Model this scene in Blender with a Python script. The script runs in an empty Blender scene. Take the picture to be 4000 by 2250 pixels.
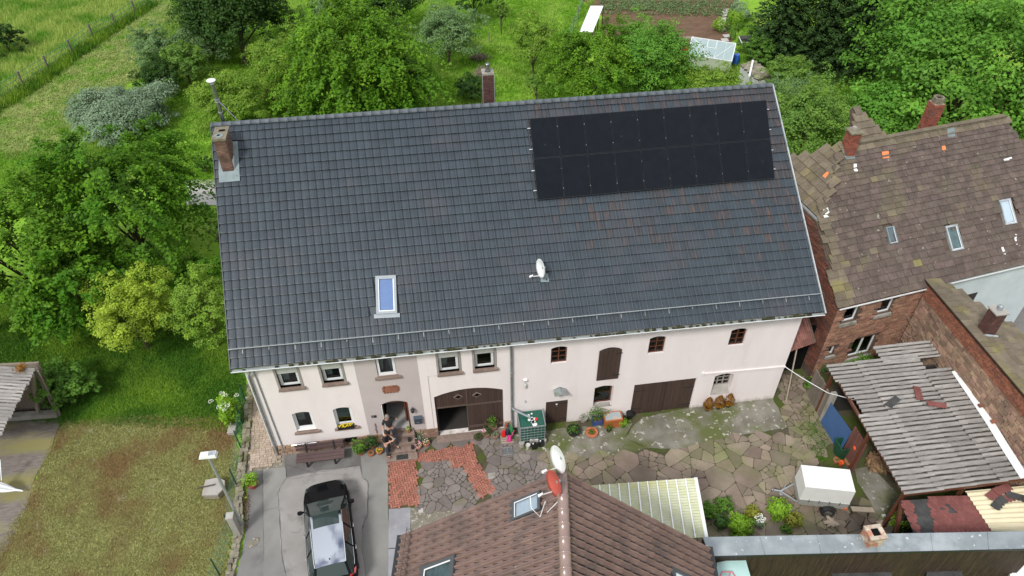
import bpy, math, random
import numpy as np
from mathutils import Matrix, Vector
random.seed(7); rng = np.random.default_rng(7)
S = bpy.context.scene
COL = S.collection
R = math.radians
# ---------------- camera ----------------
CX, CY, CZ, YAW, PITCH, ROLL, FPX = 7.742, -19.908, 26.481, 0.1358, 0.7323, -0.0078, 2827.6
cy_, sy_, cp_, sp_ = math.cos(YAW), math.sin(YAW), math.cos(PITCH), math.sin(PITCH)
_f = np.array([sy_*cp_, cy_*cp_, -sp_]); _r = np.array([cy_, -sy_, 0.]); _u = np.cross(_r, _f)
_r, _u = math.cos(ROLL)*_r + math.sin(ROLL)*_u, -math.sin(ROLL)*_r + math.cos(ROLL)*_u
CAMP = np.array([CX, CY, CZ])
cd = bpy.data.cameras.new("camera"); cam = bpy.data.objects.new("camera", cd); COL.objects.link(cam)
cam.matrix_world = Matrix(((_r[0], _u[0], -_f[0], CX), (_r[1], _u[1], -_f[1], CY), (_r[2], _u[2], -_f[2], CZ), (0, 0, 0, 1)))
cd.sensor_width = 36.0; cd.lens = FPX*36/4000; cd.clip_end = 2000; cd.clip_start = .5
S.camera = cam
# ---------------- world and sun ----------------
SUN_EL, SUN_AZ = 48, 220          # azimuth clockwise from +Y: light comes from the left and a little from the front
w = bpy.data.worlds.new("World"); S.world = w; w.use_nodes = True
nt = w.node_tree; bg = nt.nodes["Background"]
sky = nt.nodes.new("ShaderNodeTexSky"); sky.sky_type = 'NISHITA'; sky.sun_disc = False
sky.sun_elevation = R(SUN_EL); sky.sun_rotation = R(SUN_AZ); sky.dust_density = 3; sky.air_density = 1.0
tc = nt.nodes.new("ShaderNodeTexCoord"); no = nt.nodes.new("ShaderNodeTexNoise"); no.inputs["Scale"].default_value = 2.6
no.inputs["Detail"].default_value = 7; no.inputs["Roughness"].default_value = .55
nt.links.new(tc.outputs["Generated"], no.inputs["Vector"])
cr = nt.nodes.new("ShaderNodeValToRGB"); cr.color_ramp.elements[0].position = .36; cr.color_ramp.elements[1].position = .50
nt.links.new(no.outputs["Fac"], cr.inputs["Fac"])
mx = nt.nodes.new("ShaderNodeMix"); mx.data_type = 'RGBA'; mx.inputs[7].default_value = (9.2, 9.5, 10.0, 1)
nt.links.new(cr.outputs["Color"], mx.inputs[0]); nt.links.new(sky.outputs["Color"], mx.inputs[6])
sx_ = nt.nodes.new("ShaderNodeSeparateXYZ"); nt.links.new(tc.outputs["Generated"], sx_.inputs[0])
mr_ = nt.nodes.new("ShaderNodeMapRange"); mr_.inputs[1].default_value = 0; mr_.inputs[2].default_value = 1; mr_.inputs[3].default_value = .48; mr_.inputs[4].default_value = 1.55   # an overcast sky is brightest overhead
nt.links.new(sx_.outputs[2], mr_.inputs[0]); vm = nt.nodes.new("ShaderNodeVectorMath"); vm.operation = 'SCALE'; nt.links.new(mx.outputs[2], vm.inputs[0]); nt.links.new(mr_.outputs[0], vm.inputs[3])
nt.links.new(vm.outputs[0], bg.inputs["Color"]); bg.inputs["Strength"].default_value = 0.070
sd = bpy.data.lights.new("sun", 'SUN'); sd.energy = 2.1; sd.angle = R(11); sd.color = (1, .98, .945)
sun = bpy.data.objects.new("sun", sd); COL.objects.link(sun)
_sd = Vector((math.sin(R(SUN_AZ))*math.cos(R(SUN_EL)), math.cos(R(SUN_AZ))*math.cos(R(SUN_EL)), math.sin(R(SUN_EL))))
sun.rotation_euler = _sd.to_track_quat('Z', 'Y').to_euler(); sun.location = (0, 0, 60)
S.view_settings.view_transform = 'Standard'; S.view_settings.look = 'None'
S.view_settings.exposure = 0.55; S.view_settings.gamma = 1.0; S.view_settings.use_curve_mapping = False
S.render.engine = 'CYCLES'
try:
    S.cycles.max_bounces = 6; S.cycles.diffuse_bounces = 3; S.cycles.transparent_max_bounces = 8
except Exception: pass

# ---------------- pixel of the photograph (4000 wide) -> point of the place ----------------
def ray(px, py): return _f*FPX + _r*(px-2000) - _u*(py-1125)
def gz(x):
    return -.0095*x
def Z(px, py, z):
    d = ray(px, py); return CAMP + d*((z-CAMP[2])/d[2])
def G(px, py, dz=0.):
    z = 0.
    for _ in range(12):
        p = Z(px, py, z+dz); z = gz(p[0])
    return p
def Yp(px, py, y):
    d = ray(px, py); return CAMP + d*((y-CAMP[1])/d[1])
def PLN(px, py, n, o):
    d = ray(px, py); return CAMP + d*(((np.array(o)-CAMP) @ n)/(d @ n))
def proj(P):
    d = np.asarray(P, float)-CAMP; z = d @ _f
    return 2000+FPX*(d @ _r)/z, 1125-FPX*(d @ _u)/z, z
# readings taken in enlarged crops of the photograph
def crop(s, ox, oy): return lambda x, y: (x/s+ox, y/s+oy)
K1 = crop(3.22, 900, 1350); K2 = crop(2.8975, 1600, 1300); K3 = crop(2.634, 2200, 1200); K4 = crop(2.634, 800, 1700)
K5 = crop(2.415, 1500, 1650); K6 = crop(2.229, 2200, 1600); zrr = crop(1.61, 3000, 1350); zn = crop(2.229, 3000, 350)
zm = crop(2.576, 3000, 950); zg = crop(2.576, 2000, 0); zl = crop(1.61, 0, 1350); zf = crop(2.415, 0, 0); zt = crop(1.84, 600, 0); zq = crop(2.24, 2850, 0)

# ---------------- materials ----------------
def lin(c):
    return tuple((v/12.92 if v <= .04045 else ((v+.055)/1.055)**2.4) for v in c)
MATS = {}
def mat(name, col, col2=None, sc=3.0, rough=.7, bump=0., bsc=20., metal=0., rnd=0., col3=None, sc3=.8, t3=(.5, .65), spec=.5, coat=0., t2=(.35, .65), stretch=None, detail=6., speck=None, emit=None, hue=0., valley=None, cior=None, zdirt=None):
    """procedural principled material: col/col2 mixed by noise, col3 as larger stains, rnd = brightness change per piece"""
    m = bpy.data.materials.new(name); m.use_nodes = True; n = m.node_tree.nodes; L = m.node_tree.links
    p = n["Principled BSDF"]; p.inputs["Roughness"].default_value = rough; p.inputs["Metallic"].default_value = metal
    p.inputs["Specular IOR Level"].default_value = spec if rough < .94 else .12; p.inputs["Coat Weight"].default_value = coat; p.inputs["Coat Roughness"].default_value = .04
    geo = n.new("ShaderNodeNewGeometry"); vec = geo.outputs["Position"]
    if stretch:
        mp = n.new("ShaderNodeMapping"); mp.inputs["Scale"].default_value = stretch; L.new(vec, mp.inputs["Vector"]); vec = mp.outputs["Vector"]
    def noise(s, d=detail):
        t = n.new("ShaderNodeTexNoise"); t.inputs["Scale"].default_value = s; t.inputs["Detail"].default_value = d; t.inputs["Roughness"].default_value = .62
        L.new(vec, t.inputs["Vector"]); return t.outputs["Fac"]
    def ramp(src, a, b):
        t = n.new("ShaderNodeMapRange"); t.inputs[1].default_value = a; t.inputs[2].default_value = b; L.new(src, t.inputs[0]); return t.outputs[0]
    def mix(fac, a, b):
        t = n.new("ShaderNodeMix"); t.data_type = 'RGBA'; L.new(fac, t.inputs[0])
        for s, i in ((a, 6), (b, 7)):
            if hasattr(s, 'links'): L.new(s, t.inputs[i])
            else: t.inputs[i].default_value = (*s, 1)
        return t.outputs[2]
    cur = col
    if cior: p.inputs["Coat IOR"].default_value = cior
    if col2: cur = mix(ramp(noise(sc), *t2), col, col2)
    if col3: cur = mix(ramp(noise(sc3, 5), *t3), cur, col3)
    if speck: cur = mix(ramp(noise(speck[1], 2), speck[2], speck[2]+.04), cur, speck[0])
    if zdirt:
        sz = n.new("ShaderNodeSeparateXYZ"); L.new(geo.outputs["Position"], sz.inputs[0]); mz = n.new("ShaderNodeMath"); mz.operation = 'MULTIPLY_ADD'; mz.inputs[1].default_value = -zdirt[1]; L.new(sz.outputs[2], mz.inputs[0]); L.new(noise(3.5, 7), mz.inputs[2]); cur = mix(ramp(mz.outputs[0], *zdirt[2]), cur, zdirt[0])
    if valley:
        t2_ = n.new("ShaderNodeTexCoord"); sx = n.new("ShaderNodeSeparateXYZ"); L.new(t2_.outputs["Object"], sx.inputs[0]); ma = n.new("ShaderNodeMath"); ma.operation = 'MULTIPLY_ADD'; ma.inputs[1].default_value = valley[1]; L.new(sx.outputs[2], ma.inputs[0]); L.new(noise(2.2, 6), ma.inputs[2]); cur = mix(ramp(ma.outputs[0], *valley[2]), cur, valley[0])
    if rnd:
        oi = n.new("ShaderNodeObjectInfo"); a = n.new("ShaderNodeMath"); a.operation = 'ADD'
        L.new(oi.outputs["Random"], a.inputs[0]); L.new(geo.outputs["Random Per Island"], a.inputs[1])
        fr = n.new("ShaderNodeMath"); fr.operation = 'FRACT'; L.new(a.outputs[0], fr.inputs[0])
        mr = n.new("ShaderNodeMapRange"); mr.inputs[3].default_value = 1-rnd; mr.inputs[4].default_value = 1+rnd; L.new(fr.outputs[0], mr.inputs[0])
        hs = n.new("ShaderNodeHueSaturation"); L.new(mr.outputs[0], hs.inputs["Value"])
        if hue:
            f2 = n.new("ShaderNodeMath"); f2.operation = 'MULTIPLY_ADD'; f2.inputs[1].default_value = 7.31; f2.inputs[2].default_value = .3; L.new(fr.outputs[0], f2.inputs[0])
            f3 = n.new("ShaderNodeMath"); f3.operation = 'FRACT'; L.new(f2.outputs[0], f3.inputs[0])
            m2 = n.new("ShaderNodeMapRange"); m2.inputs[3].default_value = .5-hue; m2.inputs[4].default_value = .5+hue; L.new(f3.outputs[0], m2.inputs[0]); L.new(m2.outputs[0], hs.inputs["Hue"])
        if hasattr(cur, 'links'): L.new(cur, hs.inputs["Color"])
        else: hs.inputs["Color"].default_value = (*cur, 1)
        cur = hs.outputs["Color"]
    if hasattr(cur, 'links'): L.new(cur, p.inputs["Base Color"])
    else: p.inputs["Base Color"].default_value = (*cur, 1)
    if bump:
        b = n.new("ShaderNodeBump"); b.inputs["Strength"].default_value = min(bump, 1); b.inputs["Distance"].default_value = .03 if bump <= 1 else .03*bump
        L.new(noise(bsc, 4), b.inputs["Height"]); L.new(b.outputs["Normal"], p.inputs["Normal"])
    MATS[name] = m; return m
def glass(name, tint=(.6, .66, .68), rough=.02, f=1.5, mixf=None):
    m = bpy.data.materials.new(name); m.use_nodes = True; n = m.node_tree.nodes; L = m.node_tree.links
    n.remove(n["Principled BSDF"]); out = n["Material Output"]
    t = n.new("ShaderNodeBsdfTransparent"); t.inputs[0].default_value = (*tint, 1); g = n.new("ShaderNodeBsdfGlossy"); g.inputs["Roughness"].default_value = rough
    g.inputs[0].default_value = (.9, .95, 1, 1)
    fr = n.new("ShaderNodeFresnel"); fr.inputs[0].default_value = f; mi = n.new("ShaderNodeMixShader")
    L.new(fr.outputs[0], mi.inputs[0])
    L.new(t.outputs[0], mi.inputs[1]); L.new(g.outputs[0], mi.inputs[2]); L.new(mi.outputs[0], out.inputs[0])
    MATS[name] = m; return m
def leafmat(name, c1, c2, c3=None, sc=.9, tr=.35, rough=.5):
    """leaf: colour by clump (noise in the crown) and by leaf, with light passing through"""
    m = bpy.data.materials.new(name); m.use_nodes = True; n = m.node_tree.nodes; L = m.node_tree.links
    p = n["Principled BSDF"]; p.inputs["Roughness"].default_value = rough; p.inputs["Specular IOR Level"].default_value = .15
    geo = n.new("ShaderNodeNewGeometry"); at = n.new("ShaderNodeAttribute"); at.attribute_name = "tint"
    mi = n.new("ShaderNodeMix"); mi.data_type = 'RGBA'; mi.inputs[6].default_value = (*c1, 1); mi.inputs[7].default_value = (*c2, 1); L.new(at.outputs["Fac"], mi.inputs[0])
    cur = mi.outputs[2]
    if c3:
        no = n.new("ShaderNodeTexNoise"); no.inputs["Scale"].default_value = sc; no.inputs["Detail"].default_value = 3; L.new(geo.outputs["Position"], no.inputs["Vector"])
        mr = n.new("ShaderNodeMapRange"); mr.inputs[1].default_value = .45; mr.inputs[2].default_value = .65; L.new(no.outputs["Fac"], mr.inputs[0])
        m2 = n.new("ShaderNodeMix"); m2.data_type = 'RGBA'; m2.inputs[7].default_value = (*c3, 1); L.new(cur, m2.inputs[6]); L.new(mr.outputs[0], m2.inputs[0]); cur = m2.outputs[2]
    L.new(cur, p.inputs["Base Color"])
    tl = n.new("ShaderNodeBsdfTranslucent"); hs = n.new("ShaderNodeHueSaturation"); hs.inputs["Value"].default_value = 1.5; hs.inputs["Hue"].default_value = .485
    L.new(cur, hs.inputs["Color"]); L.new(hs.outputs[0], tl.inputs[0])
    ms = n.new("ShaderNodeMixShader"); ms.inputs[0].default_value = tr; L.new(p.outputs[0], ms.inputs[1]); L.new(tl.outputs[0], ms.inputs[2]); L.new(ms.outputs[0], n["Material Output"].inputs[0])
    MATS[name] = m; return m

# ---------------- objects ----------------
ORG = {}
def origin(par): return ORG.get(par.name, np.zeros(3)) if par else np.zeros(3)
def tag(o, label=None, cat=None, group=None, kind=None):
    if label: o['label'] = label
    if cat: o['category'] = cat
    if group: o['group'] = group
    if kind: o['kind'] = kind
    return o
def thing(name, label, cat, loc=(0, 0, 0), group=None, rz=0):
    o = bpy.data.objects.new(name, None); o.empty_display_size = .2; COL.objects.link(o)
    o.location = tuple(float(v) for v in loc); o.rotation_euler[2] = rz; ORG[o.name] = np.array(loc, float)
    return tag(o, label, cat, group)
def link(name, me, parent=None):
    o = bpy.data.objects.new(name, me); COL.objects.link(o)
    if parent: o.parent = parent
    ORG[o.name] = origin(parent); return o
def mkmesh(name, V, F, mats=None, mi=None, smooth=False):
    me = bpy.data.meshes.new(name); V = np.asarray(V, dtype=np.float32)
    if isinstance(F, np.ndarray):
        k = F.shape[1]; me.vertices.add(len(V)); me.vertices.foreach_set("co", V.ravel())
        me.loops.add(F.size); me.loops.foreach_set("vertex_index", F.ravel().astype(np.int32))
        me.polygons.add(len(F)); me.polygons.foreach_set("loop_start", np.arange(0, F.size, k, dtype=np.int32)); me.polygons.foreach_set("loop_total", np.full(len(F), k, dtype=np.int32))
        me.update(calc_edges=True)
    else:
        me.from_pydata([tuple(v) for v in V.tolist()], [], F); me.update()
    if mats is not None:
        for m in (mats if isinstance(mats, (list, tuple)) else [mats]): me.materials.append(m)
    if mi is not None: me.polygons.foreach_set("material_index", np.asarray(mi, dtype=np.int32))
    if smooth: me.polygons.foreach_set("use_smooth", np.ones(len(me.polygons), dtype=bool))
    return me
class B:
    """collects boxes, tubes, prisms and builds ONE object"""
    def __init__(s): s.V = []; s.F = []; s.M = []; s.k = 0
    def add(s, V, F):
        o = len(s.V); s.V += [tuple(float(c) for c in v) for v in V]; s.F += [tuple(i+o for i in f) for f in F]; s.M += [s.k]*len(F); return s
    def hexa(s, c8): return s.add(c8, [(0, 3, 2, 1), (4, 5, 6, 7), (0, 1, 5, 4), (1, 2, 6, 5), (2, 3, 7, 6), (3, 0, 4, 7)])
    def box(s, x0, x1, y0, y1, z0, z1): return s.hexa([(x0, y0, z0), (x1, y0, z0), (x1, y1, z0), (x0, y1, z0), (x0, y0, z1), (x1, y0, z1), (x1, y1, z1), (x0, y1, z1)])
    def fbox(s, fr, a0, a1, b0, b1, h0, h1): return s.hexa([fr(a, b, h) for h in (h0, h1) for a, b in ((a0, b0), (a1, b0), (a1, b1), (a0, b1))])
    def bar(s, p, q, wd, ht=None, up=(0, 0, 1)):
        p, q = np.array(p, float), np.array(q, float); ht = ht or wd; d = q-p; d /= np.linalg.norm(d); up = np.array(up, float)
        a = np.cross(d, up)
        if np.linalg.norm(a) < 1e-3: a = np.cross(d, (1, 0, 0))
        a /= np.linalg.norm(a); b = np.cross(a, d); a = a*wd/2; b = b*ht/2
        return s.hexa([p-a-b, p+a-b, p+a+b, p-a+b, q-a-b, q+a-b, q+a+b, q-a+b])
    def tube(s, pts, r, n=8, cap=True):
        pts = [np.array(p, float) for p in pts]; rs = r if isinstance(r, (list, tuple)) else [r]*len(pts); V = []; F = []
        up = np.array((0, 0, 1.)); d0 = pts[-1]-pts[0]
        if abs(d0[2]) > .9*np.linalg.norm(d0): up = np.array((1., 0, 0))
        for i, p in enumerate(pts):
            d = pts[min(i+1, len(pts)-1)]-pts[max(i-1, 0)]; d /= (np.linalg.norm(d)+1e-9)
            a = np.cross(d, up); a /= (np.linalg.norm(a)+1e-9); b = np.cross(a, d)
            for k in range(n):
                t = 2*math.pi*k/n; V.append(p+(a*math.cos(t)+b*math.sin(t))*rs[i])
        for i in range(len(pts)-1):
            for k in range(n):
                j = (k+1) % n; F.append((i*n+k, i*n+j, (i+1)*n+j, (i+1)*n+k))
        if cap: F.append(tuple(range(n))); F.append(tuple(range(len(pts)*n-1, (len(pts)-1)*n-1, -1)))
        return s.add(V, F)
    def lathe(s, c, prof, n=16, ax=None):
        """prof: (radius, height) up the axis"""
        c = np.array(c, float)
        if ax is None: X, Yv, A = np.array((1, 0, 0.)), np.array((0, 1, 0.)), np.array((0, 0, 1.))
        else:
            A = np.array(ax, float); A /= np.linalg.norm(A); X = np.cross(A, (0, 0, 1.) if abs(A[2]) < .9 else (1., 0, 0)); X /= np.linalg.norm(X); Yv = np.cross(A, X)
        V = []; F = []
        for r, h in prof:
            for k in range(n):
                t = 2*math.pi*k/n; V.append(c+A*h+(X*math.cos(t)+Yv*math.sin(t))*r)
        for i in range(len(prof)-1):
            for k in range(n):
                j = (k+1) % n; F.append((i*n+k, i*n+j, (i+1)*n+j, (i+1)*n+k))
        if prof[0][0] > 0: F.append(tuple(range(n-1, -1, -1)))
        if prof[-1][0] > 0: F.append(tuple((len(prof)-1)*n+k for k in range(n)))
        return s.add(V, F)
    def prism(s, pts, off):
        """polygon pts pushed along off"""
        n = len(pts); pts = [np.array(p, float) for p in pts]; off = np.array(off, float)
        return s.add(pts+[p+off for p in pts], [tuple(range(n-1, -1, -1)), tuple(range(n, 2*n))]+[(i, (i+1) % n, n+(i+1) % n, n+i) for i in range(n)])
    def build(s, name, m, parent=None, smooth=False, **kw):
        o_ = origin(parent); V = np.array(s.V)-o_
        me = mkmesh(name, V, s.F, m, s.M if isinstance(m, (list, tuple)) else None, smooth)
        o = link(name, me, parent); tag(o, **kw); return o
def shade_auto(o, ang=40):
    me = o.data; me.polygons.foreach_set("use_smooth", np.ones(len(me.polygons), dtype=bool))
    try: me.set_sharp_from_angle(angle=R(ang))
    except Exception: pass
    return o
def copy_tree(o, loc=None, rz=None, label=None, sc=None, parent=None):
    c = o.copy(); COL.objects.link(c); c.parent = parent
    if loc is not None: c.location = tuple(float(v) for v in loc)
    if rz is not None: c.rotation_euler[2] = rz
    if label: c['label'] = label
    if sc is not None: c.scale = (sc, sc, sc) if not hasattr(sc, '__len__') else sc
    for ch in [x for x in bpy.data.objects if x.parent == o]: copy_tree(ch, parent=c)
    return c
def frame(o, ux, uy):
    """frame on a slanted plane: f(a, b, h)"""
    o, ux, uy = (np.array(v, float) for v in (o, ux, uy)); ux = ux/np.linalg.norm(ux); n = np.cross(ux, uy); n /= np.linalg.norm(n); uy = np.cross(n, ux)
    f = lambda a, b, h=0: o+ux*a+uy*b+n*h
    f.ux, f.uy, f.n, f.o = ux, uy, n, o; return f
def fmat(fr, a, b, h=0, rot=0, tilt=0):
    """matrix of a piece lying on the frame"""
    p = fr(a, b, h); ux, uy, n = fr.ux, fr.uy, fr.n
    if rot: c, s = math.cos(rot), math.sin(rot); ux, uy = ux*c+uy*s, uy*c-ux*s
    if tilt: c, s = math.cos(tilt), math.sin(tilt); uy, n = uy*c+n*s, n*c-uy*s
    return np.array([[ux[0], uy[0], n[0], p[0]], [ux[1], uy[1], n[1], p[1]], [ux[2], uy[2], n[2], p[2]], [0, 0, 0, 1.]])
NPIECES = {}
def pieces(parent, name, items, m, smooth=False, limit=300, sub=None):
    """many alike pieces: the ones that show largest are objects, the rest one object of kind stuff. item: ((V, F) or index into sub, matrix or None)"""
    if not items: return
    sc = []
    for it in items:
        base, M = it; V = sub[base][0] if isinstance(base, int) else base[0]
        c = np.mean(V, axis=0); 
        if M is not None: c = M[:3, :3] @ c + M[:3, 3]
        px, py, d = proj(c); out = not (-60 < px < 4060 and -60 < py < 2310)
        sc.append(d*(8 if out else 1)*(.8+.4*abs(px-2000)/4000) / math.sqrt(max(np.ptp(V, axis=0).max(), .01)))
    order = np.argsort(sc); o_ = origin(parent)
    key = (parent.name if parent else '', name); used = NPIECES.get(key, 0); limit = max(0, limit-used)
    shared = {}; NPIECES[key] = used+min(limit, len(items))
    for k in order[:limit]:
        base, M = items[k]
        if isinstance(base, int):
            me = shared.get(base)
            if me is None: me = shared[base] = mkmesh(name, sub[base][0], sub[base][1], m, None, smooth)
            o = link(name, me, parent)
        else:
            V = np.asarray(base[0], float)
            if M is None: c = V.mean(axis=0); V = V-c; M = np.eye(4); M[:3, 3] = c
            me = mkmesh(name, V, base[1], m, None, smooth); o = link(name, me, parent)
        M = M.copy(); M[:3, 3] -= o_
        o.matrix_basis = Matrix(M.tolist())
    rest = order[limit:]
    if len(rest):
        VV = []; FF = []; n = 0
        for k in rest:
            base, M = items[k]; V, F = sub[base] if isinstance(base, int) else base
            V = np.asarray(V, float)
            if M is not None: V = V @ M[:3, :3].T + M[:3, 3]
            VV.append(V-o_); FF += [tuple(i+n for i in f) for f in F]; n += len(V)
        o = link(name, mkmesh(name, np.concatenate(VV), FF, m, None, smooth), parent); o['kind'] = 'stuff'
def boxVF(a, b, c, j=0., base=0.):
    """box a x b x c lying on z=base, centred, corners jittered"""
    V = np.array([(x, y, z) for z in (base, base+c) for x, y in ((-a/2, -b/2), (a/2, -b/2), (a/2, b/2), (-a/2, b/2))], float)
    if j: V = V+rng.uniform(-j, j, V.shape)
    return V, [(0, 3, 2, 1), (4, 5, 6, 7), (0, 1, 5, 4), (1, 2, 6, 5), (2, 3, 7, 6), (3, 0, 4, 7)]
def inpoly(x, y, P):
    c = False; n = len(P)
    for i in range(n):
        x1, y1 = P[i][0], P[i][1]; x2, y2 = P[(i+1) % n][0], P[(i+1) % n][1]
        if (y1 > y) != (y2 > y) and x < (x2-x1)*(y-y1)/(y2-y1)+x1: c = not c
    return c
def sheet(name, P, m, dz=0., jit=.0, step=.5, zf=None, kind='structure', parent=None, edge=.0, **kw):
    """ground sheet with a polygon outline (world xy), following the ground; outline subdivided and roughened"""
    pts = []
    for i in range(len(P)):
        a, b = np.array(P[i][:2], float), np.array(P[(i+1) % len(P)][:2], float); L = np.linalg.norm(b-a); k = max(1, int(L/step))
        nrm = np.array((-(b-a)[1], (b-a)[0]))/(L+1e-9)
        for j in range(k):
            q = a+(b-a)*j/k
            if j: q = q+nrm*rng.normal(0, jit)
            pts.append(q)
    bm_V = [(q[0], q[1], gz(q[0])+dz) for q in pts]
    import mathutils.geometry as mg
    tris = mg.tessellate_polygon([[Vector((v[0], v[1], 0)) for v in bm_V]])
    F = []
    for t in tris:
        a, b, c = (np.array(bm_V[i][:2]) for i in t); s = (b[0]-a[0])*(c[1]-a[1])-(b[1]-a[1])*(c[0]-a[0])
        F.append(tuple(t) if s > 0 else tuple(reversed(t)))
    V = list(bm_V)
    if edge:
        n = len(bm_V); V += [(v[0], v[1], v[2]-edge) for v in bm_V]; F += [(i, (i+1) % n, n+(i+1) % n, n+i) for i in range(n)]
    o = link(name, mkmesh(name, np.array(V)-origin(parent), F, m), parent); tag(o, kind=kind, **kw); return o
def wall_open(b, x0, x1, z0, z1, ops, y=0., dep=.22, frm=None):
    """wall sheet with openings (xa, xb, za, zb, rise of arch, depth); frm maps (x, z, depth) to the world"""
    frm = frm or (lambda x, z, d: (x, y+d, z))
    xs = sorted({x0, x1, *[v for o in ops for v in o[:2]]}); zs = sorted({z0, z1, *[v for o in ops for v in (o[2], o[3])]})
    for i in range(len(xs)-1):
        for j in range(len(zs)-1):
            cx, cz = (xs[i]+xs[i+1])/2, (zs[j]+zs[j+1])/2
            if any(o[0] < cx < o[1] and o[2] < cz < o[3] for o in ops): continue
            b.add([frm(xs[i], zs[j], 0), frm(xs[i+1], zs[j], 0), frm(xs[i+1], zs[j+1], 0), frm(xs[i], zs[j+1], 0)], [(0, 1, 2, 3)])
    for xa, xb, za, zb, ar, d in ops:
        n = 8 if ar else 1; top = []
        for k in range(n+1):
            t = k/n; top.append((xa+(xb-xa)*t, zb-ar+ar*(1-(2*t-1)**2) if ar else zb))
        for k in range(n):
            (xx, zz), (x2, z2_) = top[k], top[k+1]
            if ar: b.add([frm(xx, zz, 0), frm(x2, z2_, 0), frm(x2, zb, 0), frm(xx, zb, 0)], [(0, 1, 2, 3)])
            b.add([frm(xx, zz, 0), frm(xx, zz, d), frm(x2, z2_, d), frm(x2, z2_, 0)], [(0, 1, 2, 3)])
        zl_, zr_ = top[0][1], top[-1][1]
        b.add([frm(xa, za, 0), frm(xa, za, d), frm(xa, zl_, d), frm(xa, zl_, 0)], [(0, 1, 2, 3)])
        b.add([frm(xb, za, 0), frm(xb, zr_, 0), frm(xb, zr_, d), frm(xb, za, d)], [(0, 1, 2, 3)])
        b.add([frm(xa, za, 0), frm(xb, za, 0), frm(xb, za, d), frm(xa, za, d)], [(0, 1, 2, 3)])
def ground_bits(P, n): 
    """n random points inside a polygon"""
    P = [tuple(p[:2]) for p in P]; xs = [p[0] for p in P]; ys = [p[1] for p in P]; out = []
    while len(out) < n:
        x, y = random.uniform(min(xs), max(xs)), random.uniform(min(ys), max(ys))
        if inpoly(x, y, P): out.append((x, y))
    return out
# ---------------- materials ----------------
mat("render_white", (.75, .68, .66), (.80, .73, .71), sc=1.2, rough=.9, bump=.35, bsc=35, col3=(.63, .55, .51), sc3=.9, t3=(.60, .85), stretch=(1, 1, .28), zdirt=((.36, .33, .27), 1.1, (.42, .80)))
mat("render_taupe", (.48, .42, .405), (.52, .455, .44), sc=1.2, rough=.9, bump=.35, bsc=35)
mat("sandstone_trim", (.19, .135, .11), (.26, .19, .155), sc=6, rough=.85, bump=.3, bsc=30)
mat("stone_grey_trim", (.27, .24, .215), (.33, .3, .27), sc=5, rough=.85, bump=.2)
mat("dark_tile", (.017, .027, .036), (.026, .039, .050), sc=1.6, rough=.46, rnd=.08, col3=(.040, .042, .050), sc3=.55, t3=(.52, .72), spec=.5, bump=.15, bsc=60, speck=((.25, .25, .23), 9.0, .80))
mat("rusty_tile", (.022, .029, .037), (.085, .045, .032), sc=1.3, rough=.5, rnd=.12, spec=.5, t2=(.47, .74), stretch=(5, .9, .9), bump=.15, bsc=60)
mat("ridge_metal_grey", (.09, .105, .12), (.12, .135, .15), sc=4, rough=.4)
mat("zinc", (.42, .45, .46), (.52, .55, .56), sc=2.5, rough=.45, metal=.5, col3=(.3, .33, .34), sc3=1.3)
mat("zinc_dull", (.22, .25, .25), (.30, .33, .33), sc=3, rough=.6, metal=.2, col3=(.12, .15, .09), sc3=2, t3=(.5, .7))
mat("white_metal", (.74, .75, .74), (.68, .69, .68), sc=4, rough=.4)
mat("white_plastic", (.78, .79, .79), (.72, .73, .73), sc=6, rough=.35)
mat("shutter_box", (.5, .5, .47), (.55, .55, .52), sc=8, rough=.5)
mat("brown_wood", (.050, .030, .024), (.068, .041, .032), sc=5, rough=.6, bump=.25, bsc=40, rnd=.14, stretch=(6, 6, .6))
mat("window_brown", (.14, .045, .022), (.09, .035, .02), sc=9, rough=.5)
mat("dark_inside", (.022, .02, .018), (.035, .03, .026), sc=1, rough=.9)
mat("inside_floor", (.36, .35, .33), (.42, .41, .39), sc=2, rough=.4)
mat("curtain", (.62, .62, .60), (.50, .50, .49), sc=7, rough=.9, stretch=(4, 4, .3))
mat("blind", (.21, .29, .26), (.26, .34, .31), sc=4, rough=.8)
mat("solar_glass", (.0045, .006, .009), (.006, .008, .012), sc=2.5, rough=.2, spec=.12, speck=((.02, .022, .024), 3.2, .72), rnd=.1)
mat("solar_frame", (.022, .024, .027), None, rough=.4, metal=.4)
mat("brick_dark", (.12, .066, .048), (.18, .105, .078), sc=4, rough=.85, rnd=.28, hue=.012, bump=.3, bsc=50)
mat("brick_red", (.27, .075, .045), (.20, .065, .045), sc=4, rough=.85, rnd=.28, bump=.3, bsc=50, col3=(.12, .08, .06), sc3=3, t3=(.55, .7))
mat("brick_orange", (.32, .12, .065), (.20, .085, .055), sc=3, rough=.9, rnd=.25, bump=.3, bsc=50)
mat("brick_chim", (.075, .032, .026), (.11, .05, .04), sc=5, rough=.8, rnd=.25, bump=.3, bsc=50)
mat("terracotta", (.42, .15, .075), (.34, .12, .065), sc=5, rough=.8)
mat("blue_pot", (.06, .09, .22), None, rough=.4)
mat("mortar", (.34, .31, .27), (.26, .235, .2), sc=6, rough=.95, bump=.3)
mat("mortar_dark", (.085, .062, .048), (.12, .09, .07), sc=5, rough=.95, bump=.3)
mat("concrete", (.30, .28, .25), (.38, .36, .33), sc=3, rough=.9, bump=.3, col3=(.16, .15, .10), sc3=1.5, t3=(.5, .7))
mat("cap_concrete", (.24, .21, .16), (.15, .135, .09), sc=7, rough=.95, bump=.4)
mat("steel_shiny", (.36, .37, .38), (.26, .27, .28), sc=7, rough=.24, metal=.9)
mat("steel_dark", (.04, .04, .042), None, rough=.5, metal=.5)
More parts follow.
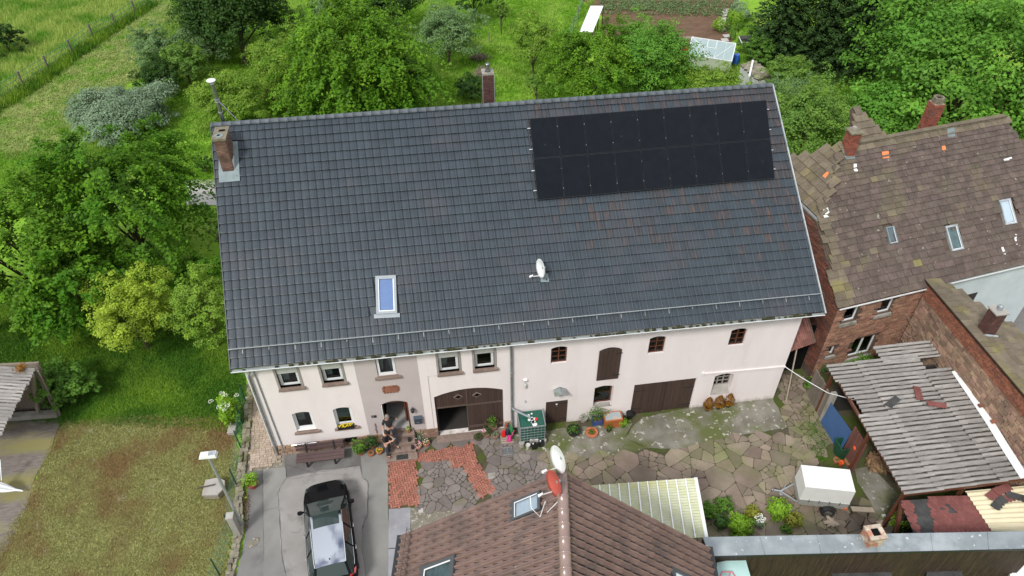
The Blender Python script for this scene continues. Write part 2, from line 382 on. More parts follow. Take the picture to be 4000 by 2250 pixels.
mat("galvanised", (.42, .45, .46), (.50, .53, .54), sc=9, rough=.42, metal=.6)
mat("black_plastic", (.012, .012, .013), None, rough=.4)
mat("rubber", (.014, .014, .015), (.025, .024, .023), sc=9, rough=.8)
mat("lead_sheet", (.15, .19, .20), (.21, .26, .26), sc=4, rough=.6, metal=.1, col3=(.14, .18, .19), sc3=2)
glass("window_glass", (.62, .70, .70), .02, 1.55)
glass("skylight_glass", (.80, .84, .88), .02, 1.6)
mat("skylight_blind", (.15, .25, .46), (.18, .29, .52), sc=2, rough=.5)
mat("red_plastic", (.62, .02, .02), None, rough=.35); mat("green_plastic", (.02, .22, .05), None, rough=.35); mat("pink_plastic", (.70, .05, .25), None, rough=.35); mat("navy_plastic", (.02, .03, .06), None, rough=.35)
mat("steel_rust", (.10, .075, .065), None, rough=.6, metal=.4)
mat("dish_red", (.48, .09, .07), (.42, .08, .065), sc=6, rough=.4)
mat("reed_dark", (.022, .014, .010), None, rough=.9)
mat("brick_pale", (.36, .17, .11), (.45, .38, .3), sc=3.5, rough=.9, rnd=.25, bump=.4, t2=(.45, .55))
mat("pink_frame", (.55, .16, .20), None, rough=.5)
mat("brick_gable", (.17, .06, .035), (.12, .055, .04), sc=2, rough=.9, rnd=.35, hue=.012, bump=.4, bsc=40)
mat("tile_redbrown", (.17, .075, .055), (.23, .10, .08), sc=4, rough=.8, rnd=.3)
mat("brown_red_wood", (.16, .06, .045), (.11, .045, .035), sc=4, rough=.8, rnd=.15, stretch=(4, 4, .5))
mat("orange_plastic", (.70, .10, .02), None, rough=.4)
mat("grey_wood", (.16, .13, .10), (.22, .185, .15), sc=4, rough=.9, rnd=.2, stretch=(4, 4, .5))
mat("brick_wall_red", (.24, .115, .075), (.33, .19, .125), sc=3, rough=.9, rnd=.30, hue=.012, bump=.5, bsc=30)
mat("twig", (.20, .16, .12), (.28, .23, .18), sc=6, rough=.95)
mat("twig_red", (.17, .085, .055), (.24, .14, .10), sc=6, rough=.95)
mat("green_wire", (.04, .22, .15), None, rough=.5)
mat("dark_green", (.015, .05, .035), None, rough=.5)
mat("frosted", (.27, .35, .35), (.31, .39, .39), sc=2, rough=.5)
mat("frosted_side", (.33, .38, .30), (.40, .42, .33), sc=2, rough=.4)
mat("blue_barrel", (.03, .12, .50), None, rough=.4)
mat("white_boards", (.55, .55, .56), (.48, .48, .49), sc=2, rough=.8, stretch=(5, 5, .5))
mat("green_tub", (.012, .07, .035), None, rough=.45)
mat("soot_grey", (.05, .048, .042), None, rough=1)
mat("door_mat", (.05, .055, .05), (.03, .035, .035), sc=9, rough=.95)
mat("slate_blue", (.035, .055, .075), None, rough=.5)
mat("chilli", (.18, .03, .02), None, rough=.6)
mat("bench_wood", (.085, .052, .05), (.11, .07, .065), sc=5, rough=.75, rnd=.12, bump=.2, stretch=(.5, 6, 6))
mat("terracotta_pale", (.45, .24, .17), (.38, .2, .15), sc=5, rough=.85)
mat("terracotta_bright", (.55, .15, .06), (.45, .13, .06), sc=5, rough=.7)
mat("clay_brown", (.20, .12, .08), (.26, .16, .11), sc=5, rough=.7)
mat("clay_red", (.33, .08, .05), (.28, .07, .045), sc=5, rough=.7)
mat("pale_wood", (.40, .33, .25), (.32, .26, .2), sc=6, rough=.85)
mat("blue_crate", (.04, .075, .22), None, rough=.5)
mat("orange_wood", (.42, .13, .035), (.34, .10, .03), sc=4, rough=.6, rnd=.1)
mat("worn_lid", (.30, .34, .36), (.45, .36, .27), sc=3, rough=.8, t2=(.5, .6))
mat("soot", (.006, .006, .006), None, rough=1)
# ground
mat("grass_ground", (.13, .27, .02), (.21, .37, .035), sc=.9, rough=.95, bump=.8, bsc=9, col3=(.21, .31, .05), sc3=.22, t3=(.48, .66), speck=((.04, .09, .01), 5.3, .60))
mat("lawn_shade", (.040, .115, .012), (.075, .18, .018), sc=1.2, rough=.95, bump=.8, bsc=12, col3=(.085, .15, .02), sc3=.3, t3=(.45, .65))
mat("hay_ground", (.24, .34, .060), (.45, .43, .18), sc=1.5, rough=.95, bump=.9, bsc=8, col3=(.13, .22, .035), sc3=.9, t3=(.44, .56), stretch=(1.5, .28, 1), t2=(.4, .6))
mat("moss_lawn", (.30, .30, .105), (.21, .24, .07), sc=1.4, rough=.95, bump=.9, bsc=14, col3=(.175, .112, .050), sc3=.36, t3=(.50, .60), t2=(.42, .60), speck=((.42, .40, .32), 1.9, .66), detail=12)
mat("asphalt", (.155, .15, .142), (.20, .193, .183), sc=.8, rough=.9, bump=.25, bsc=60, col3=(.115, .11, .105), sc3=.35, t3=(.45, .6))
mat("asphalt_patch", (.235, .22, .205), (.29, .275, .26), sc=.7, rough=.9, bump=.3, bsc=50, col3=(.16, .15, .14), sc3=.8, t3=(.55, .7))
mat("asphalt_smooth", (.17, .165, .155), (.20, .195, .185), sc=1.5, rough=.88, bump=.15, bsc=70, col3=(.24, .235, .215), sc3=.25, t3=(.45, .65))
mat("steel_plate", (.25, .25, .27), (.32, .32, .34), sc=1.3, rough=.5, metal=.25, col3=(.38, .35, .32), sc3=2, t3=(.6, .75))
mat("yard_dirt", (.065, .058, .037), (.11, .095, .063), sc=1.6, rough=.95, bump=.7, bsc=16, col3=(.07, .09, .022), sc3=.9, t3=(.44, .55))
mat("gravel_dirt", (.16, .145, .11), (.23, .21, .17), sc=4, rough=.95, bump=.7, bsc=20, speck=((.42, .4, .35), 12, .6))
mat("apron", (.135, .125, .095), (.225, .21, .175), sc=1.0, rough=.92, bump=.45, bsc=18, col3=(.095, .11, .032), sc3=.55, t3=(.45, .60), speck=((.4, .38, .33), 5, .62), detail=10, t2=(.4, .6))
mat("flagstone", (.175, .137, .100), (.24, .19, .145), sc=1.3, rough=.85, rnd=.26, hue=.018, bump=.35, bsc=25, col3=(.15, .15, .065), sc3=.45, t3=(.50, .66))
mat("flagstone_grey", (.15, .128, .115), (.21, .178, .162), sc=1.5, rough=.85, rnd=.2, hue=.012, bump=.35, bsc=25, col3=(.13, .12, .075), sc3=1.1, t3=(.58, .7))
mat("paver_red", (.30, .115, .080), (.38, .155, .11), sc=3, rough=.8, rnd=.17, bump=.25, bsc=50, col3=(.27, .11, .075), sc3=.9, t3=(.5, .7))
mat("paver_tan", (.36, .28, .215), (.43, .34, .27), sc=3, rough=.85, rnd=.14, bump=.25, bsc=50, col3=(.26, .22, .15), sc3=.9, t3=(.5, .7))
mat("patio_concrete", (.12, .10, .085), (.19, .165, .14), sc=6, rough=.9, bump=.3, col3=(.20, .18, .07), sc3=.45, t3=(.48, .62), stretch=(.5, 2, 1))
mat("rail_brown", (.10, .07, .055), None, rough=.7)
mat("road_concrete", (.40, .38, .35), (.44, .42, .39), sc=2, rough=.9, bump=.1)
mat("soil", (.115, .068, .044), (.16, .10, .066), sc=1.3, rough=.95, bump=1, bsc=8, stretch=(.6, 2.2, 1))
mat("rubble_stone", (.20, .18, .13), (.28, .25, .19), sc=4, rough=.9, rnd=.25, bump=.4, bsc=30, col3=(.13, .14, .05), sc3=2, t3=(.5, .65))
mat("sand_stone_wall", (.27, .165, .11), (.37, .25, .175), sc=4, rough=.9, rnd=.30, hue=.015, bump=.5, bsc=30, col3=(.13, .09, .07), sc3=.5, t3=(.5, .68))
mat("slab_roof", (.078, .056, .046), (.118, .088, .073), sc=3, rough=.85, rnd=.16, hue=.016, bump=.4, bsc=22, col3=(.135, .115, .065), sc3=.5, t3=(.55, .75), speck=((.26, .24, .2), 4.5, .70))
mat("slab_roof_moss", (.12, .095, .065), (.165, .135, .095), sc=2.5, rough=.9, rnd=.2, bump=.4, bsc=20, col3=(.19, .165, .06), sc3=1, t3=(.52, .70))
mat("terracotta_new", (.72, .21, .07), None, rough=.7, rnd=.1)
def Pp(*pts, c=None): return [G(*(c(*p) if c else p))[:2] for p in pts]
# ---------------- ground ----------------
def terrain():
    xs = [-260, -120, -60, 0, 60, 120, 260]; ys = [-80, -10, 30, 80, 160, 320]
    V = [(x, y, gz(x)) for y in ys for x in xs]; n = len(xs)
    F = [(j*n+i, j*n+i+1, (j+1)*n+i+1, (j+1)*n+i) for j in range(len(ys)-1) for i in range(n-1)]
    tag(link("ground", mkmesh("ground", V, F, MATS["grass_ground"])), kind='structure')
terrain()
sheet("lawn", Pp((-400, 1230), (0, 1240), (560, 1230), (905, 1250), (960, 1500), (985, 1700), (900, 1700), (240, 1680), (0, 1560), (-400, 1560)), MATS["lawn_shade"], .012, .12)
sheet("mown_strip", Pp((-300, 560), (0, 430), (130, 345), (290, 225), (430, 140), (540, 70), (640, -10), (700, -90), (760, -90), (760, 60), (600, 120), (560, 300), (420, 330), (330, 420), (260, 560), (190, 625), (0, 600), (-300, 610)), MATS["hay_ground"], .02, .25)
sheet("moss_lawn_ground", Pp(*[(245, 1655), (420, 1650), (540, 1640), (660, 1645), (890, 1630), (925, 1720), (935, 1900), (905, 2090), (880, 2250), (870, 2700), (-500, 2700), (-300, 2300), (0, 2200), (60, 2080), (110, 1960), (160, 1840), (210, 1750)]), MATS["moss_lawn"], .022, .08, .3)
sheet("patio", Pp((-500, 1640), (0, 1640), (238, 1640), (205, 1750), (140, 1860), (115, 1960), (60, 2080), (0, 2190), (-500, 2350)), MATS["patio_concrete"], .03, .02, edge=.05)
sheet("driveway", Pp((1110, 1765), (1270, 1755), (1500, 1690), (1530, 1780), (1516, 1820), (1517, 2250), (1520, 2700), (800, 2700), (922, 2250), (960, 2080), (968, 1845), (1112, 1822)), MATS["asphalt"], .02, .03)
sheet("driveway_strip", Pp((1027, 1835), (1115, 1825), (1120, 1868), (1086, 1908), (1091, 2000), (1098, 2150), (1120, 2260), (1150, 2700), (1020, 2700), (1030, 2250)), MATS["asphalt_smooth"], .028, .01)
sheet("driveway_patch", Pp((1120, 1868), (1260, 1838), (1405, 1822), (1415, 1862), (1437, 1885), (1436, 2010), (1415, 2060), (1412, 2140), (1428, 2250), (1440, 2700), (1150, 2700), (1120, 2250), (1098, 2150), (1090, 2000), (1086, 1908)), MATS["asphalt_patch"], .034, .02)
sheet("driveway_edge", Pp((1408, 1770), (1505, 1745), (1516, 1820), (1517, 2250), (1519, 2700), (1442, 2700), (1430, 2250), (1414, 2140), (1417, 2060), (1438, 2010), (1439, 1884), (1417, 1862)), MATS["asphalt_smooth"], .027, .01)
sheet("yard_ground", Pp((1505, 1745), (1700, 1690), (2005, 1640), (2500, 1600), (3020, 1540), (3060, 1400), (3250, 1380), (3400, 1400), (3640, 1950), (3640, 2250), (2000, 2500), (1519, 2700), (1517, 2100)), MATS["yard_dirt"], .008, .04)
sheet("gravel_patch", Pp((1605, 1985), (1700, 1990), (1830, 1990), (1900, 2050), (1700, 2150), (1590, 2200), (1603, 2080)), MATS["gravel_dirt"], .016, .05, .3)
sheet("metal_cover", Pp((1519, 1990), (1604, 1983), (1602, 2138), (1517, 2142)), MATS["steel_plate"], .03, 0, edge=.03)
sheet("metal_cover", Pp((1517, 2146), (1602, 2142), (1600, 2400), (1517, 2400)), MATS["steel_plate"], .03, 0, edge=.03)
sheet("concrete_apron", Pp((2480, 1660), (2510, 1632), (2700, 1595), (2900, 1572), (3016, 1558), (3076, 1672), (2900, 1700), (2760, 1726), (2640, 1758), (2530, 1752), (2440, 1712)), MATS["apron"], .05, .02, .25, edge=.06)
sheet("wall_footing", Pp((2000, 1700), (2200, 1672), (2470, 1655), (2440, 1712), (2530, 1750), (2450, 1772), (2330, 1790), (2180, 1800), (2100, 1775), (2010, 1800)), MATS["apron"], .03, .04, .3, edge=.03)
sheet("garden_soil", [(24.3, 51.5), (25.6, 46.6), (24.9, 42.0), (29.0, 39.2), (31.2, 36.0), (35.3, 38.6), (36.8, 42.8), (39.9, 48.6), (43, 55), (26, 56.5)], MATS["soil"], .02, .2)
sheet("road", [(-8.0, 22.8), (-5.6, 22.5), (4, 21.8), (4, 18.6), (-5.5, 19.6), (-7.4, 19.9)], MATS["road_concrete"], .03, .01)
sheet("concrete_strip", Pp(*[zrr(*q) for q in ((545, 780), (640, 760), (820, 940), (770, 1090), (700, 1100), (640, 980), (560, 860))]), MATS["apron"], .05, .03, edge=.08)

# ---------------- main house ----------------
house = thing("farmhouse", "long white rendered farmhouse with dark grey tiled gable roof and brown barn doors", "house", (11.4, 3.6, 0))
FL, HD = 22.8, 14.6    # facade length, depth
def O(x0, x1, z0, z1, a=0, d=.22): return (x0, x1, z0, z1, a, d)
OP_up = [O(1.14, 1.95, 4.30, 5.44), O(2.84, 3.63, 4.30, 5.42), O(7.44, 8.26, 4.16, 5.36), O(8.90, 9.71, 4.16, 5.36)]
OP_lo = [O(1.19, 2.01, 1.48, 2.68, .10), O(2.86, 3.64, 1.44, 2.68, .10)]
OP_barn = [O(12.06, 12.74, 3.94, 4.95, .09, .18), O(16.22, 16.92, 3.88, 4.92, .09, .18), O(19.76, 20.46, 3.82, 4.86, .09, .18),
           O(14.12, 15.04, 2.62, 4.56, .14, .18), O(14.08, 14.94, .72, 2.14, .10, .30), O(19.58, 20.46, .62, 2.02, .12, .34),
           O(11.93, 12.92, -.17, 1.47, 0, .14), O(15.88, 18.72, -.21, 1.95, 0, .14)]
OP_gate = [O(7.10, 10.04, -.06, 2.98, .32, .30)]
b = B()
wall_open(b, 0, 4.14, .62, 5.86, OP_up[:2]+OP_lo)
wall_open(b, 6.62, FL, -.22, 5.86, OP_up[2:]+OP_barn+OP_gate)
b.add([(0, 0, .62), (0, HD, .62), (0, HD, 5.9), (0, 7.3, 11.85), (0, 0, 5.9)], [(0, 4, 3, 2, 1)])
b.add([(FL, 0, -.22), (FL, HD, -.22), (FL, HD, 5.9), (FL, 7.3, 11.85), (FL, 0, 5.9)], [(0, 1, 2, 3, 4)])
b.add([(0, HD, -.22), (FL, HD, -.22), (FL, HD, 5.86), (0, HD, 5.86)], [(0, 3, 2, 1)])
b.build("wall", MATS["render_white"], house)
b = B(); wall_open(b, 4.14, 6.62, .60, 5.86, [O(4.98, 5.74, 4.36, 5.62), O(4.84, 5.98, .82, 2.72, .18, .35)])
b.build("painted_wall_bay", MATS["render_taupe"], house, label="taupe painted bay of the wall around the entrance door")
# inside: floors and partition so that rooms read as dark rooms
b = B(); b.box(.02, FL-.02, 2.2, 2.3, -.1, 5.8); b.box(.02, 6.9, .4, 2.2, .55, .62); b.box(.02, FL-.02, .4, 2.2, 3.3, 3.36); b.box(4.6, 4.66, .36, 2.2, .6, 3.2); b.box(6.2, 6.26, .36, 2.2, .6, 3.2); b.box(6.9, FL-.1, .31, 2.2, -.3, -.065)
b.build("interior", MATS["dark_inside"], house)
b = B(); b.box(4.9, 5.9, .02, 2.0, .80, .825); b.build("hall_floor", MATS["inside_floor"], house)
# plinth
b = B(); b.box(0.02, 7.1, .03, .10, -.05, .64); b.box(10.04, 10.42, .03, .1, -.05, .50); b.box(.03, .10, .03, HD, -.05, .64); b.build("plinth", MATS["mortar_dark"], house)
it = []
def course(x0, x1, z0, z1, y, frm=None, hmin=.10, hmax=.19, lmin=.18, lmax=.5, dep=.09, j=.012, face=None):
    """courses of rough stones on a vertical face; frm(x, z, out)"""
    out = []; z = z0
    while z < z1-.03:
        h = min(random.uniform(hmin, hmax), z1-z)
        x = x0
        while x < x1-.02:
            l = min(random.uniform(lmin, lmax), x1-x)
            if face is None or face(x+l/2, z+h/2):
                g = .012; V = []
                for o_ in (0, dep):
                    for xx, zz in ((x+g, z+g), (x+l-g, z+g), (x+l-g, z+h-g), (x+g, z+h-g)):
                        k = random.uniform(-j, j); V.append(frm(xx+random.uniform(-j, j), zz+random.uniform(-j, j), o_+(k if o_ else 0)))
                out.append(((np.array(V), [(0, 3, 2, 1), (4, 5, 6, 7), (0, 1, 5, 4), (1, 2, 6, 5), (2, 3, 7, 6), (3, 0, 4, 7)]), None))
            x += l
        z += h
    return out
fr_front = lambda x, z, o: (x, .05-o, z)
it += course(.0, 4.75, 0, .62, 0, fr_front, face=lambda x, z: not (1.36 < x < 1.92 and z > .30) and not (2.98 < x < 3.54 and z > .30))
it += course(6.1, 7.1, 0, .58, 0, fr_front)+course(10.05, 10.42, -.1, .5, 0, fr_front)
it += course(.0, 3.2, 0, .62, 0, lambda x, z, o: (.05-o, x, z))
pieces(house, "plinth_stone", it, MATS["sand_stone_wall"])
for xa in (1.40, 3.02):
    B().box(xa, xa+.5, -.02, .02, .34, .56).build("cellar_window", MATS["soot"], house)

# windows
def pane_window(x0, x1, z0, z1, y, parent=house, bars=1, m="white_plastic", fw=.10, arch=0, hbars=0, vb=0, inner=None, nm="window"):
    b = B(); 
    b.box(x0, x0+fw, y, y+.06, z0, z1); b.box(x1-fw, x1, y, y+.06, z0, z1); b.box(x0+fw, x1-fw, y, y+.06, z0, z0+fw); b.box(x0+fw, x1-fw, y, y+.06, z1-fw-(arch), z1)
    for k in range(vb):
        t = x0+fw+(x1-x0-2*fw)*(k+1)/(vb+1); b.box(t-.025, t+.025, y-.005, y+.05, z0+fw, z1-fw)
    for k in range(hbars):
        t = z0+fw+(z1-z0-2*fw)*(k+1)/(hbars+1); b.box(x0+fw, x1-fw, y+.003, y+.045, t-.014, t+.014)
    o = b.build(nm, MATS[m], parent)
    nx, nz = vb+1, hbars+1
    for i in range(nx):
        for j in range(nz):
            xa = x0+fw+(x1-x0-2*fw)*i/nx; xb = x0+fw+(x1-x0-2*fw)*(i+1)/nx; za = z0+fw+(z1-z0-2*fw)*j/nz; zb = z0+fw+(z1-z0-2*fw)*(j+1)/nz
            B().add([(xa, y+.03, za), (xb, y+.03, za), (xb, y+.03, zb), (xa, y+.03, zb)], [(0, 1, 2, 3)]).build("pane", MATS["window_glass"], o)
    return o
def sill(x0, x1, z, y=-.10, th=.11, m="sandstone_trim", parent=house):
    B().box(x0, x1, y, .0-.002, z-th, z).box(x0+.08, x1-.08, -.004, .16, z-.004, z+.05).build("window_sill", MATS[m], parent)
def surround(x0, x1, z0, z1, parent=house, w=.085):
    b = B(); b.box(x0-w, x0, -.03, .10, z0, z1+w); b.box(x1, x1+w, -.03, .10, z0, z1+w); b.box(x0, x1, -.03, .10, z1, z1+w); b.build("window_surround", MATS["stone_grey_trim"], parent)
def curtain(x0, x1, z0, z1, y, parent, m="curtain", sw=.25):
    b = B(); n = 14; V = []; F = []
    for k in range(n+1):
        t = k/n; yy = y+.02*math.sin(k*1.9)
        V += [(x0+(x1-x0)*t, yy, z1), (x0+(x1-x0)*t*(1-sw)+sw*(x1-x0)*.5, yy, z0)]
    for k in range(n): F.append((2*k, 2*k+1, 2*k+3, 2*k+2))
    b.add(V, F); return b.build("curtain", MATS[m], parent)
for i, (x0, x1, z0, z1, a, d) in enumerate(OP_up):
    zt_ = z1-.36; y = .12
    o = pane_window(x0+.02, x1-.02, z0+.0, zt_, y)
    b = B(); b.box(x0+.005, x1-.005, .03, .20, zt_, z1-.005); b.build("roller_shutter_box", MATS["shutter_box"], house)
    surround(x0, x1, z0-.1, z1); sill(x0-.09, x1+.15, z0-.05+(.0), th=.11)
    if i != 3: curtain(x0+.1, x0+.38, z0+.1, zt_-.05, .3, o)
    b = B(); b.box(x0+.15, x1-.15, .26, .42, z0+.04, z0+.14); b.build("window_box", MATS["sandstone_trim"], o)
for i, (x0, x1, z0, z1, a, d) in enumerate(OP_lo):
    o = pane_window(x0+.02, x1-.02, z0+.02, z1-.02, .12, arch=.03)
    sill(x0-.09, x1+.16, z0-.06)
    B().box(x0+.0, x0+.02, -.008, .2, z0, z1-.1).build("blind_track", MATS["white_plastic"], o)
    if i == 1:
        bm = B()
        for k in range(8): bm.box(x0+.10, x1-.10, .20+.01*(k % 2), .22+.01*(k % 2), z1-.16-.09*(k+1), z1-.16-.09*k-.008)
        bm.build("pleated_blind", MATS["blind"], o)
    else: curtain(x0+.1, x0+.45, z0+.35, z1-.1, .3, o)
o = pane_window(5.0, 5.72, 4.36, 5.60, .06); curtain(5.06, 5.30, 4.45, 5.55, .25, o, sw=.6); curtain(5.42, 5.68, 4.45, 5.55, .25, o, sw=.6); sill(4.86, 5.90, 4.30)
for i in (0, 1, 2):
    x0, x1, z0, z1, a, d = OP_barn[i]; pane_window(x0+.01, x1-.01, z0+.01, z1-.01, .08, m="window_brown", fw=.05, vb=1, hbars=2, arch=.04)
x0, x1, z0, z1, a, d = OP_barn[4]; ow = pane_window(x0+.01, x1-.01, z0+.08, z1-.01, .22, m="window_brown", fw=.06, arch=.05); sill(x0, x1, z0+.04, y=-.02, th=.05, m="concrete")
x0, x1, z0, z1, a, d = OP_barn[5]; pane_window(x0+.01, x1-.01, z0+.38, z1-.01, .26, m="stone_grey_trim", fw=.03, vb=2, hbars=3, arch=.05)
B().add([(x0, .30, z0+.40), (x1, .30, z0+.40), (x1, -.01, z0+.0), (x0, -.01, z0+.0)], [(0, 3, 2, 1)]).build("window_sill", MATS["concrete"], house)
# things seen in the shop-like window: vases, cloth, mugs
def inwin():
    for (x, z, r, h, m, lab) in ((14.28, .95, .10, .42, "zinc", "grey ringed vase standing inside the barn window beside the hanging cloth"), (14.62, .85, .09, .3, "blue_pot", "blue jar standing inside the barn window under the hanging cloth")):
        B().lathe((x, .36, z), [(r*.7, 0), (r, h*.25), (r*.75, h*.5), (r*.95, h*.75), (r*.5, h)], 12).build("vase", MATS[m], None, smooth=True, label=lab, cat="vase")
    B().box(14.50, 14.72, .34, .36, 1.35, 1.88).build("cloth", MATS["curtain"], None, label="pale cloth hanging inside the low arched barn window", cat="cloth")
    B().lathe((14.20, .10, .80), [(.05, 0), (.08, .13), (.07, .13), (.05, .02)], 12).build("clay_pot", MATS["terracotta"], None, label="small terracotta pot on the left end of the low barn window sill", cat="pot")
    for i, x in enumerate((14.42, 14.55, 14.68)):
        B().lathe((x, .08, .80), [(.03, 0), (.035, .08), (.03, .08), (.028, .01)], 10).build("mug", MATS["white_plastic"], None, label="white mug in the row on the low barn window sill", cat="mug", group="mugs on the barn window sill")
# shutters and doors made of planks
def planks(parent, x0, x1, z0, z1, y, n, arch=0, th=.035, name="plank", gap=.008, m="brown_wood", zcut=None):
    items = []
    for k in range(n):
        a = x0+(x1-x0)*k/n+gap/2; c = x0+(x1-x0)*(k+1)/n-gap/2
        tp = lambda x: z1-arch+arch*(1-(2*(x-x0)/(x1-x0)-1)**2) if arch else z1
        zb = z0 if zcut is None else zcut((a+c)/2); jy = random.uniform(-.003, .003)
        V = [(a, y+jy, zb), (c, y+jy, zb), (c, y+th, zb), (a, y+th, zb), (a, y+jy, tp(a)), (c, y+jy, tp(c)), (c, y+th, tp(c)), (a, y+th, tp(a))]
        items.append(((np.array(V), [(0, 3, 2, 1), (4, 5, 6, 7), (0, 1, 5, 4), (1, 2, 6, 5), (2, 3, 7, 6), (3, 0, 4, 7)]), None))
    pieces(parent, name, items, MATS[m])
def door_part(name, label=None):
    o = bpy.data.objects.new(name, None); COL.objects.link(o); o.parent = house; ORG[o.name] = origin(house); o.empty_display_size = .1
    if label: o['label'] = label
    return o
def hinges(par, pts):
    for x0, x1, z, y in pts: B().box(x0, x1, y-.012, y-.001, z-.02, z+.02).build("hinge", MATS["steel_dark"], par)
d1 = door_part("barn_door", "low dark plank door under the small grey canopy"); planks(d1, 11.94, 12.91, -.16, 1.46, .03, 7); hinges(d1, [(12.55, 12.95, 1.25, .03), (12.55, 12.95, .15, .03), (11.88, 12.0, .62, .03)])
d2 = door_part("loft_hatch", "dark arched plank hatch on the upper barn wall"); planks(d2, 14.10, 15.06, 2.58, 4.52, -.045, 5, arch=.12); hinges(d2, [(14.85, 15.1, 4.2, -.045), (14.75, 15.1, 2.85, -.045)])
d3 = door_part("double_barn_door", "wide dark double barn door of narrow planks"); planks(d3, 15.89, 17.29, -.20, 1.86, .02, 11); planks(d3, 17.31, 18.71, -.20, 1.94, .05, 11)
hinges(d3, [(15.86, 16.5, 1.45, .02), (15.86, 16.4, .25, .02), (18.2, 18.78, 1.3, .05), (18.2, 18.78, .1, .05)]); B().box(17.25, 17.34, -.01, .02, -.2, 1.9).build("door_bar", MATS["brown_wood"], d3)
d4 = door_part("arched_gate", "large arched brown gate with two diamond windows and its lower left leaf open")
xg0, xg1 = 7.11, 10.03
def gate_zone(z0, z1, xa, xb, arch, n, y):
    items = []
    for k in range(n):
        a = xa+(xb-xa)*k/n+.004; c = xa+(xb-xa)*(k+1)/n-.004
        tp = lambda x: 2.97-.32+.32*(1-(2*(x-xg0)/(xg1-xg0)-1)**2) if arch else z1
        V = [(a, y, z0), (c, y, z0), (c, y+.04, z0), (a, y+.04, z0), (a, y, tp(a)), (c, y, tp(c)), (c, y+.04, tp(c)), (a, y+.04, tp(a))]
        items.append(((np.array(V), [(0, 3, 2, 1), (4, 5, 6, 7), (0, 1, 5, 4), (1, 2, 6, 5), (2, 3, 7, 6), (3, 0, 4, 7)]), None))
    pieces(d4, "plank", items, MATS["brown_wood"])
gate_zone(1.83, 3, xg0, xg1, True, 24, .10); gate_zone(-.03, 1.78, 8.50, xg1, False, 13, .10)
B().box(xg0, 8.45, .085, .15, 1.76, 1.85).box(8.49, xg1, .085, .15, 1.74, 1.83).box(8.45, 8.50, .08, .15, -.03, 2.95).box(8.52, xg1, .085, .12, .2, .34).build("gate_rail", MATS["rail_brown"], d4)
for cx_ in (8.12, 8.92):
    B().prism([(cx_-.2, .09, 2.42), (cx_, .09, 2.25), (cx_+.2, .09, 2.42), (cx_, .09, 2.59)], (0, -.02, 0)).build("diamond_frame", MATS["sandstone_trim"], d4)
    B().prism([(cx_-.14, .065, 2.42), (cx_, .065, 2.31), (cx_+.14, .065, 2.42), (cx_, .065, 2.53)], (0, -.006, 0)).build("diamond_pane", MATS["soot"], d4)
B().box(xg0, xg0+.06, .12, 1.3, .14, 1.76).build("open_leaf", MATS["brown_wood"], d4)
# entrance door: open leaf inside, frame and threshold
B().box(4.84, 4.92, .10, .34, .82, 2.6).box(5.90, 5.98, .10, .34, .82, 2.6).box(4.92, 5.90, .12, .30, 2.50, 2.70).build("door_frame", MATS["window_brown"], house)
dl = B().box(5.78, 5.84, .36, 1.2, .83, 2.5).build("entrance_door", MATS["window_brown"], house)
B().box(5.765, 5.78, .45, 1.1, 1.5, 2.3).build("pane", MATS["window_glass"], dl)
B().box(4.86, 4.9, -.05, .1, .85, 2.5).build("side_panel", MATS["white_plastic"], house)
B().box(7.02, 10.12, -.42, -.003, -.16, .015).build("gate_threshold", MATS["sandstone_trim"], house)
B().box(4.8, 6.05, -.06, .35, .72, .82).build("threshold", MATS["sandstone_trim"], house)
# brick plaque over the door
pq = thing("brick_plaque", "small red brick plaque set in the taupe wall above the entrance", "plaque", (5.4, 0, 3.5))
B().box(5.14, 5.64, -.02, -.001, 3.36, 3.64).build("panel", MATS["brick_orange"], pq)
its = []
for k in range(5):
    for zz in (3.29, 3.64): its.append((0, np.array([[1, 0, 0, 5.14+k*.12], [0, 1, 0, -.02], [0, 0, 1, zz], [0, 0, 0, 1.]])))
for k in range(3):
    for xx in (5.09, 5.69): its.append((1, np.array([[1, 0, 0, xx], [0, 1, 0, -.02], [0, 0, 1, 3.38+k*.09], [0, 0, 0, 1.]])))
pieces(pq, "brick", its, MATS["brick_orange"], sub=[boxVF(.09, .05, .07), boxVF(.08, .05, .07)])
for k in range(4): B().box(5.24+k*.09, 5.26+k*.09, -.026, -.02, 3.44, 3.56).build("digit_stroke", MATS["brick_dark"], pq)

# roof
EL = np.array((-.32, -.28, 5.98)); ER = np.array((23.19, -.60, 5.98)); RL = np.array((-.61, 7.44, 12.05)); RR = np.array((22.76, 7.21, 12.12))
RF = frame(EL, ER-EL, RL-EL); nR = RF.n
def roofpt(s, t, h=0): return (EL*(1-s)+ER*s)*(1-t)+(RL*(1-s)+RR*s)*t+nR*h
def RP(px, py, h=0.): return PLN(px, py, nR, EL+nR*h)
roof = B().add([roofpt(0, 0, -.06), roofpt(1, 0, -.06), roofpt(1, 1, -.06), roofpt(0, 1, -.06), roofpt(0, 0, -.2), roofpt(1, 0, -.2), roofpt(1, 1, -.2), roofpt(0, 1, -.2)],
               [(0, 1, 2, 3), (7, 6, 5, 4), (0, 4, 5, 1), (1, 5, 6, 2), (2, 6, 7, 3), (3, 7, 4, 0)]).build("roof", MATS["dark_tile"], house)
BL, BR_ = np.array((-.32, 15.0, 5.9)), np.array((23.1, 15.0, 5.9))
B().add([RL+nR*-.05, RR+nR*-.05, BR_, BL], [(0, 1, 2, 3)]).add([RL-(0, 0, .25), RR-(0, 0, .25), BR_-(0, 0, .2), BL-(0, 0, .2)], [(3, 2, 1, 0)]).build("rear_slope", MATS["dark_tile"], roof)
NC, NR = 79, 26
prof = [(0, .010), (.012, .0), (.12, .006), (.205, .002), (.222, .015), (.248, .021), (.274, .015), (.288, .003), (.299, .008)]
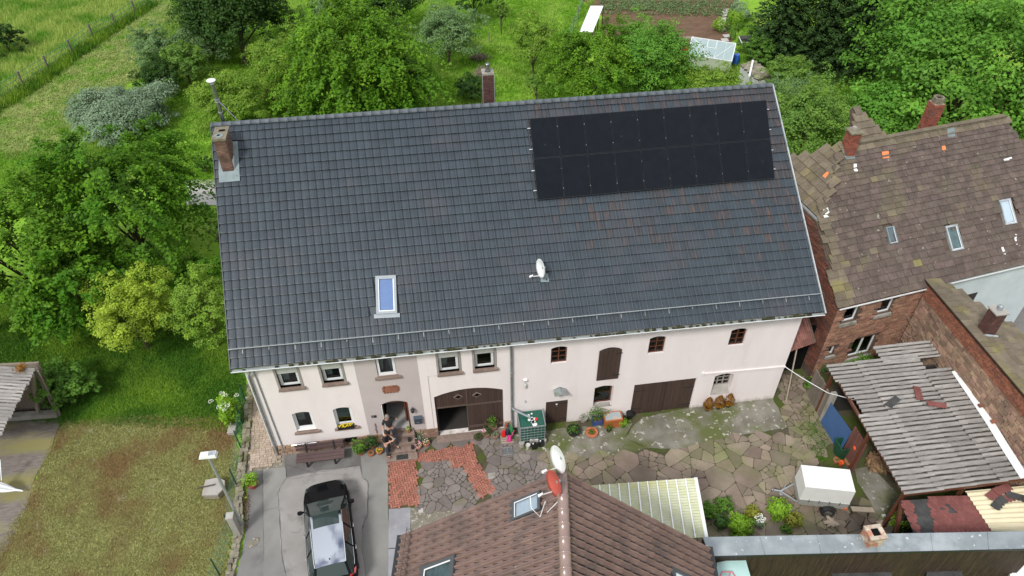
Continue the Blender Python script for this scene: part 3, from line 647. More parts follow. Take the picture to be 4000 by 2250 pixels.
def tileVF(w, l, prof, front=.055, scoop=True):
    k = w/.299; V = []; F = []
    rows = [(0, 0), (.035, .004), (l, .0)]
    for (y, dz) in rows:
        for x, z in prof: V.append((x*k, y, z+dz))
    n = len(prof)
    for r in range(len(rows)-1):
        for i in range(n-1): F.append((r*n+i, r*n+i+1, (r+1)*n+i+1, (r+1)*n+i))
    o = len(V)
    for x, z in prof: V.append((x*k, .0, z-front))
    for i in range(n-1): F.append((o+i, o+i+1, i+1, i))
    V += [(0, l, -.03), (k*.299, l, -.03)]   # sides
    F += [(o, 0, 2*n, len(V)-2), (n-1, o+n-1, len(V)-1, 3*n-1)]
    return np.array(V, float), F
tv = tileVF(.299, .40, prof)
it_d, it_r = [], []
def quadmat(s0, s1, t0, t1, h0, h1, w, l, ptf):
    p = ptf(s0, t0, h0); ex = (ptf(s1, t0, h0)-p)/w; ey = (ptf(s0, t1, h1)-p)/l; nn = np.cross(ex, ey); nn /= np.linalg.norm(nn)
    return np.array([[ex[0], ey[0], nn[0], p[0]], [ex[1], ey[1], nn[1], p[1]], [ex[2], ey[2], nn[2], p[2]], [0, 0, 0, 1.]])
sol = [RP(2067.5, 461.9, .12), RP(2994, 389.7, .12), RP(3027.8, 696.7, .12), RP(2099, 782, .12)]
holes = [(RP(1446, 1075), RP(1560, 1232)), (RP(872, 640), RP(930, 710))]
for r in range(NR):
    for c in range(NC):
        t0 = r/NR; t1 = min((r+1.06)/NR, 1.0); s0 = c/NC; s1 = (c+1)/NC
        M = quadmat(s0, s1, t0, t1, .044+rng.normal(0, .003), -.014, .299, .40, roofpt)
        P = roofpt((s0+s1)/2, (r+.5)/NR)
        px, py, _ = proj(P)
        if 1456 < px < 1556 and 1088 < py < 1226: continue
        if sol[0][0]+.3 < P[0] < sol[2][0]-.3 and sol[2][2]+.25 < P[2] < sol[0][2]-.2: continue
        rust = (P[0] > 12.5 and P[2] > 7.4) and random.random() < (.35+.6*min(1, max(0, (P[0]-13)/8)))*min(1, max(.15, (P[2]-7.2)/2.8))
        if P[0] > 21.6 and P[2] > 9: rust = random.random() < .8
        (it_r if rust else it_d).append((0, M))
pieces(roof, "roof_tile", it_d, MATS["dark_tile"], sub=[tv], limit=300)
NPIECES[(roof.name, "roof_tile")] = 240
pieces(roof, "roof_tile", it_r, MATS["rusty_tile"], sub=[tv], limit=300)
# ridge tiles
its = []; nrt = 63; rd = RR-RL; Lr = np.linalg.norm(rd); rd /= Lr
def halfpipe(r, l, n=8, flare=.014, th=.03):
    V = []; F = []
    for (y, k) in ((0, flare), (.05, flare), (.051, 0), (l, 0)):
        for i in range(n+1):
            a = math.pi*(i/n); V.append((-math.cos(a)*(r+k), y, math.sin(a)*(r+k)*.8-.03))
    for j in range(3):
        for i in range(n): F.append((j*(n+1)+i, (j+1)*(n+1)+i, (j+1)*(n+1)+i+1, j*(n+1)+i+1))
    return np.array(V), F
upv = np.array((0, 0, 1.)); xr = np.cross(rd, upv); xr /= np.linalg.norm(xr)
for k in range(nrt):
    p = RL+rd*(Lr*k/nrt)+upv*.0; M = np.eye(4); M[:3, 0] = xr; M[:3, 1] = rd; M[:3, 2] = np.cross(xr, rd); M[:3, 3] = p; its.append((0, M))
pieces(roof, "ridge_tile", its, MATS["ridge_metal_grey"], sub=[halfpipe(.13, Lr/nrt*1.03)], smooth=True)
# gutter, fascia, verges
ge = ER-EL; gd = ge/np.linalg.norm(ge); yo = np.array((0, -1., 0))
b = B(); V = []; F = []
for k, p in enumerate((EL-gd*.02, ER+gd*.02)):
    for i in range(9):
        a = math.pi*i/8; V.append(p+yo*(.075-.075*math.cos(a))+np.array((0, 0, -.06-.075*math.sin(a))))
for i in range(8): F.append((i, i+1, 9+i+1, 9+i))
F += [tuple(range(8, -1, -1)), tuple(range(9, 18))]
b.add(V, F); gut = b.build("gutter", MATS["zinc_dull"], house)
B().bar(EL+yo*.155+(0, 0, -.055), ER+yo*.155+(0, 0, -.055), .022).build("gutter_bead", MATS["white_metal"], gut)
B().bar(ER+(.015, -.1, -.02)+nR*.04, RR+(.03, 0, 0)+nR*.05, .05, .09, up=nR).build("verge_trim", MATS["zinc"], roof)
B().bar(EL+(-.015, -.05, -.03)+nR*.0, RL+(-.02, 0, -.02), .03, .12, up=nR).build("verge_trim", MATS["dark_tile"], roof)
B().box(.02, FL, -.02, .0-.004, 5.72, 5.86).build("eaves_board", MATS["shutter_box"], house)
# moss in the gutter
it = []
for k in range(120):
    t = random.random()**.7 if random.random() < .8 else random.random(); p = EL*(1-t)+ER*t+yo*.06+np.array((0, 0, -.07)); M = np.eye(4); M[:3, 3] = p; s = random.uniform(.5, 1.3); M[:3, :3] *= s; it.append((0, M))
mat("moss_dark", (.035, .04, .018), (.06, .06, .03), sc=12, rough=1, bump=.5)
VV = []; FF = []
for _, M in it:
    V, F = boxVF(.13, .07, .05, .012); V = V @ M[:3, :3].T+M[:3, 3]; FF += [tuple(i+len(VV)*8 for i in f) for f in F]; VV.append(V)
o = link("gutter_moss", mkmesh("gutter_moss", np.concatenate(VV)-origin(house), FF, MATS["moss_dark"]), gut); o['kind'] = 'stuff'
# snow guard
p0, p1 = RP(893, 1367, .10), RP(3207, 1148, .10); sd_ = (p1-p0); sl = np.linalg.norm(sd_); sd_ /= sl; upr = RF.uy
sg = thing("snow_guard", "long galvanised snow guard rail running along the lower part of the farmhouse roof", "snow guard", tuple((p0+p1)/2))
B().bar(p0+nR*.10, p1+nR*.10, .035, .02).bar(p0+nR*.0, p1+nR*.0, .03, .015).build("rail", MATS["galvanised"], sg)
its = []; nb_ = 190
for k in range(nb_):
    p = p0+sd_*(sl*(k+.5)/nb_); M = np.eye(4); M[:3, 0] = sd_; M[:3, 1] = upr; M[:3, 2] = nR; M[:3, 3] = p; its.append((0, M))
pieces(sg, "rung", its, MATS["galvanised"], sub=[boxVF(.012, .012, .1)], limit=0)
its = []
for k in range(24):
    p = p0+sd_*(sl*(k+.5)/24); M = np.eye(4); M[:3, 0] = sd_; M[:3, 1] = upr; M[:3, 2] = nR; M[:3, 3] = p-nR*.09-upr*.12; its.append((0, M))
Vb = np.concatenate([boxVF(.03, .30, .02)[0], boxVF(.03, .02, .16)[0]+(0, .12, 0)]); Fb = boxVF(1, 1, 1)[1]; Fb = Fb+[tuple(i+8 for i in f) for f in Fb]
pieces(sg, "bracket", its, MATS["zinc_dull"], sub=[(Vb, Fb)])
# downpipes
def pipe(name, pts, r, m, parent, label=None, cl=None, **kw):
    o = B().tube(pts, r, 8).build(name, MATS[m], parent, smooth=False, label=label, **kw); shade_auto(o)
    return o
dp = pipe("downpipe", [(.35, -.28, 5.86), (.22, -.2, 5.5), (.12, -.07, 5.2), (.10, -.07, .1)], .05, "zinc_dull", house)
pipe("conduit", [(.36, -.04, 5.6), (.38, -.04, 2.5), (.40, -.04, .1)], .022, "zinc_dull", house)
dp2 = pipe("downpipe", [(10.40, -.45, 5.85), (10.40, -.2, 5.6), (10.40, -.08, 5.45), (10.40, -.08, .0)], .05, "zinc_dull", house)
for z in (3.8, 1.5, .5): B().tube([(10.40, -.08, z), (10.40, -.08, z+.04)], .062, 8).build("pipe_clip", MATS["galvanised"], dp2)
for z in (4.3, 2.6, 1.0): B().tube([(.10, -.07, z), (.10, -.07, z+.04)], .062, 8).build("pipe_clip", MATS["galvanised"], dp)
pipe("thin_conduit", [(7.33, -.012, 4.0), (6.95, -.012, 4.02), (6.95, -.012, .6)], .009, "shutter_box", house)
rail_ = B().bar((18.98, -.03, 2.20), (22.82, -.03, 2.06), .05, .09).build("cable_duct", MATS["render_white"], house)
B().box(18.9, 19.0, -.07, 0, 2.12, 2.3).build("duct_end", MATS["white_plastic"], house)
# chimney on the left verge
def brick_tower(par, x0, x1, y0, y1, zt, zbf, m="brick_dark", bl=.20, bh=.062, bd=.012, mort="mortar", faces="FRLB", name="brick"):
    """bricks round a rectangular shaft; zbf(x, y) = height where it meets the roof"""
    zlo = min(zbf(x0, y0), zbf(x1, y0), zbf(x0, y1), zbf(x1, y1))-.05
    B().box(x0+.012, x1-.012, y0+.012, y1-.012, zlo, zt).build("shaft", MATS[mort], par)
    items = []; n = int((zt-zlo)/(bh+.012)); sub = []
    for fa in faces:
        L = (x1-x0) if fa in "FB" else (y1-y0)
        for k in range(n):
            z = zt-(k+1)*(bh+.012); off = -(bl/2) if k % 2 else 0; a = off
            while a < L-.02:
                a0, a1 = max(a, 0)+.005, min(a+bl, L)-.005; a += bl
                if a1-a0 < .03: continue
                if fa in "FB":
                    yy = (y0-bd, y0+.03) if fa == "F" else (y1-.03, y1+bd); c8 = (x0+a0, x0+a1, *yy)
                else:
                    xx = (x1-.03, x1+bd) if fa == "R" else (x0-bd, x0+.03); c8 = (*xx, y0+a0, y0+a1)
                if z+bh < zbf((c8[0]+c8[1])/2, (c8[2]+c8[3])/2)-.02: continue
                V = np.array([(x, y, zz) for zz in (z, z+bh) for x, y in ((c8[0], c8[2]), (c8[1], c8[2]), (c8[1], c8[3]), (c8[0], c8[3]))])+rng.uniform(-.003, .003, (8, 3))
                items.append(((V, [(0, 3, 2, 1), (4, 5, 6, 7), (0, 1, 5, 4), (1, 2, 6, 5), (2, 3, 7, 6), (3, 0, 4, 7)]), None))
    pieces(par, name, items, MATS[m], limit=300)
rz_ = lambda x, y: float((EL+ (0,0,0))[2] + (-(nR[0]*(x-EL[0])+nR[1]*(y-EL[1]))/nR[2]))
ch = thing("chimney", "tall brown brick chimney with a round flue plate on the dark roof", "chimney", (0, 6.25, 11))
brick_tower(ch, -.24, .20, 5.83, 6.70, 12.20, rz_, faces="FRLB", bl=.21, bh=.056)
B().box(-.29, .25, 5.78, 6.75, 12.20, 12.30).build("cap", MATS["cap_concrete"], ch)
B().lathe((-.05, 6.05, 12.30), [(.17, 0), (.17, .015), (.08, .02), (.07, .02)], 20).build("flue_plate", MATS["zinc_dull"], ch)
B().lathe((-.05, 6.05, 12.318), [(.0, .004), (.06, .004)], 16).build("flue_hole", MATS["soot"], ch); B().box(-.1, .14, 6.36, 6.52, 12.29, 12.305).build("flue_hole", MATS["soot"], ch)
b = B(); b.fbox(RF, *( (-.15-EL[0]), (.42-EL[0])), 0, 0, 0, 0) if False else None
def onroof(x, y, h=0.0): return np.array((x, y, rz_(x, y)))+nR*h
B().add([onroof(-.40, 5.50, .06), onroof(.40, 5.50, .06), onroof(.40, 5.84, .07), onroof(-.40, 5.84, .07)], [(0, 1, 2, 3)]).add([onroof(.19, 5.84, .07), onroof(.40, 5.84, .06), onroof(.40, 6.8, .06), onroof(.19, 6.8, .07)], [(0, 1, 2, 3)]).add([onroof(-.40, 5.84, .06), onroof(-.23, 5.84, .07), onroof(-.23, 6.5, .07), onroof(-.36, 6.5, .06)], [(0, 1, 2, 3)]).build("flashing", MATS["lead_sheet"], ch)
B().box(.212, .222, 5.86, 6.6, 10.9, 11.25).build("upstand", MATS["white_metal"], ch)
# steel flue
fl_ = thing("flue_pipe", "slim stainless steel flue pipe with round cap behind the left ridge end", "flue pipe", (-.2, 7.75, 11.9))
pipe("pipe", [(-.2, 7.75, 11.6), (-.2, 7.75, 13.62)], .085, "steel_shiny", fl_)
B().lathe((-.2, 7.75, 13.62), [(.10, 0), (.07, .06), (.05, .14)], 16).build("collar", MATS["steel_shiny"], fl_)
B().lathe((-.2, 7.75, 13.76), [(.18, 0), (.17, .02), (.02, .06)], 20).build("rain_cap", MATS["white_metal"], fl_)
for z in (12.4, 12.85, 12.95): B().tube([(-.2, 7.75, z), (-.2, 7.75, z+.03)], .10, 14).build("clamp", MATS["galvanised"], fl_)
pipe("brace", [(-.14, 7.7, 12.9), (.45, 7.45, 12.12)], .02, "steel_shiny", fl_); pipe("brace", [(-.2, 7.85, 12.9), (.35, 7.75, 12.0)], .02, "steel_shiny", fl_)
# rear brick chimney
rc = thing("chimney", "narrow dark brick chimney with a metal pot standing behind the middle of the ridge", "chimney", (10.68, 8.5, 11.5))
brick_tower(rc, 10.44, 10.90, 8.35, 8.8, 12.90, lambda x, y: 11.0, m="brick_chim", bl=.2, bh=.06, faces="FRL")
B().prism([(10.42, 8.33, 12.90), (10.92, 8.33, 12.90), (10.92, 8.82, 12.90), (10.42, 8.82, 12.90)], (0, 0, .08)).build("cap", MATS["concrete"], rc)
B().lathe((10.67, 8.57, 12.98), [(.13, 0), (.09, .06), (.08, .16), (.10, .18), (.09, .26), (.11, .28), (.09, .34)], 14).build("chimney_pot", MATS["steel_shiny"], rc, smooth=True)
for x in (10.425, 10.915): B().bar((x, 8.34, 11.2), (x, 8.34, 12.9), .025).build("corner_strip", MATS["galvanised"], rc)
# ---------------- paving ----------------
def clip_half(P, px, py, nx, ny):
    out = []; n = len(P)
    for i in range(n):
        a, b_ = P[i], P[(i+1) % n]; da = (a[0]-px)*nx+(a[1]-py)*ny; db = (b_[0]-px)*nx+(b_[1]-py)*ny
        if da <= 0: out.append(a)
        if (da < 0) != (db < 0) and da != db:
            t = da/(da-db); out.append((a[0]+(b_[0]-a[0])*t, a[1]+(b_[1]-a[1])*t))
    return out
def flagstones(parent, name, P, spacing, m, dz=.012, th=.035, gap=.02, jit=.32, avoid=(), sizevar=None, rot=0., asp=1.0, limit=300):
    """irregular stones: cells of scattered points, each a slab with its own height"""
    P = [tuple(p[:2]) for p in P]; xs = [p[0] for p in P]; ys = [p[1] for p in P]; pts = []
    x = min(xs)-spacing*2; c, s = math.cos(rot), math.sin(rot); mx, my = (min(xs)+max(xs))/2, (min(ys)+max(ys))/2; Rr = max(max(xs)-min(xs), max(ys)-min(ys))*.75+spacing*2
    u = -Rr
    row = 0
    while u < Rr:
        v = -Rr+(spacing*asp*.5 if row % 2 else 0)
        while v < Rr:
            q = (mx+(u*s+v*c)+rng.normal(0, jit*spacing), my+(u*c-v*s)+rng.normal(0, jit*spacing)); v += spacing*asp
            pts.append(q)
            if random.random() < .28: pts.append((q[0]+random.uniform(-.5, .5)*spacing, q[1]+random.uniform(-.5, .5)*spacing))
        u += spacing; row += 1
    A = np.array(pts); items = []
    for i, (x, y) in enumerate(pts):
        if (y > -.32 and x < 22.9) or not inpoly(x, y, P) or any(inpoly(x, y, q) for q in avoid): continue
        d = np.hypot(A[:, 0]-x, A[:, 1]-y); nb = np.argsort(d)[1:16]
        cell = [(x-spacing*1.3, y-spacing*1.3), (x+spacing*1.3, y-spacing*1.3), (x+spacing*1.3, y+spacing*1.3), (x-spacing*1.3, y+spacing*1.3)]
        for k in nb:
            qx, qy = A[k]; dd = d[k]
            if dd < 1e-6: continue
            nx, ny = (qx-x)/dd, (qy-y)/dd; cell = clip_half(cell, x+nx*(dd/2-gap/2), y+ny*(dd/2-gap/2), nx, ny)
            if len(cell) < 3: break
        if len(cell) < 3: continue
        for part in split_cell(cell, spacing, gap): stone(part, items, dz, th, gap)
    pieces(parent, name, items, m, limit=limit)
def area_(P): return abs(sum(P[k][0]*P[(k+1) % len(P)][1]-P[(k+1) % len(P)][0]*P[k][1] for k in range(len(P))))/2
def split_cell(P, sp, gap, lev=0):
    """a big cell cracked into uneven stones"""
    A_ = area_(P)
    if lev > 3 or A_ < sp*sp*.16 or random.random() < (.30 if lev == 0 else .45): return [P]
    c = np.mean(P, axis=0)+rng.normal(0, math.sqrt(A_)*.10, 2); Q_ = np.array(P)-np.mean(P, axis=0); ev, vec = np.linalg.eigh(Q_.T @ Q_); d = vec[:, 1]; a = math.atan2(d[1], d[0])+rng.normal(0, .13); nx, ny = math.cos(a), math.sin(a)
    p1 = clip_half(P, c[0]-nx*gap/2, c[1]-ny*gap/2, nx, ny); p2 = clip_half(P, c[0]+nx*gap/2, c[1]+ny*gap/2, -nx, -ny)
    if len(p1) < 3 or len(p2) < 3 or min(area_(p1), area_(p2)) < .006: return [P]
    return split_cell(p1, sp, gap, lev+1)+split_cell(p2, sp, gap, lev+1)
def stone(cell, items, dz, th, gap):
        # chip the corners and roughen
        C = []
        n = len(cell)
        for k in range(n):
            a = np.array(cell[k]); p_ = np.array(cell[k-1]); q_ = np.array(cell[(k+1) % n]); l1, l2 = np.linalg.norm(p_-a), np.linalg.norm(q_-a)
            if min(l1, l2) < .03: C.append(a); continue
            f = min(.2, .05/min(l1, l2)); C += [a+(p_-a)*f, a+(q_-a)*f]
        n = len(C)
        if n > 16: C = C[::2]; n = len(C)
        cen = np.mean(C, axis=0); h = th+rng.normal(0, .006); tl = rng.normal(0, .012, 2); V = []
        for q in C: V.append((q[0], q[1], gz(q[0])+dz+h+(q-cen) @ tl*.6))
        for q in C:
            o_ = cen+(q-cen)*1.01; V.append((o_[0], o_[1], gz(q[0])+dz-.02))
        F = [tuple(range(n))]+[(k, n+k, n+(k+1) % n, (k+1) % n) for k in range(n)]
        a = 0
        for k in range(n): a += C[k][0]*C[(k+1) % n][1]-C[(k+1) % n][0]*C[k][1]
        if a < 0: F = [tuple(reversed(f)) for f in F]
        items.append(((np.array(V), F), None))
def setting(name):
    o = bpy.data.objects.new(name, None); COL.objects.link(o); o['kind'] = 'structure'; ORG[o.name] = np.zeros(3); o.empty_display_size = .1; return o
yard = setting("courtyard_paving")
brickP = Pp((40, 365), (300, 345), (300, 290), (585, 250), (700, 212), (850, 195), (862, 350), (1055, 655), (905, 722), (715, 425), (640, 440), (615, 365), (305, 385), (325, 690), (345, 800), (50, 805), c=K5)
def herringbone(parent, P, bl, bw, rot, m, dz, limit=300, name="paving_brick", gap=.008):
    P = [tuple(p[:2]) for p in P]; xs = [p[0] for p in P]; ys = [p[1] for p in P]; mx, my = (min(xs)+max(xs))/2, (min(ys)+max(ys))/2
    Rr = max(max(xs)-min(xs), max(ys)-min(ys)); n = int(Rr/bw)+4; c, s = math.cos(rot), math.sin(rot); items = []
    for i in range(-n, n):
        for j in range(-n, n):
            k = (i-j) % 4
            if k == 0: cx, cy, a = i+1, j+.5, 0          # lying brick covers (i, j), (i+1, j)
            elif k == 3: cx, cy, a = i+.5, j+1, 1
            else: continue
            x, y = cx*bw, cy*bw
            wx, wy = mx+x*c-y*s, my+x*s+y*c
            if not inpoly(wx, wy, P): continue
            t = rot+(math.pi/2 if a else 0)+rng.normal(0, .012); M = np.eye(4); M[:3, :3] = [[math.cos(t), -math.sin(t), 0], [math.sin(t), math.cos(t), 0], [0, 0, 1]]
            M[:3, 3] = (wx+rng.normal(0, .002), wy+rng.normal(0, .002), gz(wx)+dz+rng.normal(0, .0015)); items.append((0, M))
    pieces(parent, name, items, m, sub=[boxVF(bl-.016, bw-.016, .04)], limit=limit)
bp = Pp((40, 365), (300, 345), (300, 290), (585, 250), (700, 212), (850, 195), (862, 350), (790, 370), (715, 425), (640, 440), (615, 365), (305, 385), (325, 690), (345, 800), (50, 805), c=K5)
herringbone(yard, bp, .2, .1, .14, MATS["paver_red"], .02, limit=170)
dg = Pp((720, 395), (862, 345), (1055, 655), (905, 722), c=K5)
_d = np.array(dg[1])-np.array(dg[2]); herringbone(yard, dg, .2, .1, math.atan2(_d[1], _d[0]), MATS["paver_red"], .02, limit=300)
inner = Pp((308, 392), (600, 375), (640, 445), (715, 430), (905, 722), (820, 860), (640, 830), (330, 800), (322, 560), c=K5)
flagstones(yard, "flagstone", inner, .46, MATS["flagstone_grey"], limit=110, gap=.018)
slabs = Pp((290, 90), (580, 40), (1060, 30), (1110, 90), (1110, 195), (862, 200), (700, 212), (585, 250), (300, 290), c=K5)
flagstones(yard, "flagstone", slabs, .66, MATS["flagstone_grey"], gap=.015, jit=.12, asp=1.3, rot=.05, th=.05, limit=150)
midP = Pp((862, 205), (1070, 185), (1500, 270), (1560, 330), (1460, 600), (1060, 760), (865, 345), c=K5)
flagstones(yard, "flagstone", midP, .62, MATS["flagstone_grey"], gap=.02, limit=200)
rightP = Pp((-120, 420), (500, 360), (940, 310), (1200, 255), (1740, 185), (1960, 150), (2100, 440), (2130, 560), (2300, 700), (2480, 850), (2600, 800), (2760, 880), (2860, 1060), (2800, 1130), (2000, 1140), (1200, 1130), (700, 1140), (100, 1100), (-200, 800), (-200, 500), c=K6)
flagstones(yard, "flagstone", rightP, .86, MATS["flagstone"], gap=.018, jit=.10, limit=300, asp=1.3, rot=.12)
rightQ = [] and Pp((2170, 800), (2229, 700), (2500, 850), (2750, 1000), (2600, 1100), (2170, 1110), c=K6)
0 and flagstones(yard, "flagstone", rightQ, .6, MATS["flagstone"], gap=.03, limit=300)
farP = Pp((45, 330), (110, 200), (230, 170), (330, 400), (430, 560), (300, 740), (130, 730), (110, 530), c=zrr)
flagstones(yard, "flagstone", farP, .6, MATS["flagstone"], gap=.025, jit=.15, limit=330, dz=.0)
# path of tan pavers beside the house
path = setting("side_path")
pth = Pp((1010, 1560), (1040, 1600), (1115, 1790), (1112, 1808), (975, 1838), (978, 1650), (975, 1560))
sheet("side_path_bed", Pp((1000, 1480), (1062, 1640), (1130, 1770), (1135, 1850), (960, 1880), (968, 1650), (962, 1500)), MATS["gravel_dirt"], .012, .02)
its = []
for r in range(60):
    x = -1.45+random.uniform(-.02, .02); y = -.9+r*.125
    while x < .06:
        l = random.choice((.12, .16, .2, .24))
        if inpoly(x+l/2, y, [tuple(q) for q in pth]):
            V, F = boxVF(l-.012, .113, .045, .003); M = np.eye(4); M[:3, 3] = (x+l/2, y, gz(x)+.012); its.append(((V, F), M))
        x += l
pieces(path, "paver", its, MATS["paver_tan"])
# low rubble wall along the path
lw = thing("rubble_wall", "low mossy rubble stone kerb wall between the brown lawn and the side path", "wall", (-1.3, -1, 0))
its = []
line = [(-1.55, 5.0), (-1.45, 2.2), (-1.38, 1.1), (-1.34, -.5), (-1.27, -2.2), (-1.05, -3.3), (-1.15, -5.5), (-1.6, -8.0)]
for i in range(len(line)-1):
    a, b_ = np.array(line[i]), np.array(line[i+1]); L = np.linalg.norm(b_-a); t = 0; d = (b_-a)/L; nrm = np.array((-d[1], d[0]))
    while t < L:
        l = random.uniform(.14, .34)
        for row in (0, 1):
            V, F = boxVF(l*.95, random.uniform(.13, .2), random.uniform(.10, .22), .02); an = math.atan2(d[1], d[0])+rng.normal(0, .1); c = a+d*(t+l/2)+nrm*(row*.16-.08)+rng.normal(0, .015, 2)
            M = np.eye(4); M[:2, :2] = [[math.cos(an), -math.sin(an)], [math.sin(an), math.cos(an)]]; M[:3, 3] = (c[0], c[1], 0); its.append(((V, F), M))
        t += l
pieces(lw, "stone", its, MATS["rubble_stone"])
# drain grate, entrance steps, mat
dr = thing("drain_grate", "rectangular steel drain grate set in the yard stones below the green tank", "grate", tuple(G(*K5(1168, 278))))
c0 = G(*K5(1168, 278)); b = B(); b.box(c0[0]-.23, c0[0]+.23, c0[1]-.2, c0[1]+.2, .0+gz(c0[0]), gz(c0[0])+.05); b.build("frame", MATS["soot"], dr)
its = []
for k in range(20):
    M = np.eye(4); M[:3, 3] = (c0[0]-.20+k*.021+(.012 if k > 9 else -.012), c0[1], gz(c0[0])+.052); its.append((0, M))
pieces(dr, "bar", its, MATS["galvanised"], sub=[boxVF(.009, .36, .015)])
B().box(c0[0]-.23, c0[0]+.23, c0[1]-.2, c0[1]-.18, gz(c0[0])+.05, gz(c0[0])+.07).box(c0[0]-.23, c0[0]+.23, c0[1]+.18, c0[1]+.2, gz(c0[0])+.05, gz(c0[0])+.07).box(c0[0]-.01, c0[0]+.01, c0[1]-.18, c0[1]+.18, gz(c0[0])+.05, gz(c0[0])+.07).build("rim", MATS["galvanised"], dr)
steps = thing("entrance_steps", "worn brown sandstone steps leading up to the arched entrance door", "steps", (5.4, -.4, 0))
for i, (y0, y1, zt_) in enumerate(((-.30, .0, .66), (-.56, -.30, .44), (-.80, -.56, .22), (-1.12, -.80, .07))):
    b = B(); b.box(4.76+(.0 if i < 3 else .02), 6.08+(.0 if i < 3 else .05), y0, y1, -.06, zt_); b.build("step", MATS["sandstone_trim"], steps)
B().box(5.22, 5.72, -1.08, -.84, .07, .09).build("doormat", MATS["door_mat"], None, label="dark rectangular doormat on the lowest slab of the entrance steps", cat="doormat")
hr = thing("handrail", "thin metal handrail at the left edge of the entrance steps", "handrail", (4.8, -.4, 0))
B().tube([(4.8, -.05, .75), (4.8, -.05, 1.55), (4.8, -.75, 1.05), (4.8, -.75, .1)], .018, 6).build("rail", MATS["galvanised"], hr)
# ---------------- things on the roof ----------------
sa = thing("solar_array", "black solar array, two rows of nine panels high on the dark roof", "solar panels", tuple(np.mean(sol, axis=0)))
def bil(P, s, t): return (P[3]*(1-s)+P[2]*s)*(1-t)+(P[0]*(1-s)+P[1]*s)*t
for r in range(2):
    for c in range(9):
        g = .0013; s0, s1 = c/9+g, (c+1)/9-g; t0, t1 = r/2+g*2.5, (r+1)/2-g*2.5
        p = [bil(sol, s0, t0), bil(sol, s1, t0), bil(sol, s1, t1), bil(sol, s0, t1)]
        b = B(); b.prism([q-nR*.035 for q in p], nR*.03); fo = b.build("solar_panel", MATS["solar_frame"], sa)
        ins = [q+(np.mean(p, axis=0)-q)*.02 for q in p]
        B().add([q+nR*.002 for q in ins], [(0, 1, 2, 3)]).build("cell_sheet", MATS["solar_glass"], fo)
for r in range(2):
    for c in range(1, 9):
        for f in (.22, .72):
            q = bil(sol, c/9, (r+f)/2); M = np.eye(4)
            V, F = boxVF(.018, .028, .006); Q = np.stack([RF.ux, RF.uy, nR], 1); V = V @ Q.T+q
            B().add(V, F).build("clamp", MATS["solar_frame"], sa)
B().bar(bil(sol, -.006, .02)-nR*.07, bil(sol, -.006, .98)-nR*.07, .05, .05, up=nR).build("side_rail", MATS["steel_dark"], sa)
for f in (.12, .36, .62, .88):
    a_, b_ = bil(sol, -.012, f)-nR*.05, bil(sol, 1.008, f)-nR*.05; B().bar(a_, b_, .035, .035, up=nR).build("mounting_rail", MATS["galvanised"], sa)
def skylight(label, P, nrm, parent_name="skylight", h=.10, m_fr="zinc", glassm="skylight_glass", inner="skylight_blind", fr=.13, group=None, apron=True):
    """roof window: P = corners top left, top right, bottom right, bottom left on the roof"""
    P = [np.array(p) for p in P]; c = np.mean(P, axis=0); t = thing(parent_name, label, "skylight", tuple(c), group); nrm = np.array(nrm)
    ux = (P[1]-P[0]+P[2]-P[3])/2; uy = (P[0]-P[3]+P[1]-P[2])/2; W = np.linalg.norm(ux); H = np.linalg.norm(uy); ux /= W; uy -= ux*(uy @ ux); uy /= np.linalg.norm(uy)
    f = frame(c, ux, uy); f.n = nrm if f.n @ nrm > 0 else -nrm; g = lambda a, b_, hh: c+ux*a+uy*b_+f.n*hh
    b = B(); w2, h2 = W/2, H/2; fw = fr*W
    for a0, a1, b0, b1 in ((-w2, -w2+fw, -h2, h2), (w2-fw, w2, -h2, h2), (-w2+fw, w2-fw, -h2, -h2+fw), (-w2+fw, w2-fw, h2-fw*1.4, h2)): b.fbox(g, a0, a1, b0, b1, -.03, h)
    b.build("frame", MATS[m_fr], t)
    B().add([g(-w2+fw, -h2+fw, h*.75), g(w2-fw, -h2+fw, h*.75), g(w2-fw, h2-fw*1.4, h*.75), g(-w2+fw, h2-fw*1.4, h*.75)], [(0, 1, 2, 3)]).build("pane", MATS[glassm], t)
    B().add([g(-w2+fw, -h2+fw, h*.2), g(w2-fw, -h2+fw, h*.2), g(w2-fw, h2-fw*1.4, h*.2), g(-w2+fw, h2-fw*1.4, h*.2)], [(0, 1, 2, 3)]).build("blind", MATS[inner], t)
    b = B(); iw = fw; 
    for a0, a1, b0, b1 in ((-w2+iw, -w2+iw*1.35, -h2+fw, h2-fw*1.4), (w2-iw*1.35, w2-iw, -h2+fw, h2-fw*1.4), (-w2+iw*1.35, w2-iw*1.35, -h2+fw, -h2+fw*1.35)): b.fbox(g, a0, a1, b0, b1, h*.6, h*.85)
    b.build("inner_frame", MATS["white_plastic"], t)
    if apron: B().fbox(g, -w2*1.25, w2*1.25, -h2-.16, -h2, -.02, .035).build("apron", MATS[m_fr], t)
    return t
mat("frame_grey", (.24, .27, .29), (.28, .31, .33), sc=4, rough=.45)
skylight("blue blinded roof window low on the left half of the dark farmhouse roof", [RP(*crop(2.576, 1300, 950)(*q), .03) for q in ((425, 335), (625, 325), (660, 705), (445, 715))], nR, m_fr="frame_grey", fr=.12)
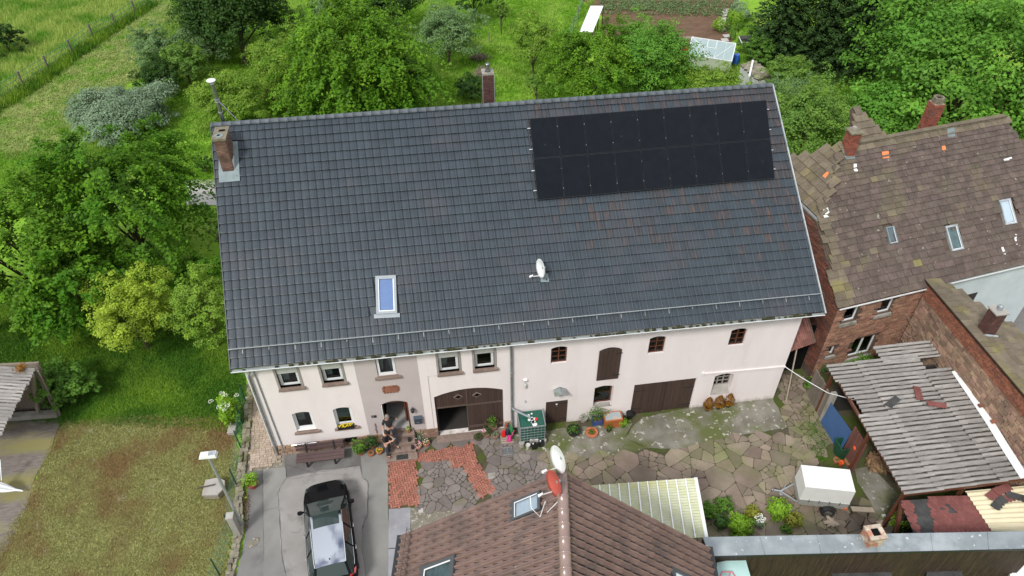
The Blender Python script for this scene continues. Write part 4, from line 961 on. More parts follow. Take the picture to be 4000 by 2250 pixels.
def dish(label, foot, c, aim, r, m="white_plastic", armdir=None, plate=None, plane=None, name="satellite_dish"):
    foot, c, aim = np.array(foot, float), np.array(c, float), np.array(aim, float); aim /= np.linalg.norm(aim); t = thing(name, label, "satellite dish", tuple(foot))
    V = []; F = []; n = 28; X = np.cross(aim, (0, 0, 1)); X /= np.linalg.norm(X); Yv = np.cross(X, aim)
    for side, off in ((0, 0), (1, -.008)):
        for i in range(6):
            rr = r*i/5
            for k in range(n):
                a = 2*math.pi*k/n; V.append(c+X*math.cos(a)*rr*.92+Yv*math.sin(a)*rr+aim*(.28*rr*rr/r-.14*r+off))
    for s_ in (0, 1):
        for i in range(5):
            for k in range(n):
                j = (k+1) % n; q = (s_*6*n+i*n+k, s_*6*n+i*n+j, s_*6*n+(i+1)*n+j, s_*6*n+(i+1)*n+k); F.append(q if s_ == 0 else tuple(reversed(q)))
    for k in range(n): j = (k+1) % n; F.append((5*n+k, 5*n+j, 11*n+j, 11*n+k))
    B().add(V, F).build("reflector", MATS[m], t, smooth=True)
    B().tube([c-Yv*r*.95-aim*.02, c-Yv*r*.80+aim*r*1.15], .018, 6).build("arm", MATS["white_metal"], t)
    e = c-Yv*r*.80+aim*r*1.15; B().tube([e, e-(aim*.12)+Yv*.05], [.04, .03], 10).box(*[v for k in range(3) for v in (e[k]-.03, e[k]+.03)]).build("receiver", MATS["white_plastic"], t)
    B().tube([foot, foot*.3+c*.7-aim*.12, c-aim*.12], .022, 8).tube([c-aim*.16, c-aim*.05], .05, 8).build("mast", MATS["galvanised"], t)
    if plate: B().add(plate, [(0, 1, 2, 3)]).build("foot_plate", MATS["lead_sheet"], t)
    return t
q = crop(2.576, 1300, 950); pl = [RP(*q(*v), .05) for v in ((2090, 392), (2178, 390), (2165, 305), (2095, 308))]
dish("white satellite dish on the middle of the dark farmhouse roof", RP(*q(2135, 345), .05), RP(*q(2133, 345), 0)+np.array((-.15, -.02, .52)), (-.95, -.28, .12), .40, plate=[p for p in pl])
# ---------------- wall fittings ----------------
def wl(name, label, cat, loc): return thing(name, label, cat, loc)
t = wl("wall_lamp", "small black coach lamp on the taupe wall right of the entrance", "wall lamp", (6.14, -.05, 2.1))
B().lathe((6.14, -.12, 2.0), [(.03, -.06), (.07, 0), (.085, .14), (.09, .15), (.03, .22), (.01, .27)], 8).build("lantern", MATS["steel_dark"], t); B().bar((6.14, 0, 2.18), (6.14, -.12, 2.24), .02).build("bracket", MATS["steel_dark"], t)
t = wl("letterbox", "dark blue grey letterbox mounted on the taupe wall beside the entrance", "letterbox", (6.31, -.06, 1.35))
B().box(6.14, 6.48, -.12, -.001, 1.14, 1.50).build("box", MATS["slate_blue"], t); B().prism([(6.13, -.15, 1.50), (6.49, -.15, 1.50), (6.49, 0, 1.56), (6.13, 0, 1.56)], (0, 0, .015)).build("lid", MATS["slate_blue"], t); B().box(6.24, 6.36, -.124, -.12, 1.24, 1.26).build("name_strip", MATS["galvanised"], t)
t = wl("intercom", "small black intercom plate on the wall left of the entrance", "intercom", (4.49, -.02, 1.87)); B().box(4.39, 4.59, -.03, -.001, 1.80, 1.93).build("plate", MATS["steel_dark"], t); B().box(4.43, 4.48, -.034, -.03, 1.83, 1.90).build("button", MATS["galvanised"], t)
t = wl("chilli_string", "hanging string of dried red chillies on the wall left of the entrance", "decoration", (4.47, -.03, 1.3))
b = B()
for k in range(14): zz = 1.42-k*.05; b.tube([(4.47, -.03, zz), (4.47+random.uniform(-.05, .05), -.05, zz-.08)], [.012, .004], 5)
b.build("chillies", MATS["chilli"], t)['kind'] = 'stuff'
t = wl("bulkhead_lamp", "glass bulkhead lamp on the white wall right of the middle downpipe", "wall lamp", (10.99, -.05, 2.78)); B().lathe((10.99, -.07, 2.66), [(.03, 0), (.05, .04), (.05, .18), (.06, .19), (.05, .24)], 10).build("globe", MATS["shutter_box"], t); B().box(10.95, 11.03, -.03, 0, 2.8, 2.92).build("mount", MATS["galvanised"], t)
t = wl("motion_sensor", "small white motion sensor above the bulkhead lamp", "sensor", (10.99, -.05, 3.14)); B().box(10.91, 11.07, -.1, 0, 3.13, 3.18).build("housing", MATS["white_plastic"], t); B().box(10.94, 11.04, -.09, -.01, 3.08, 3.13).build("lens", MATS["soot"], t)
t = wl("wall_tap", "small tap on the white wall left of the low barn door", "tap", (10.99, -.04, 1.75)); B().bar((10.99, 0, 1.8), (10.99, -.07, 1.78), .03).bar((10.99, -.07, 1.79), (10.99, -.07, 1.68), .02).build("spout", MATS["galvanised"], t)
t = wl("door_canopy", "small grey tin gabled canopy on the white wall above the low barn door", "canopy", (12.5, -.2, 2.3))
for s_, xe in ((-1, 12.22), (1, 12.78)): B().add([(12.5, -.42, 2.42), (12.5, 0, 2.42), (xe, 0, 2.27), (xe, -.42, 2.27), (12.5, -.42, 2.405), (12.5, 0, 2.405), (xe, 0, 2.255), (xe, -.42, 2.255)], [(0, 1, 2, 3), (7, 6, 5, 4), (0, 3, 7, 4)]).build("roof_sheet", MATS["zinc_dull"], t)
t = wl("flower_ornament", "small white metal flower ornament on the low barn door", "ornament", (12.42, .01, 1.2)); B().lathe((12.42, .02, 1.22), [(.05, 0), (.02, .012)], 8, ax=(0, -1, 0)).tube([(12.42, .015, 1.2), (12.44, .015, 1.08)], .006, 4).build("flower", MATS["white_plastic"], t)
B().tube([(.84, -.12, .68), (1.05, -.13, .70), (1.9, -.14, .72)], .045, 10).build("steel_pipe", MATS["steel_shiny"], None, label="shiny horizontal steel pipe at the foot of the wall above the bench", cat="pipe")
pipe("power_cable", [(22.8, -.03, 2.06), (23.4, -.6, 1.85), (24.2, -1.5, 1.75), (25.0, -2.2, 1.98)], .016, "white_plastic", None, label="white cable hanging from the barn corner to the corrugated shed", cat="cable")
# bench
bn = thing("bench", "long dark brown wooden bench standing against the wall below the windows", "bench", (2.0, -.6, 0))
for y0, y1 in ((-.90, -.75), (-.73, -.58), (-.56, -.42)): B().box(1.02, 3.04, y0, y1, .42, .46).build("seat_slat", MATS["bench_wood"], bn)
for z0, z1_ in ((.52, .68), (.71, .86)): B().box(1.0, 3.02, -.33-.04*(z0 > .6)*-1, -.29+.04*(z0 > .6), z0, z1_).build("back_slat", MATS["bench_wood"], bn)
for x in (1.45, 2.62): B().box(x-.04, x+.04, -.88, -.40, .36, .42).box(x-.04, x+.04, -.86, -.80, 0, .36).box(x-.04, x+.04, -.42, -.36, 0, .42).bar((x, -.39, .4), (x, -.26, .88), .06).build("leg", MATS["steel_dark"], bn)
# rain tank
tk = thing("rain_tank", "green covered rain tank in a steel cage beside the middle downpipe", "water tank", (11.2, -.5, 0))
mat("tank_tarp", (.008, .075, .05), (.012, .10, .07), sc=5, rough=.35)
mat("tank_tarp_white", (.7, .72, .7), None, rough=.7)
x0, x1, y0, y1 = 10.66, 11.72, -.98, -.10; zb = .06
b = B(); b.box(x0, x1, y0, y1, zb+.12, zb+1.05); b.build("tank", MATS["tank_tarp"], tk)
b = B(); V = []; n = 10
for i in range(n+1):
    for j in range(n+1): V.append((x0+.03+(x1-x0-.06)*i/n, y0+.03+(y1-y0-.06)*j/n, zb+1.06+.02*math.sin(i*1.7)*math.cos(j*1.3)))
b.add(V, [(i*(n+1)+j, (i+1)*(n+1)+j, (i+1)*(n+1)+j+1, i*(n+1)+j+1) for i in range(n) for j in range(n)]); b.build("tarp", MATS["tank_tarp"], tk, smooth=True)
for _ in range(9):
    cx_, cy_0 = random.uniform(11.05, 11.42), random.uniform(-.92, -.25); n = 9; r = random.uniform(.04, .14); B().add([(cx_+r*random.uniform(.5, 1.1)*math.cos(k*2*math.pi/n), cy_0+r*random.uniform(.5, 1.1)*math.sin(k*2*math.pi/n), zb+1.09) for k in range(n)], [tuple(range(n))]).build("worn_patch", MATS["tank_tarp_white"], tk)
B().lathe((11.40, -.62, zb+1.10), [(.07, 0), (.07, .03), (.03, .04)], 14).build("red_cap", MATS["red_plastic"], tk)
b = B()
for k in range(6): z = zb+.15+k*.18; b.tube([(x0-.02, y0-.02, z), (x1+.02, y0-.02, z), (x1+.02, y1+.02, z), (x0-.02, y1+.02, z), (x0-.02, y0-.02, z)], .011, 5, cap=False)
for k in range(8):
    x = x0+(x1-x0)*k/7; b.bar((x, y0-.02, zb+.12), (x, y0-.02, zb+1.08), .014); y = y0+(y1-y0)*k/7; b.bar((x1+.02, y, zb+.12), (x1+.02, y, zb+1.08), .014); b.bar((x0-.02, y, zb+.12), (x0-.02, y, zb+1.08), .014)
b.tube([(x0-.03, y1, zb+1.12), (x0-.03, y0-.03, zb+1.12), (x1+.03, y0-.03, zb+1.12), (x1+.03, y1, zb+1.12)], .018, 6); b.build("cage", MATS["galvanised"], tk)
B().box(x0-.02, x1+.02, y0-.02, y1, zb, zb+.1).build("pallet", MATS["steel_dark"], tk)
pipe("rain_feed_pipe", [(10.42, -.12, 1.45), (10.62, -.25, 1.38), (11.15, -.52, 1.20)], .048, "frame_grey", None, label="grey plastic pipe slanting from the downpipe onto the green tank", cat="pipe")
for i, (x, y) in enumerate(((10.70, -1.0), (11.68, -1.0))):
    B().lathe((x, y-.02, gz(x)), [(.13, 0), (.13, .28), (.11, .30)], 12).build("stone_block", MATS["concrete"], None, label=("round grey stone block under the left front corner of the tank", "round grey stone block under the right front corner of the tank")[i], cat="stone")
# ---------------- pots and plants near the house ----------------
def pot(x, y, r, h, m="terracotta", z=None, par=None, name="pot"):
    z = gz(x)+.03 if z is None else z
    o = B().lathe((x, y, z), [(r*.68, 0), (r*.95, h*.82), (r*1.06, h*.83), (r*1.06, h), (r*.93, h), (r*.88, h*.86), (0, h*.84)], 18).build(name, MATS[m], par); shade_auto(o, 35); return o
def leafcloud(name, c, rad, n, size, m, parent=None, seed=0, droop=.0, shell=.5, up=.5, flat=1., **kw):
    """n leaf quads through an ellipsoid, denser towards its skin"""
    g = np.random.default_rng(seed+int(abs(c[0])*100)+int(abs(c[1])*10)); d = g.normal(size=(n, 3)); d /= np.linalg.norm(d, axis=1)[:, None]
    rr = (shell+(1-shell)*g.random(n)**.5); lob = 1+.18*np.sin(d[:, 0]*5+seed)+.15*np.sin(d[:, 1]*6+d[:, 2]*4+seed*2)
    P = d*rr[:, None]*lob[:, None]*np.array(rad)+np.array(c); nn = d+g.normal(size=(n, 3))*.55+np.array((0, 0, up)); nn /= np.linalg.norm(nn, axis=1)[:, None]
    return leaves(name, P, nn, g.uniform(.6, 1.3, n)*size, m, parent, g, np.clip(rr*.6+d[:, 2]*.25+g.normal(0, .12, n), 0, 1), **kw)
def leaves(name, P, nn, sz, m, parent, g, tint, asp=.62, **kw):
    n = len(P); a = np.cross(nn, g.normal(size=(n, 3))); a /= (np.linalg.norm(a, axis=1)[:, None]+1e-9); b_ = np.cross(nn, a)
    a = a*sz[:, None]; b_ = b_*(sz*asp)[:, None]; V = np.empty((n, 4, 3)); bend = nn*(sz*.18)[:, None]
    V[:, 0] = P-a*.5-bend; V[:, 1] = P+b_*.5; V[:, 2] = P+a*.5-bend; V[:, 3] = P-b_*.5; V = V.reshape(-1, 3)-origin(parent)
    me = mkmesh(name, V, np.arange(4*n, dtype=np.int32).reshape(-1, 4), MATS[m])
    at = me.attributes.new("tint", 'FLOAT', 'POINT'); at.data.foreach_set("value", np.repeat(tint, 4).astype(np.float32))
    o = link(name, me, parent); tag(o, **kw); return o
leafmat("leaf_mid", (0.046, 0.116, 0.019), (0.155, 0.310, 0.043))
leafmat("leaf_dark", (0.031, 0.078, 0.022), (0.085, 0.186, 0.043))
leafmat("leaf_bright", (0.109, 0.232, 0.023), (0.310, 0.527, 0.046))
leafmat("leaf_yellow", (.16, .17, .02), (.34, .36, .06))
leafmat("leaf_silver", (0.124, 0.186, 0.109), (0.310, 0.419, 0.264))
leafmat("leaf_rust", (.22, .10, .015), (.42, .21, .03))
mat("fl_pink", (.75, .25, .38), (.8, .6, .62), sc=30, rough=.6); mat("fl_yellow", (.72, .50, .01), None, rough=.6); mat("fl_white", (.78, .78, .68), None, rough=.6)
def blossoms(par, c, rad, n, m, size=.03, name="blossom"):
    g = np.random.default_rng(int(abs(c[0])*77)); b = B()
    for _ in range(n):
        d = g.normal(size=3); d[2] = abs(d[2]); d /= np.linalg.norm(d); p = np.array(c)+d*np.array(rad)*g.uniform(.85, 1.1); b.lathe(p, [(size*.2, -size*.3), (size*.6, .0), (0, size*.25)], 6)
    b.build(name, MATS[m], par)['kind'] = 'stuff'
def potted(name, label, cat, x, y, r, h, pm="terracotta", lm="leaf_mid", lr=None, lh=.2, n=160, ls=.05, fl=None, nf=14, z=None):
    z = gz(x)+.03 if z is None else z
    t = thing(name, label, cat, (x, y, z)); pot(x, y, r, h, pm, z, t); B().lathe((x, y, z+h*.8), [(r*.9, 0), (0, .015)], 12).build("soil", MATS["soil"], t)
    lr = lr or r*1.1
    if n: leafcloud("foliage", (x, y, z+h+lh*.45), (lr, lr, lh*.6), n, ls, lm, t, seed=int(x*10), shell=.15)
    if fl: blossoms(t, (x, y, z+h+lh*.4), (lr*.9, lr*.9, lh*.6), nf, fl)
    return t
def at1(*q): g_ = G(*K1(*q)); return g_[0], g_[1]
def at2(*q): g_ = G(*K2(*q)); return g_[0], g_[1]
def at3(*q): g_ = G(*K3(*q)); return g_[0], g_[1]
x, y = at1(1640, 1375); potted("potted_hydrangea", "leafy green potted hydrangea left of the entrance steps, nearest the bench", "potted plant", x, y+.03, .16, .28, lr=.34, lh=.6, n=420, ls=.09, lm="leaf_mid")
x, y = at1(1790, 1310); potted("potted_geranium", "darker leafy potted plant between the hydrangea and the steps", "potted plant", x, y+.1, .15, .25, lr=.30, lh=.5, n=380, ls=.08, lm="leaf_dark")
x, y = at1(1772, 1395); potted("flower_pot", "low terracotta pot with short green growth in front of the hydrangeas", "potted plant", x, y+.05, .14, .18, n=90, ls=.03, lh=.08, lm="leaf_dark")
x, y = at1(1880, 1370); potted("flower_pot", "terracotta pot of yellow flowers next to the entrance steps", "potted plant", x, y+.05, .15, .2, n=90, ls=.04, lh=.1, fl="fl_yellow", nf=26)
potted("flower_pot", "small pot of yellow green leaves and pink blossoms in the doorway corner", "potted plant", 5.83, -.12, .09, .14, lr=.13, lh=.22, n=120, ls=.05, lm="leaf_bright", fl="fl_pink", nf=14, z=.66)
for i, (x, y, z) in enumerate(((5.84, -.42, .44), (5.95, -.68, .22))): B().box(x-.06, x+.06, y-.06, y+.06, z, z+.17).lathe((x, y, z+.17), [(.05, 0), (.01, .06)], 8).build("lantern", MATS["steel_dark"], None, label=("small black lantern on the upper entrance step", "small black lantern on the lower entrance step")[i], cat="lantern")
x, y = at1(2360, 1310); potted("flower_pot", "pale terracotta pot of pink flowers at the right foot of the entrance steps", "potted plant", x, y+.05, .18, .26, pm="terracotta_pale", n=70, ls=.04, lh=.12, fl="fl_pink", nf=40)
x, y = at1(2465, 1270); potted("flower_pot", "terracotta pot of white flowers beside the pink flower pot", "potted plant", x, y+.05, .16, .2, n=110, ls=.045, lh=.15, fl="fl_white", nf=16)
x, y = at1(2370, 1200); potted("white_flower_plant", "grey green plant with white flowers against the plinth right of the steps", "potted plant", x, y+.0, .12, .2, pm="stone_grey_trim", lm="leaf_silver", lr=.25, lh=.4, n=220, ls=.06, fl="fl_white", nf=14)
x, y = at2(780, 1215); potted("flower_pot", "dark low bowl with red green leaves on the slabs before the gate", "potted plant", x, y+.05, .19, .16, pm="mortar_dark", n=120, ls=.06, lh=.2, lm="leaf_dark")
x, y = at2(875, 1180); potted("flower_pot", "brown clay pot with a pink hydrangea in front of the closed gate leaf", "potted plant", x, y+.03, .2, .3, pm="clay_brown", lm="leaf_dark", lr=.22, lh=.3, n=150, ls=.07)
x0_, y0_ = x, y; blossoms(thing("hydrangea_bloom", "pink hydrangea bloom over the left of the clay pot", "flower", (x-.1, y, .5)), (x-.12, y-.02, .42), (.09, .09, .08), 30, "fl_pink", .035)
x, y = at2(965, 1190); potted("flower_pot", "glazed brown pot with grey succulents at the gate's right end", "potted plant", x, y+.0, .17, .2, pm="clay_brown", lm="leaf_silver", n=90, ls=.06, lh=.12)
x, y = at2(945, 1110); potted("olive_bush", "small upright bush in a basket pot before the closed gate leaf", "potted bush", x, y+.05, .19, .25, pm="clay_brown", lm="leaf_mid", lr=.27, lh=.75, n=420, ls=.06)
# watering cans on a striped tray
b = B(); tr_x, tr_y = at2(1105, 1225)
st = thing("slatted_tray", "pale slatted tray under the watering cans by the tank", "tray", (tr_x, tr_y, 0))
for k in range(4): B().box(tr_x-.28, tr_x+.28, tr_y-.16+k*.11, tr_y-.10+k*.11, gz(tr_x)+.03, gz(tr_x)+.09).build("slat", MATS["pale_wood"], st)
def can(label, x, y, m, ang, z):
    t = thing("watering_can", label, "watering can", (x, y, z)); d = np.array((math.cos(ang), math.sin(ang), 0))
    shade_auto(B().lathe((x, y, z), [(.10, 0), (.115, .02), (.10, .2), (.06, .26), (.07, .28)], 16).build("body", MATS[m], t))
    p = np.array((x, y, z)); B().tube([p+d*.09+(0, 0, .05), p+d*.2+(0, 0, .16), p+d*.33+(0, 0, .30)], [.028, .02, .014], 8).tube([p+d*.33+(0, 0, .30), p+d*.36+(0, 0, .33)], [.02, .045], 10).build("spout", MATS[m], t)
    B().tube([p-d*.10+(0, 0, .06), p-d*.19+(0, 0, .16), p-d*.12+(0, 0, .28), p+(0, 0, .33), p+d*.06+(0, 0, .26)], .013, 6, cap=False).build("handle", MATS[m], t)
x, y = at2(1065, 1180); can("red watering can left of the three standing on the tray", x, y, "red_plastic", 1.1, .02)
x, y = at2(1115, 1165); can("dark blue watering can between the red and the green one", x, y, "navy_plastic", 1.4, .02)
x, y = at2(1155, 1145); can("green watering can nearest the rain tank", x, y, "green_plastic", 1.7, .02)
x, y = at2(1130, 1230); can("pink watering can standing in front of the other cans", x, y, "pink_plastic", .8, .0)
def jerry(label, x, y, m, h=.33):
    t = thing("jerry_can", label, "canister", (x, y, 0)); z = gz(x)+.02; B().box(x-.11, x+.11, y-.08, y+.08, z, z+h).build("body", MATS[m], t); B().lathe((x-.05, y, z+h), [(.03, 0), (.03, .04)], 10).build("cap", MATS["white_plastic"], t); B().tube([(x+.0, y, z+h), (x+.03, y, z+h+.05), (x+.09, y, z+h)], .012, 5).build("handle", MATS[m], t)
for q_, m_, l_ in (((1385, 1260), "stone_grey_trim", "grey canister in the row in front of the green tank, left one"), ((1425, 1250), "shutter_box", "pale canister in the row in front of the green tank"), ((1410, 1310), "black_plastic", "black canister standing foremost before the green tank"), ((1490, 1280), "black_plastic", "black canister under the tank's right corner")):
    x, y = at2(*q_); jerry(l_, x, y, m_)
x, y = at2(1340, 1305); pot(x, y, .1, .22, "shutter_box").name = "bucket"; o = bpy.data.objects["bucket"]; tag(o, "small white bucket left of the black canisters", "bucket")
# right hand pots, crate, orange box
x, y = at3(110, 1320); potted("planter_tub", "wide dark tub of yellowish plants left of the blue crate", "potted plant", x, y+.1, .30, .26, pm="black_plastic", lm="leaf_mid", lr=.32, lh=.25, n=260, ls=.06)
x, y = at3(295, 1335); potted("flower_pot", "wide orange terracotta bowl of low green plants", "potted plant", x, y+.1, .26, .2, pm="terracotta_bright", n=200, ls=.05, lh=.08, lr=.22)
x, y = at3(345, 1190); cr_ = thing("plastic_crate", "blue plastic crate with a tall tomato plant beside the orange box", "crate", (x, y, 0)); b = B(); z = gz(x)
b.box(x-.22, x+.22, y-.15, y+.15, z, z+.04); b.box(x-.22, x+.22, y-.16, y-.14, z, z+.32); b.box(x-.22, x+.22, y+.14, y+.16, z, z+.32); b.box(x-.23, x-.21, y-.15, y+.15, z, z+.32); b.box(x+.21, x+.23, y-.15, y+.15, z, z+.32); b.build("crate_shell", MATS["blue_crate"], cr_); B().box(x-.2, x+.2, y-.13, y+.13, z+.04, z+.22).build("soil", MATS["soil"], cr_)
tp = thing("tomato_plant", "tall thin plant growing from the blue crate against the barn wall", "plant", (x, y, z+.2)); B().tube([(x, y, z+.2), (x-.05, y, z+.6), (x-.15, y+.05, z+1.1)], .01, 5).tube([(x, y, z+.3), (x+.2, y, z+.8)], .008, 5).tube([(x, y, z+.3), (x-.4, y, z+.7)], .008, 5).build("stem", MATS["window_brown"], tp); leafcloud("foliage", (x-.05, y-.05, z+.75), (.55, .25, .45), 420, .075, "leaf_mid", tp, seed=3, shell=.1)
x, y = at3(210, 1190); potted("flower_pot", "grey pot with a sparse white flowered plant behind the orange bowl", "potted plant", x, y+.1, .2, .28, pm="stone_grey_trim", lm="leaf_silver", lr=.22, lh=.3, n=120, ls=.05)
x, y = at3(540, 1225); ob = thing("hutch", "orange wooden hutch with a worn grey lid under the low barn window", "wooden box", (x, y, 0)); z = gz(x)
B().box(14.55, 15.33, -.62, -.15, z, z+.52).build("carcass", MATS["orange_wood"], ob); B().box(14.52, 15.36, -.64, -.12, z+.52, z+.56).build("lid_rim", MATS["orange_wood"], ob); B().box(14.58, 15.30, -.58, -.18, z+.56, z+.575).build("lid", MATS["worn_lid"], ob)
for k in range(6): B().box(14.57+k*.128, 14.57+k*.128+.118, -.635, -.622, z+.04, z+.48).build("board", MATS["orange_wood"], ob)
x, y = at3(682, 1150); pot(x, y+.05, .17, .34, "black_plastic", name="waste_bin"); tag(bpy.data.objects["waste_bin"], "small dark bin between the orange hutch and the double barn door", "bin")
x, y = at3(620, 1240); potted("fern", "pale green bushy fern in a small dark pot in front of the orange hutch", "potted plant", x, y+.05, .1, .14, pm="black_plastic", lm="leaf_bright", lr=.30, lh=.35, n=260, ls=.06)
x, y = at3(470, 1290); potted("fern", "darker small potted plant left of the pale fern", "potted plant", x, y+.05, .11, .16, pm="black_plastic", lm="leaf_mid", lr=.2, lh=.3, n=140, ls=.05)
for i, q_ in enumerate(((1487, 1085), (1600, 1065), (1700, 1045))):
    x, y = at3(*q_); z = gz(x)+.05; t = thing("dwarf_conifer", ("left", "middle", "right")[i]+" one of three small rust coloured conifers in black pots by the barn wall", "potted conifer", (x, y+.1, z), "rust coloured conifers in a row")
    pot(x, y+.12, .15, .2, "black_plastic", z, t); g = np.random.default_rng(i); n = 520; hh = g.random(n)**1.2; a = g.random(n)*6.28; rr = .24*np.minimum(1, (1-hh)*1.6+.12)*np.minimum(1, hh*5+.55)*g.uniform(.75, 1.05, n)
    P = np.stack([x+rr*np.cos(a), y+.12+rr*np.sin(a), z+.18+hh*.72], 1); nn = np.stack([np.cos(a), np.sin(a), g.uniform(-.2, .6, n)], 1); leaves("foliage", P, nn, g.uniform(.05, .1, n), "leaf_rust", t, g, g.random(n), asp=.5)
x, y = G(*K4(500, 545))[:2]; potted("potted_hydrangea", "bright leafy plant in a terracotta pot at the left edge of the driveway", "potted plant", x, y+.05, .2, .3, lm="leaf_bright", lr=.36, lh=.55, n=520, ls=.08, pm="clay_red")
# window flower box
wb = thing("flower_box", "black flower box full of yellow pansies on the lower window sill", "flower box", (3.25, -.06, 1.4)); B().box(2.92, 3.60, -.13, .05, 1.36, 1.52).build("box", MATS["black_plastic"], wb); leafcloud("foliage", (3.26, -.04, 1.54), (.32, .08, .05), 120, .04, "leaf_mid", wb, seed=5, shell=.1); blossoms(wb, (3.26, -.04, 1.53), (.32, .09, .06), 60, "fl_yellow", .04)
# ---------------- foreground house ----------------
mat("clay_tile", (.150, .094, .078), (.195, .128, .106), sc=2, rough=.42, rnd=.10, spec=.5, bump=.15, bsc=40, col3=(.12, .085, .075), sc3=1.2, speck=((.25, .20, .17), 7, .74))
mat("ridge_clay", (.22, .145, .125), (.26, .18, .155), sc=3, rough=.25, coat=.35, bump=.1)
mat("poly_sheet", (.46, .47, .30), (.55, .56, .42), sc=2, rough=.4, col3=(.46, .45, .18), sc3=.8, t3=(.52, .66))
mat("metal_roof", (.21, .24, .25), (.29, .32, .33), sc=1.4, rough=.42, metal=.35, col3=(.36, .39, .40), sc3=.7, t3=(.5, .7), speck=((.55, .58, .58), 6, .68))
mat("reed_wall", (.020, .012, .008), (.060, .033, .018), sc=3, rough=.8, rnd=.25, stretch=(6, 6, .5))
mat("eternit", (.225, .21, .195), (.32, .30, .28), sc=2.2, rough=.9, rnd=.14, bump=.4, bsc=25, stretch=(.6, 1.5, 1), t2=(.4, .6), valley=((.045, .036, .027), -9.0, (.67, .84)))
mat("red_shingle", (.15, .048, .042), (.20, .07, .06), sc=3, rough=.9, rnd=.13, bump=.3)
mat("felt_dark", (.045, .045, .045), (.075, .075, .072), sc=2.5, rough=.95)
mat("cream_sheet", (.66, .58, .38), (.70, .63, .44), sc=2, rough=.6)
mat("blue_sheet", (.045, .10, .22), (.055, .12, .26), sc=2, rough=.5)
mat("render_bluewhite", (.50, .56, .57), (.58, .63, .64), sc=1.2, rough=.9, bump=.2)
mat("car_black", (.006, .006, .007), None, rough=.4, coat=.25, spec=.0)
mat("car_roof", (.44, .46, .50), None, rough=.07, metal=1)  # bright cloud reflection on the black roof put into a pale metal colour
mat("car_glass", (.03, .045, .042), None, rough=.03, coat=.3, spec=.35)
mat("chrome", (.7, .7, .7), None, rough=.12, metal=1)
mat("tail_red", (.45, .01, .01), None, rough=.15, coat=1)
mat("rim", (.35, .35, .36), None, rough=.3, metal=.9)
mat("tarp_white", (.70, .70, .66), (.74, .74, .70), sc=3, rough=.55, bump=.15, bsc=6)
mat("trailer_side", (.42, .42, .38), (.38, .38, .35), sc=4, rough=.5, metal=.3)
mat("teal_sheet", (.36, .55, .52), (.42, .60, .57), sc=1.5, rough=.5)
mat("firewood", (.30, .19, .10), (.20, .12, .065), sc=8, rough=.9, rnd=.3, hue=.01)
FA = np.array((10.77, -8.14, 8.5)); fd = np.array((-.16, -.987, 0)); fd /= np.linalg.norm(fd); fs = np.array((fd[1], -fd[0], 0)); LEN = 8.5
fh = thing("brown_roofed_house", "house in the foreground with a brown clay tile gable roof and shiny ridge", "house", tuple(FA-(0, 0, 8.5)))
eL = FA+fs*5.06-(0, 0, 3.78); eR = FA-fs*4.95-(0, 0, 4.22)
b = B(); a_, c_ = eL-fs*.4-(0, 0, .15), eR+fs*.4-(0, 0, .15)
pts = [a_*(1, 1, 0), c_*(1, 1, 0), c_, FA-(0, 0, .3), a_]; b.prism([np.array(p)+fd*.25 for p in pts], fd*LEN); b.build("wall", MATS["render_white"], fh)
cprof = [(0, .006), (.05, .0), (.10, .004), (.120, .026), (.138, .070), (.170, .090), (.202, .076), (.228, .034), (.24, .008)]
ctv = tileVF(.24, .375, cprof, front=.016)
def tileslope(par, fr, W, H, tw, gauge, VF, m, rmax=300, name="roof_tile", skip=None, partname="roof", k0=1.055):
    sl = bpy.data.objects.new(partname, None); COL.objects.link(sl); sl.parent = par; ORG[sl.name] = origin(par); sl.empty_display_size = .1
    B().fbox(fr, 0, W, 0, H, -.14, -.045).build("roof_deck", MATS["felt_dark"], sl)
    nc, nr = round(W/tw), round(H/gauge); tw, gauge = W/nc, H/nr; its = []
    for r in range(nr):
        for c in range(nc):
            if skip and skip(fr((c+.5)*tw, (r+.5)*gauge, 0)): continue
            M = fmat(fr, c*tw, r*gauge, .018+rng.normal(0, .0015), 0, -math.atan2(.020, gauge)); M[:3, 0] *= 1.0; its.append((0, M))
    pieces(sl, name, its, m, sub=[VF], limit=rmax); return sl
frL = frame(eL, fd, FA-eL); HL = np.linalg.norm(FA-eL); frR = frame(eR+fd*LEN, -fd, FA-eR); HR = np.linalg.norm(FA-eR)
def PL(px, py, fr, h=0): return PLN(px, py, fr.n, fr.o+fr.n*h)
SK1 = [PL(*K5(*q), frL) for q in ((1232, 762), (1490, 650), (1495, 832), (1232, 942))]
s1o = np.mean(SK1, axis=0); s2 = [PL(*K5(*q), frL) for q in ((378, 1392), (690, 1245))]; s2 = [s2[0], s2[1], s2[1]+fd*1.18, s2[0]+fd*1.18]
s3 = [PL(*K6(*q), frR) for q in ((937, 1370), (1125, 1449))]; s3 = [s3[0], s3[1], s3[1]+fd*1.1, s3[0]+fd*1.1]
def near(P, c, r1, r2): d = P-c; return abs(d @ fd) < r1 and abs(d-fd*(d @ fd)) @ np.ones(3) < r2*1.4 if False else (abs(d @ fd) < r1 and np.linalg.norm(d-fd*(d @ fd)) < r2)
tileslope(fh, frL, LEN, HL, .24, .355, ctv, MATS["clay_tile"], skip=lambda P: near(P, s1o, .26, .42) or near(P, np.mean(s2, axis=0), .5, .6))
tileslope(fh, frR, LEN, HR, .24, .355, ctv, MATS["clay_tile"], skip=lambda P: near(P, np.mean(s3, axis=0), .5, .4))
n_ = 20; its = []; xr = np.cross(fd, (0, 0, 1)); xr /= np.linalg.norm(xr)
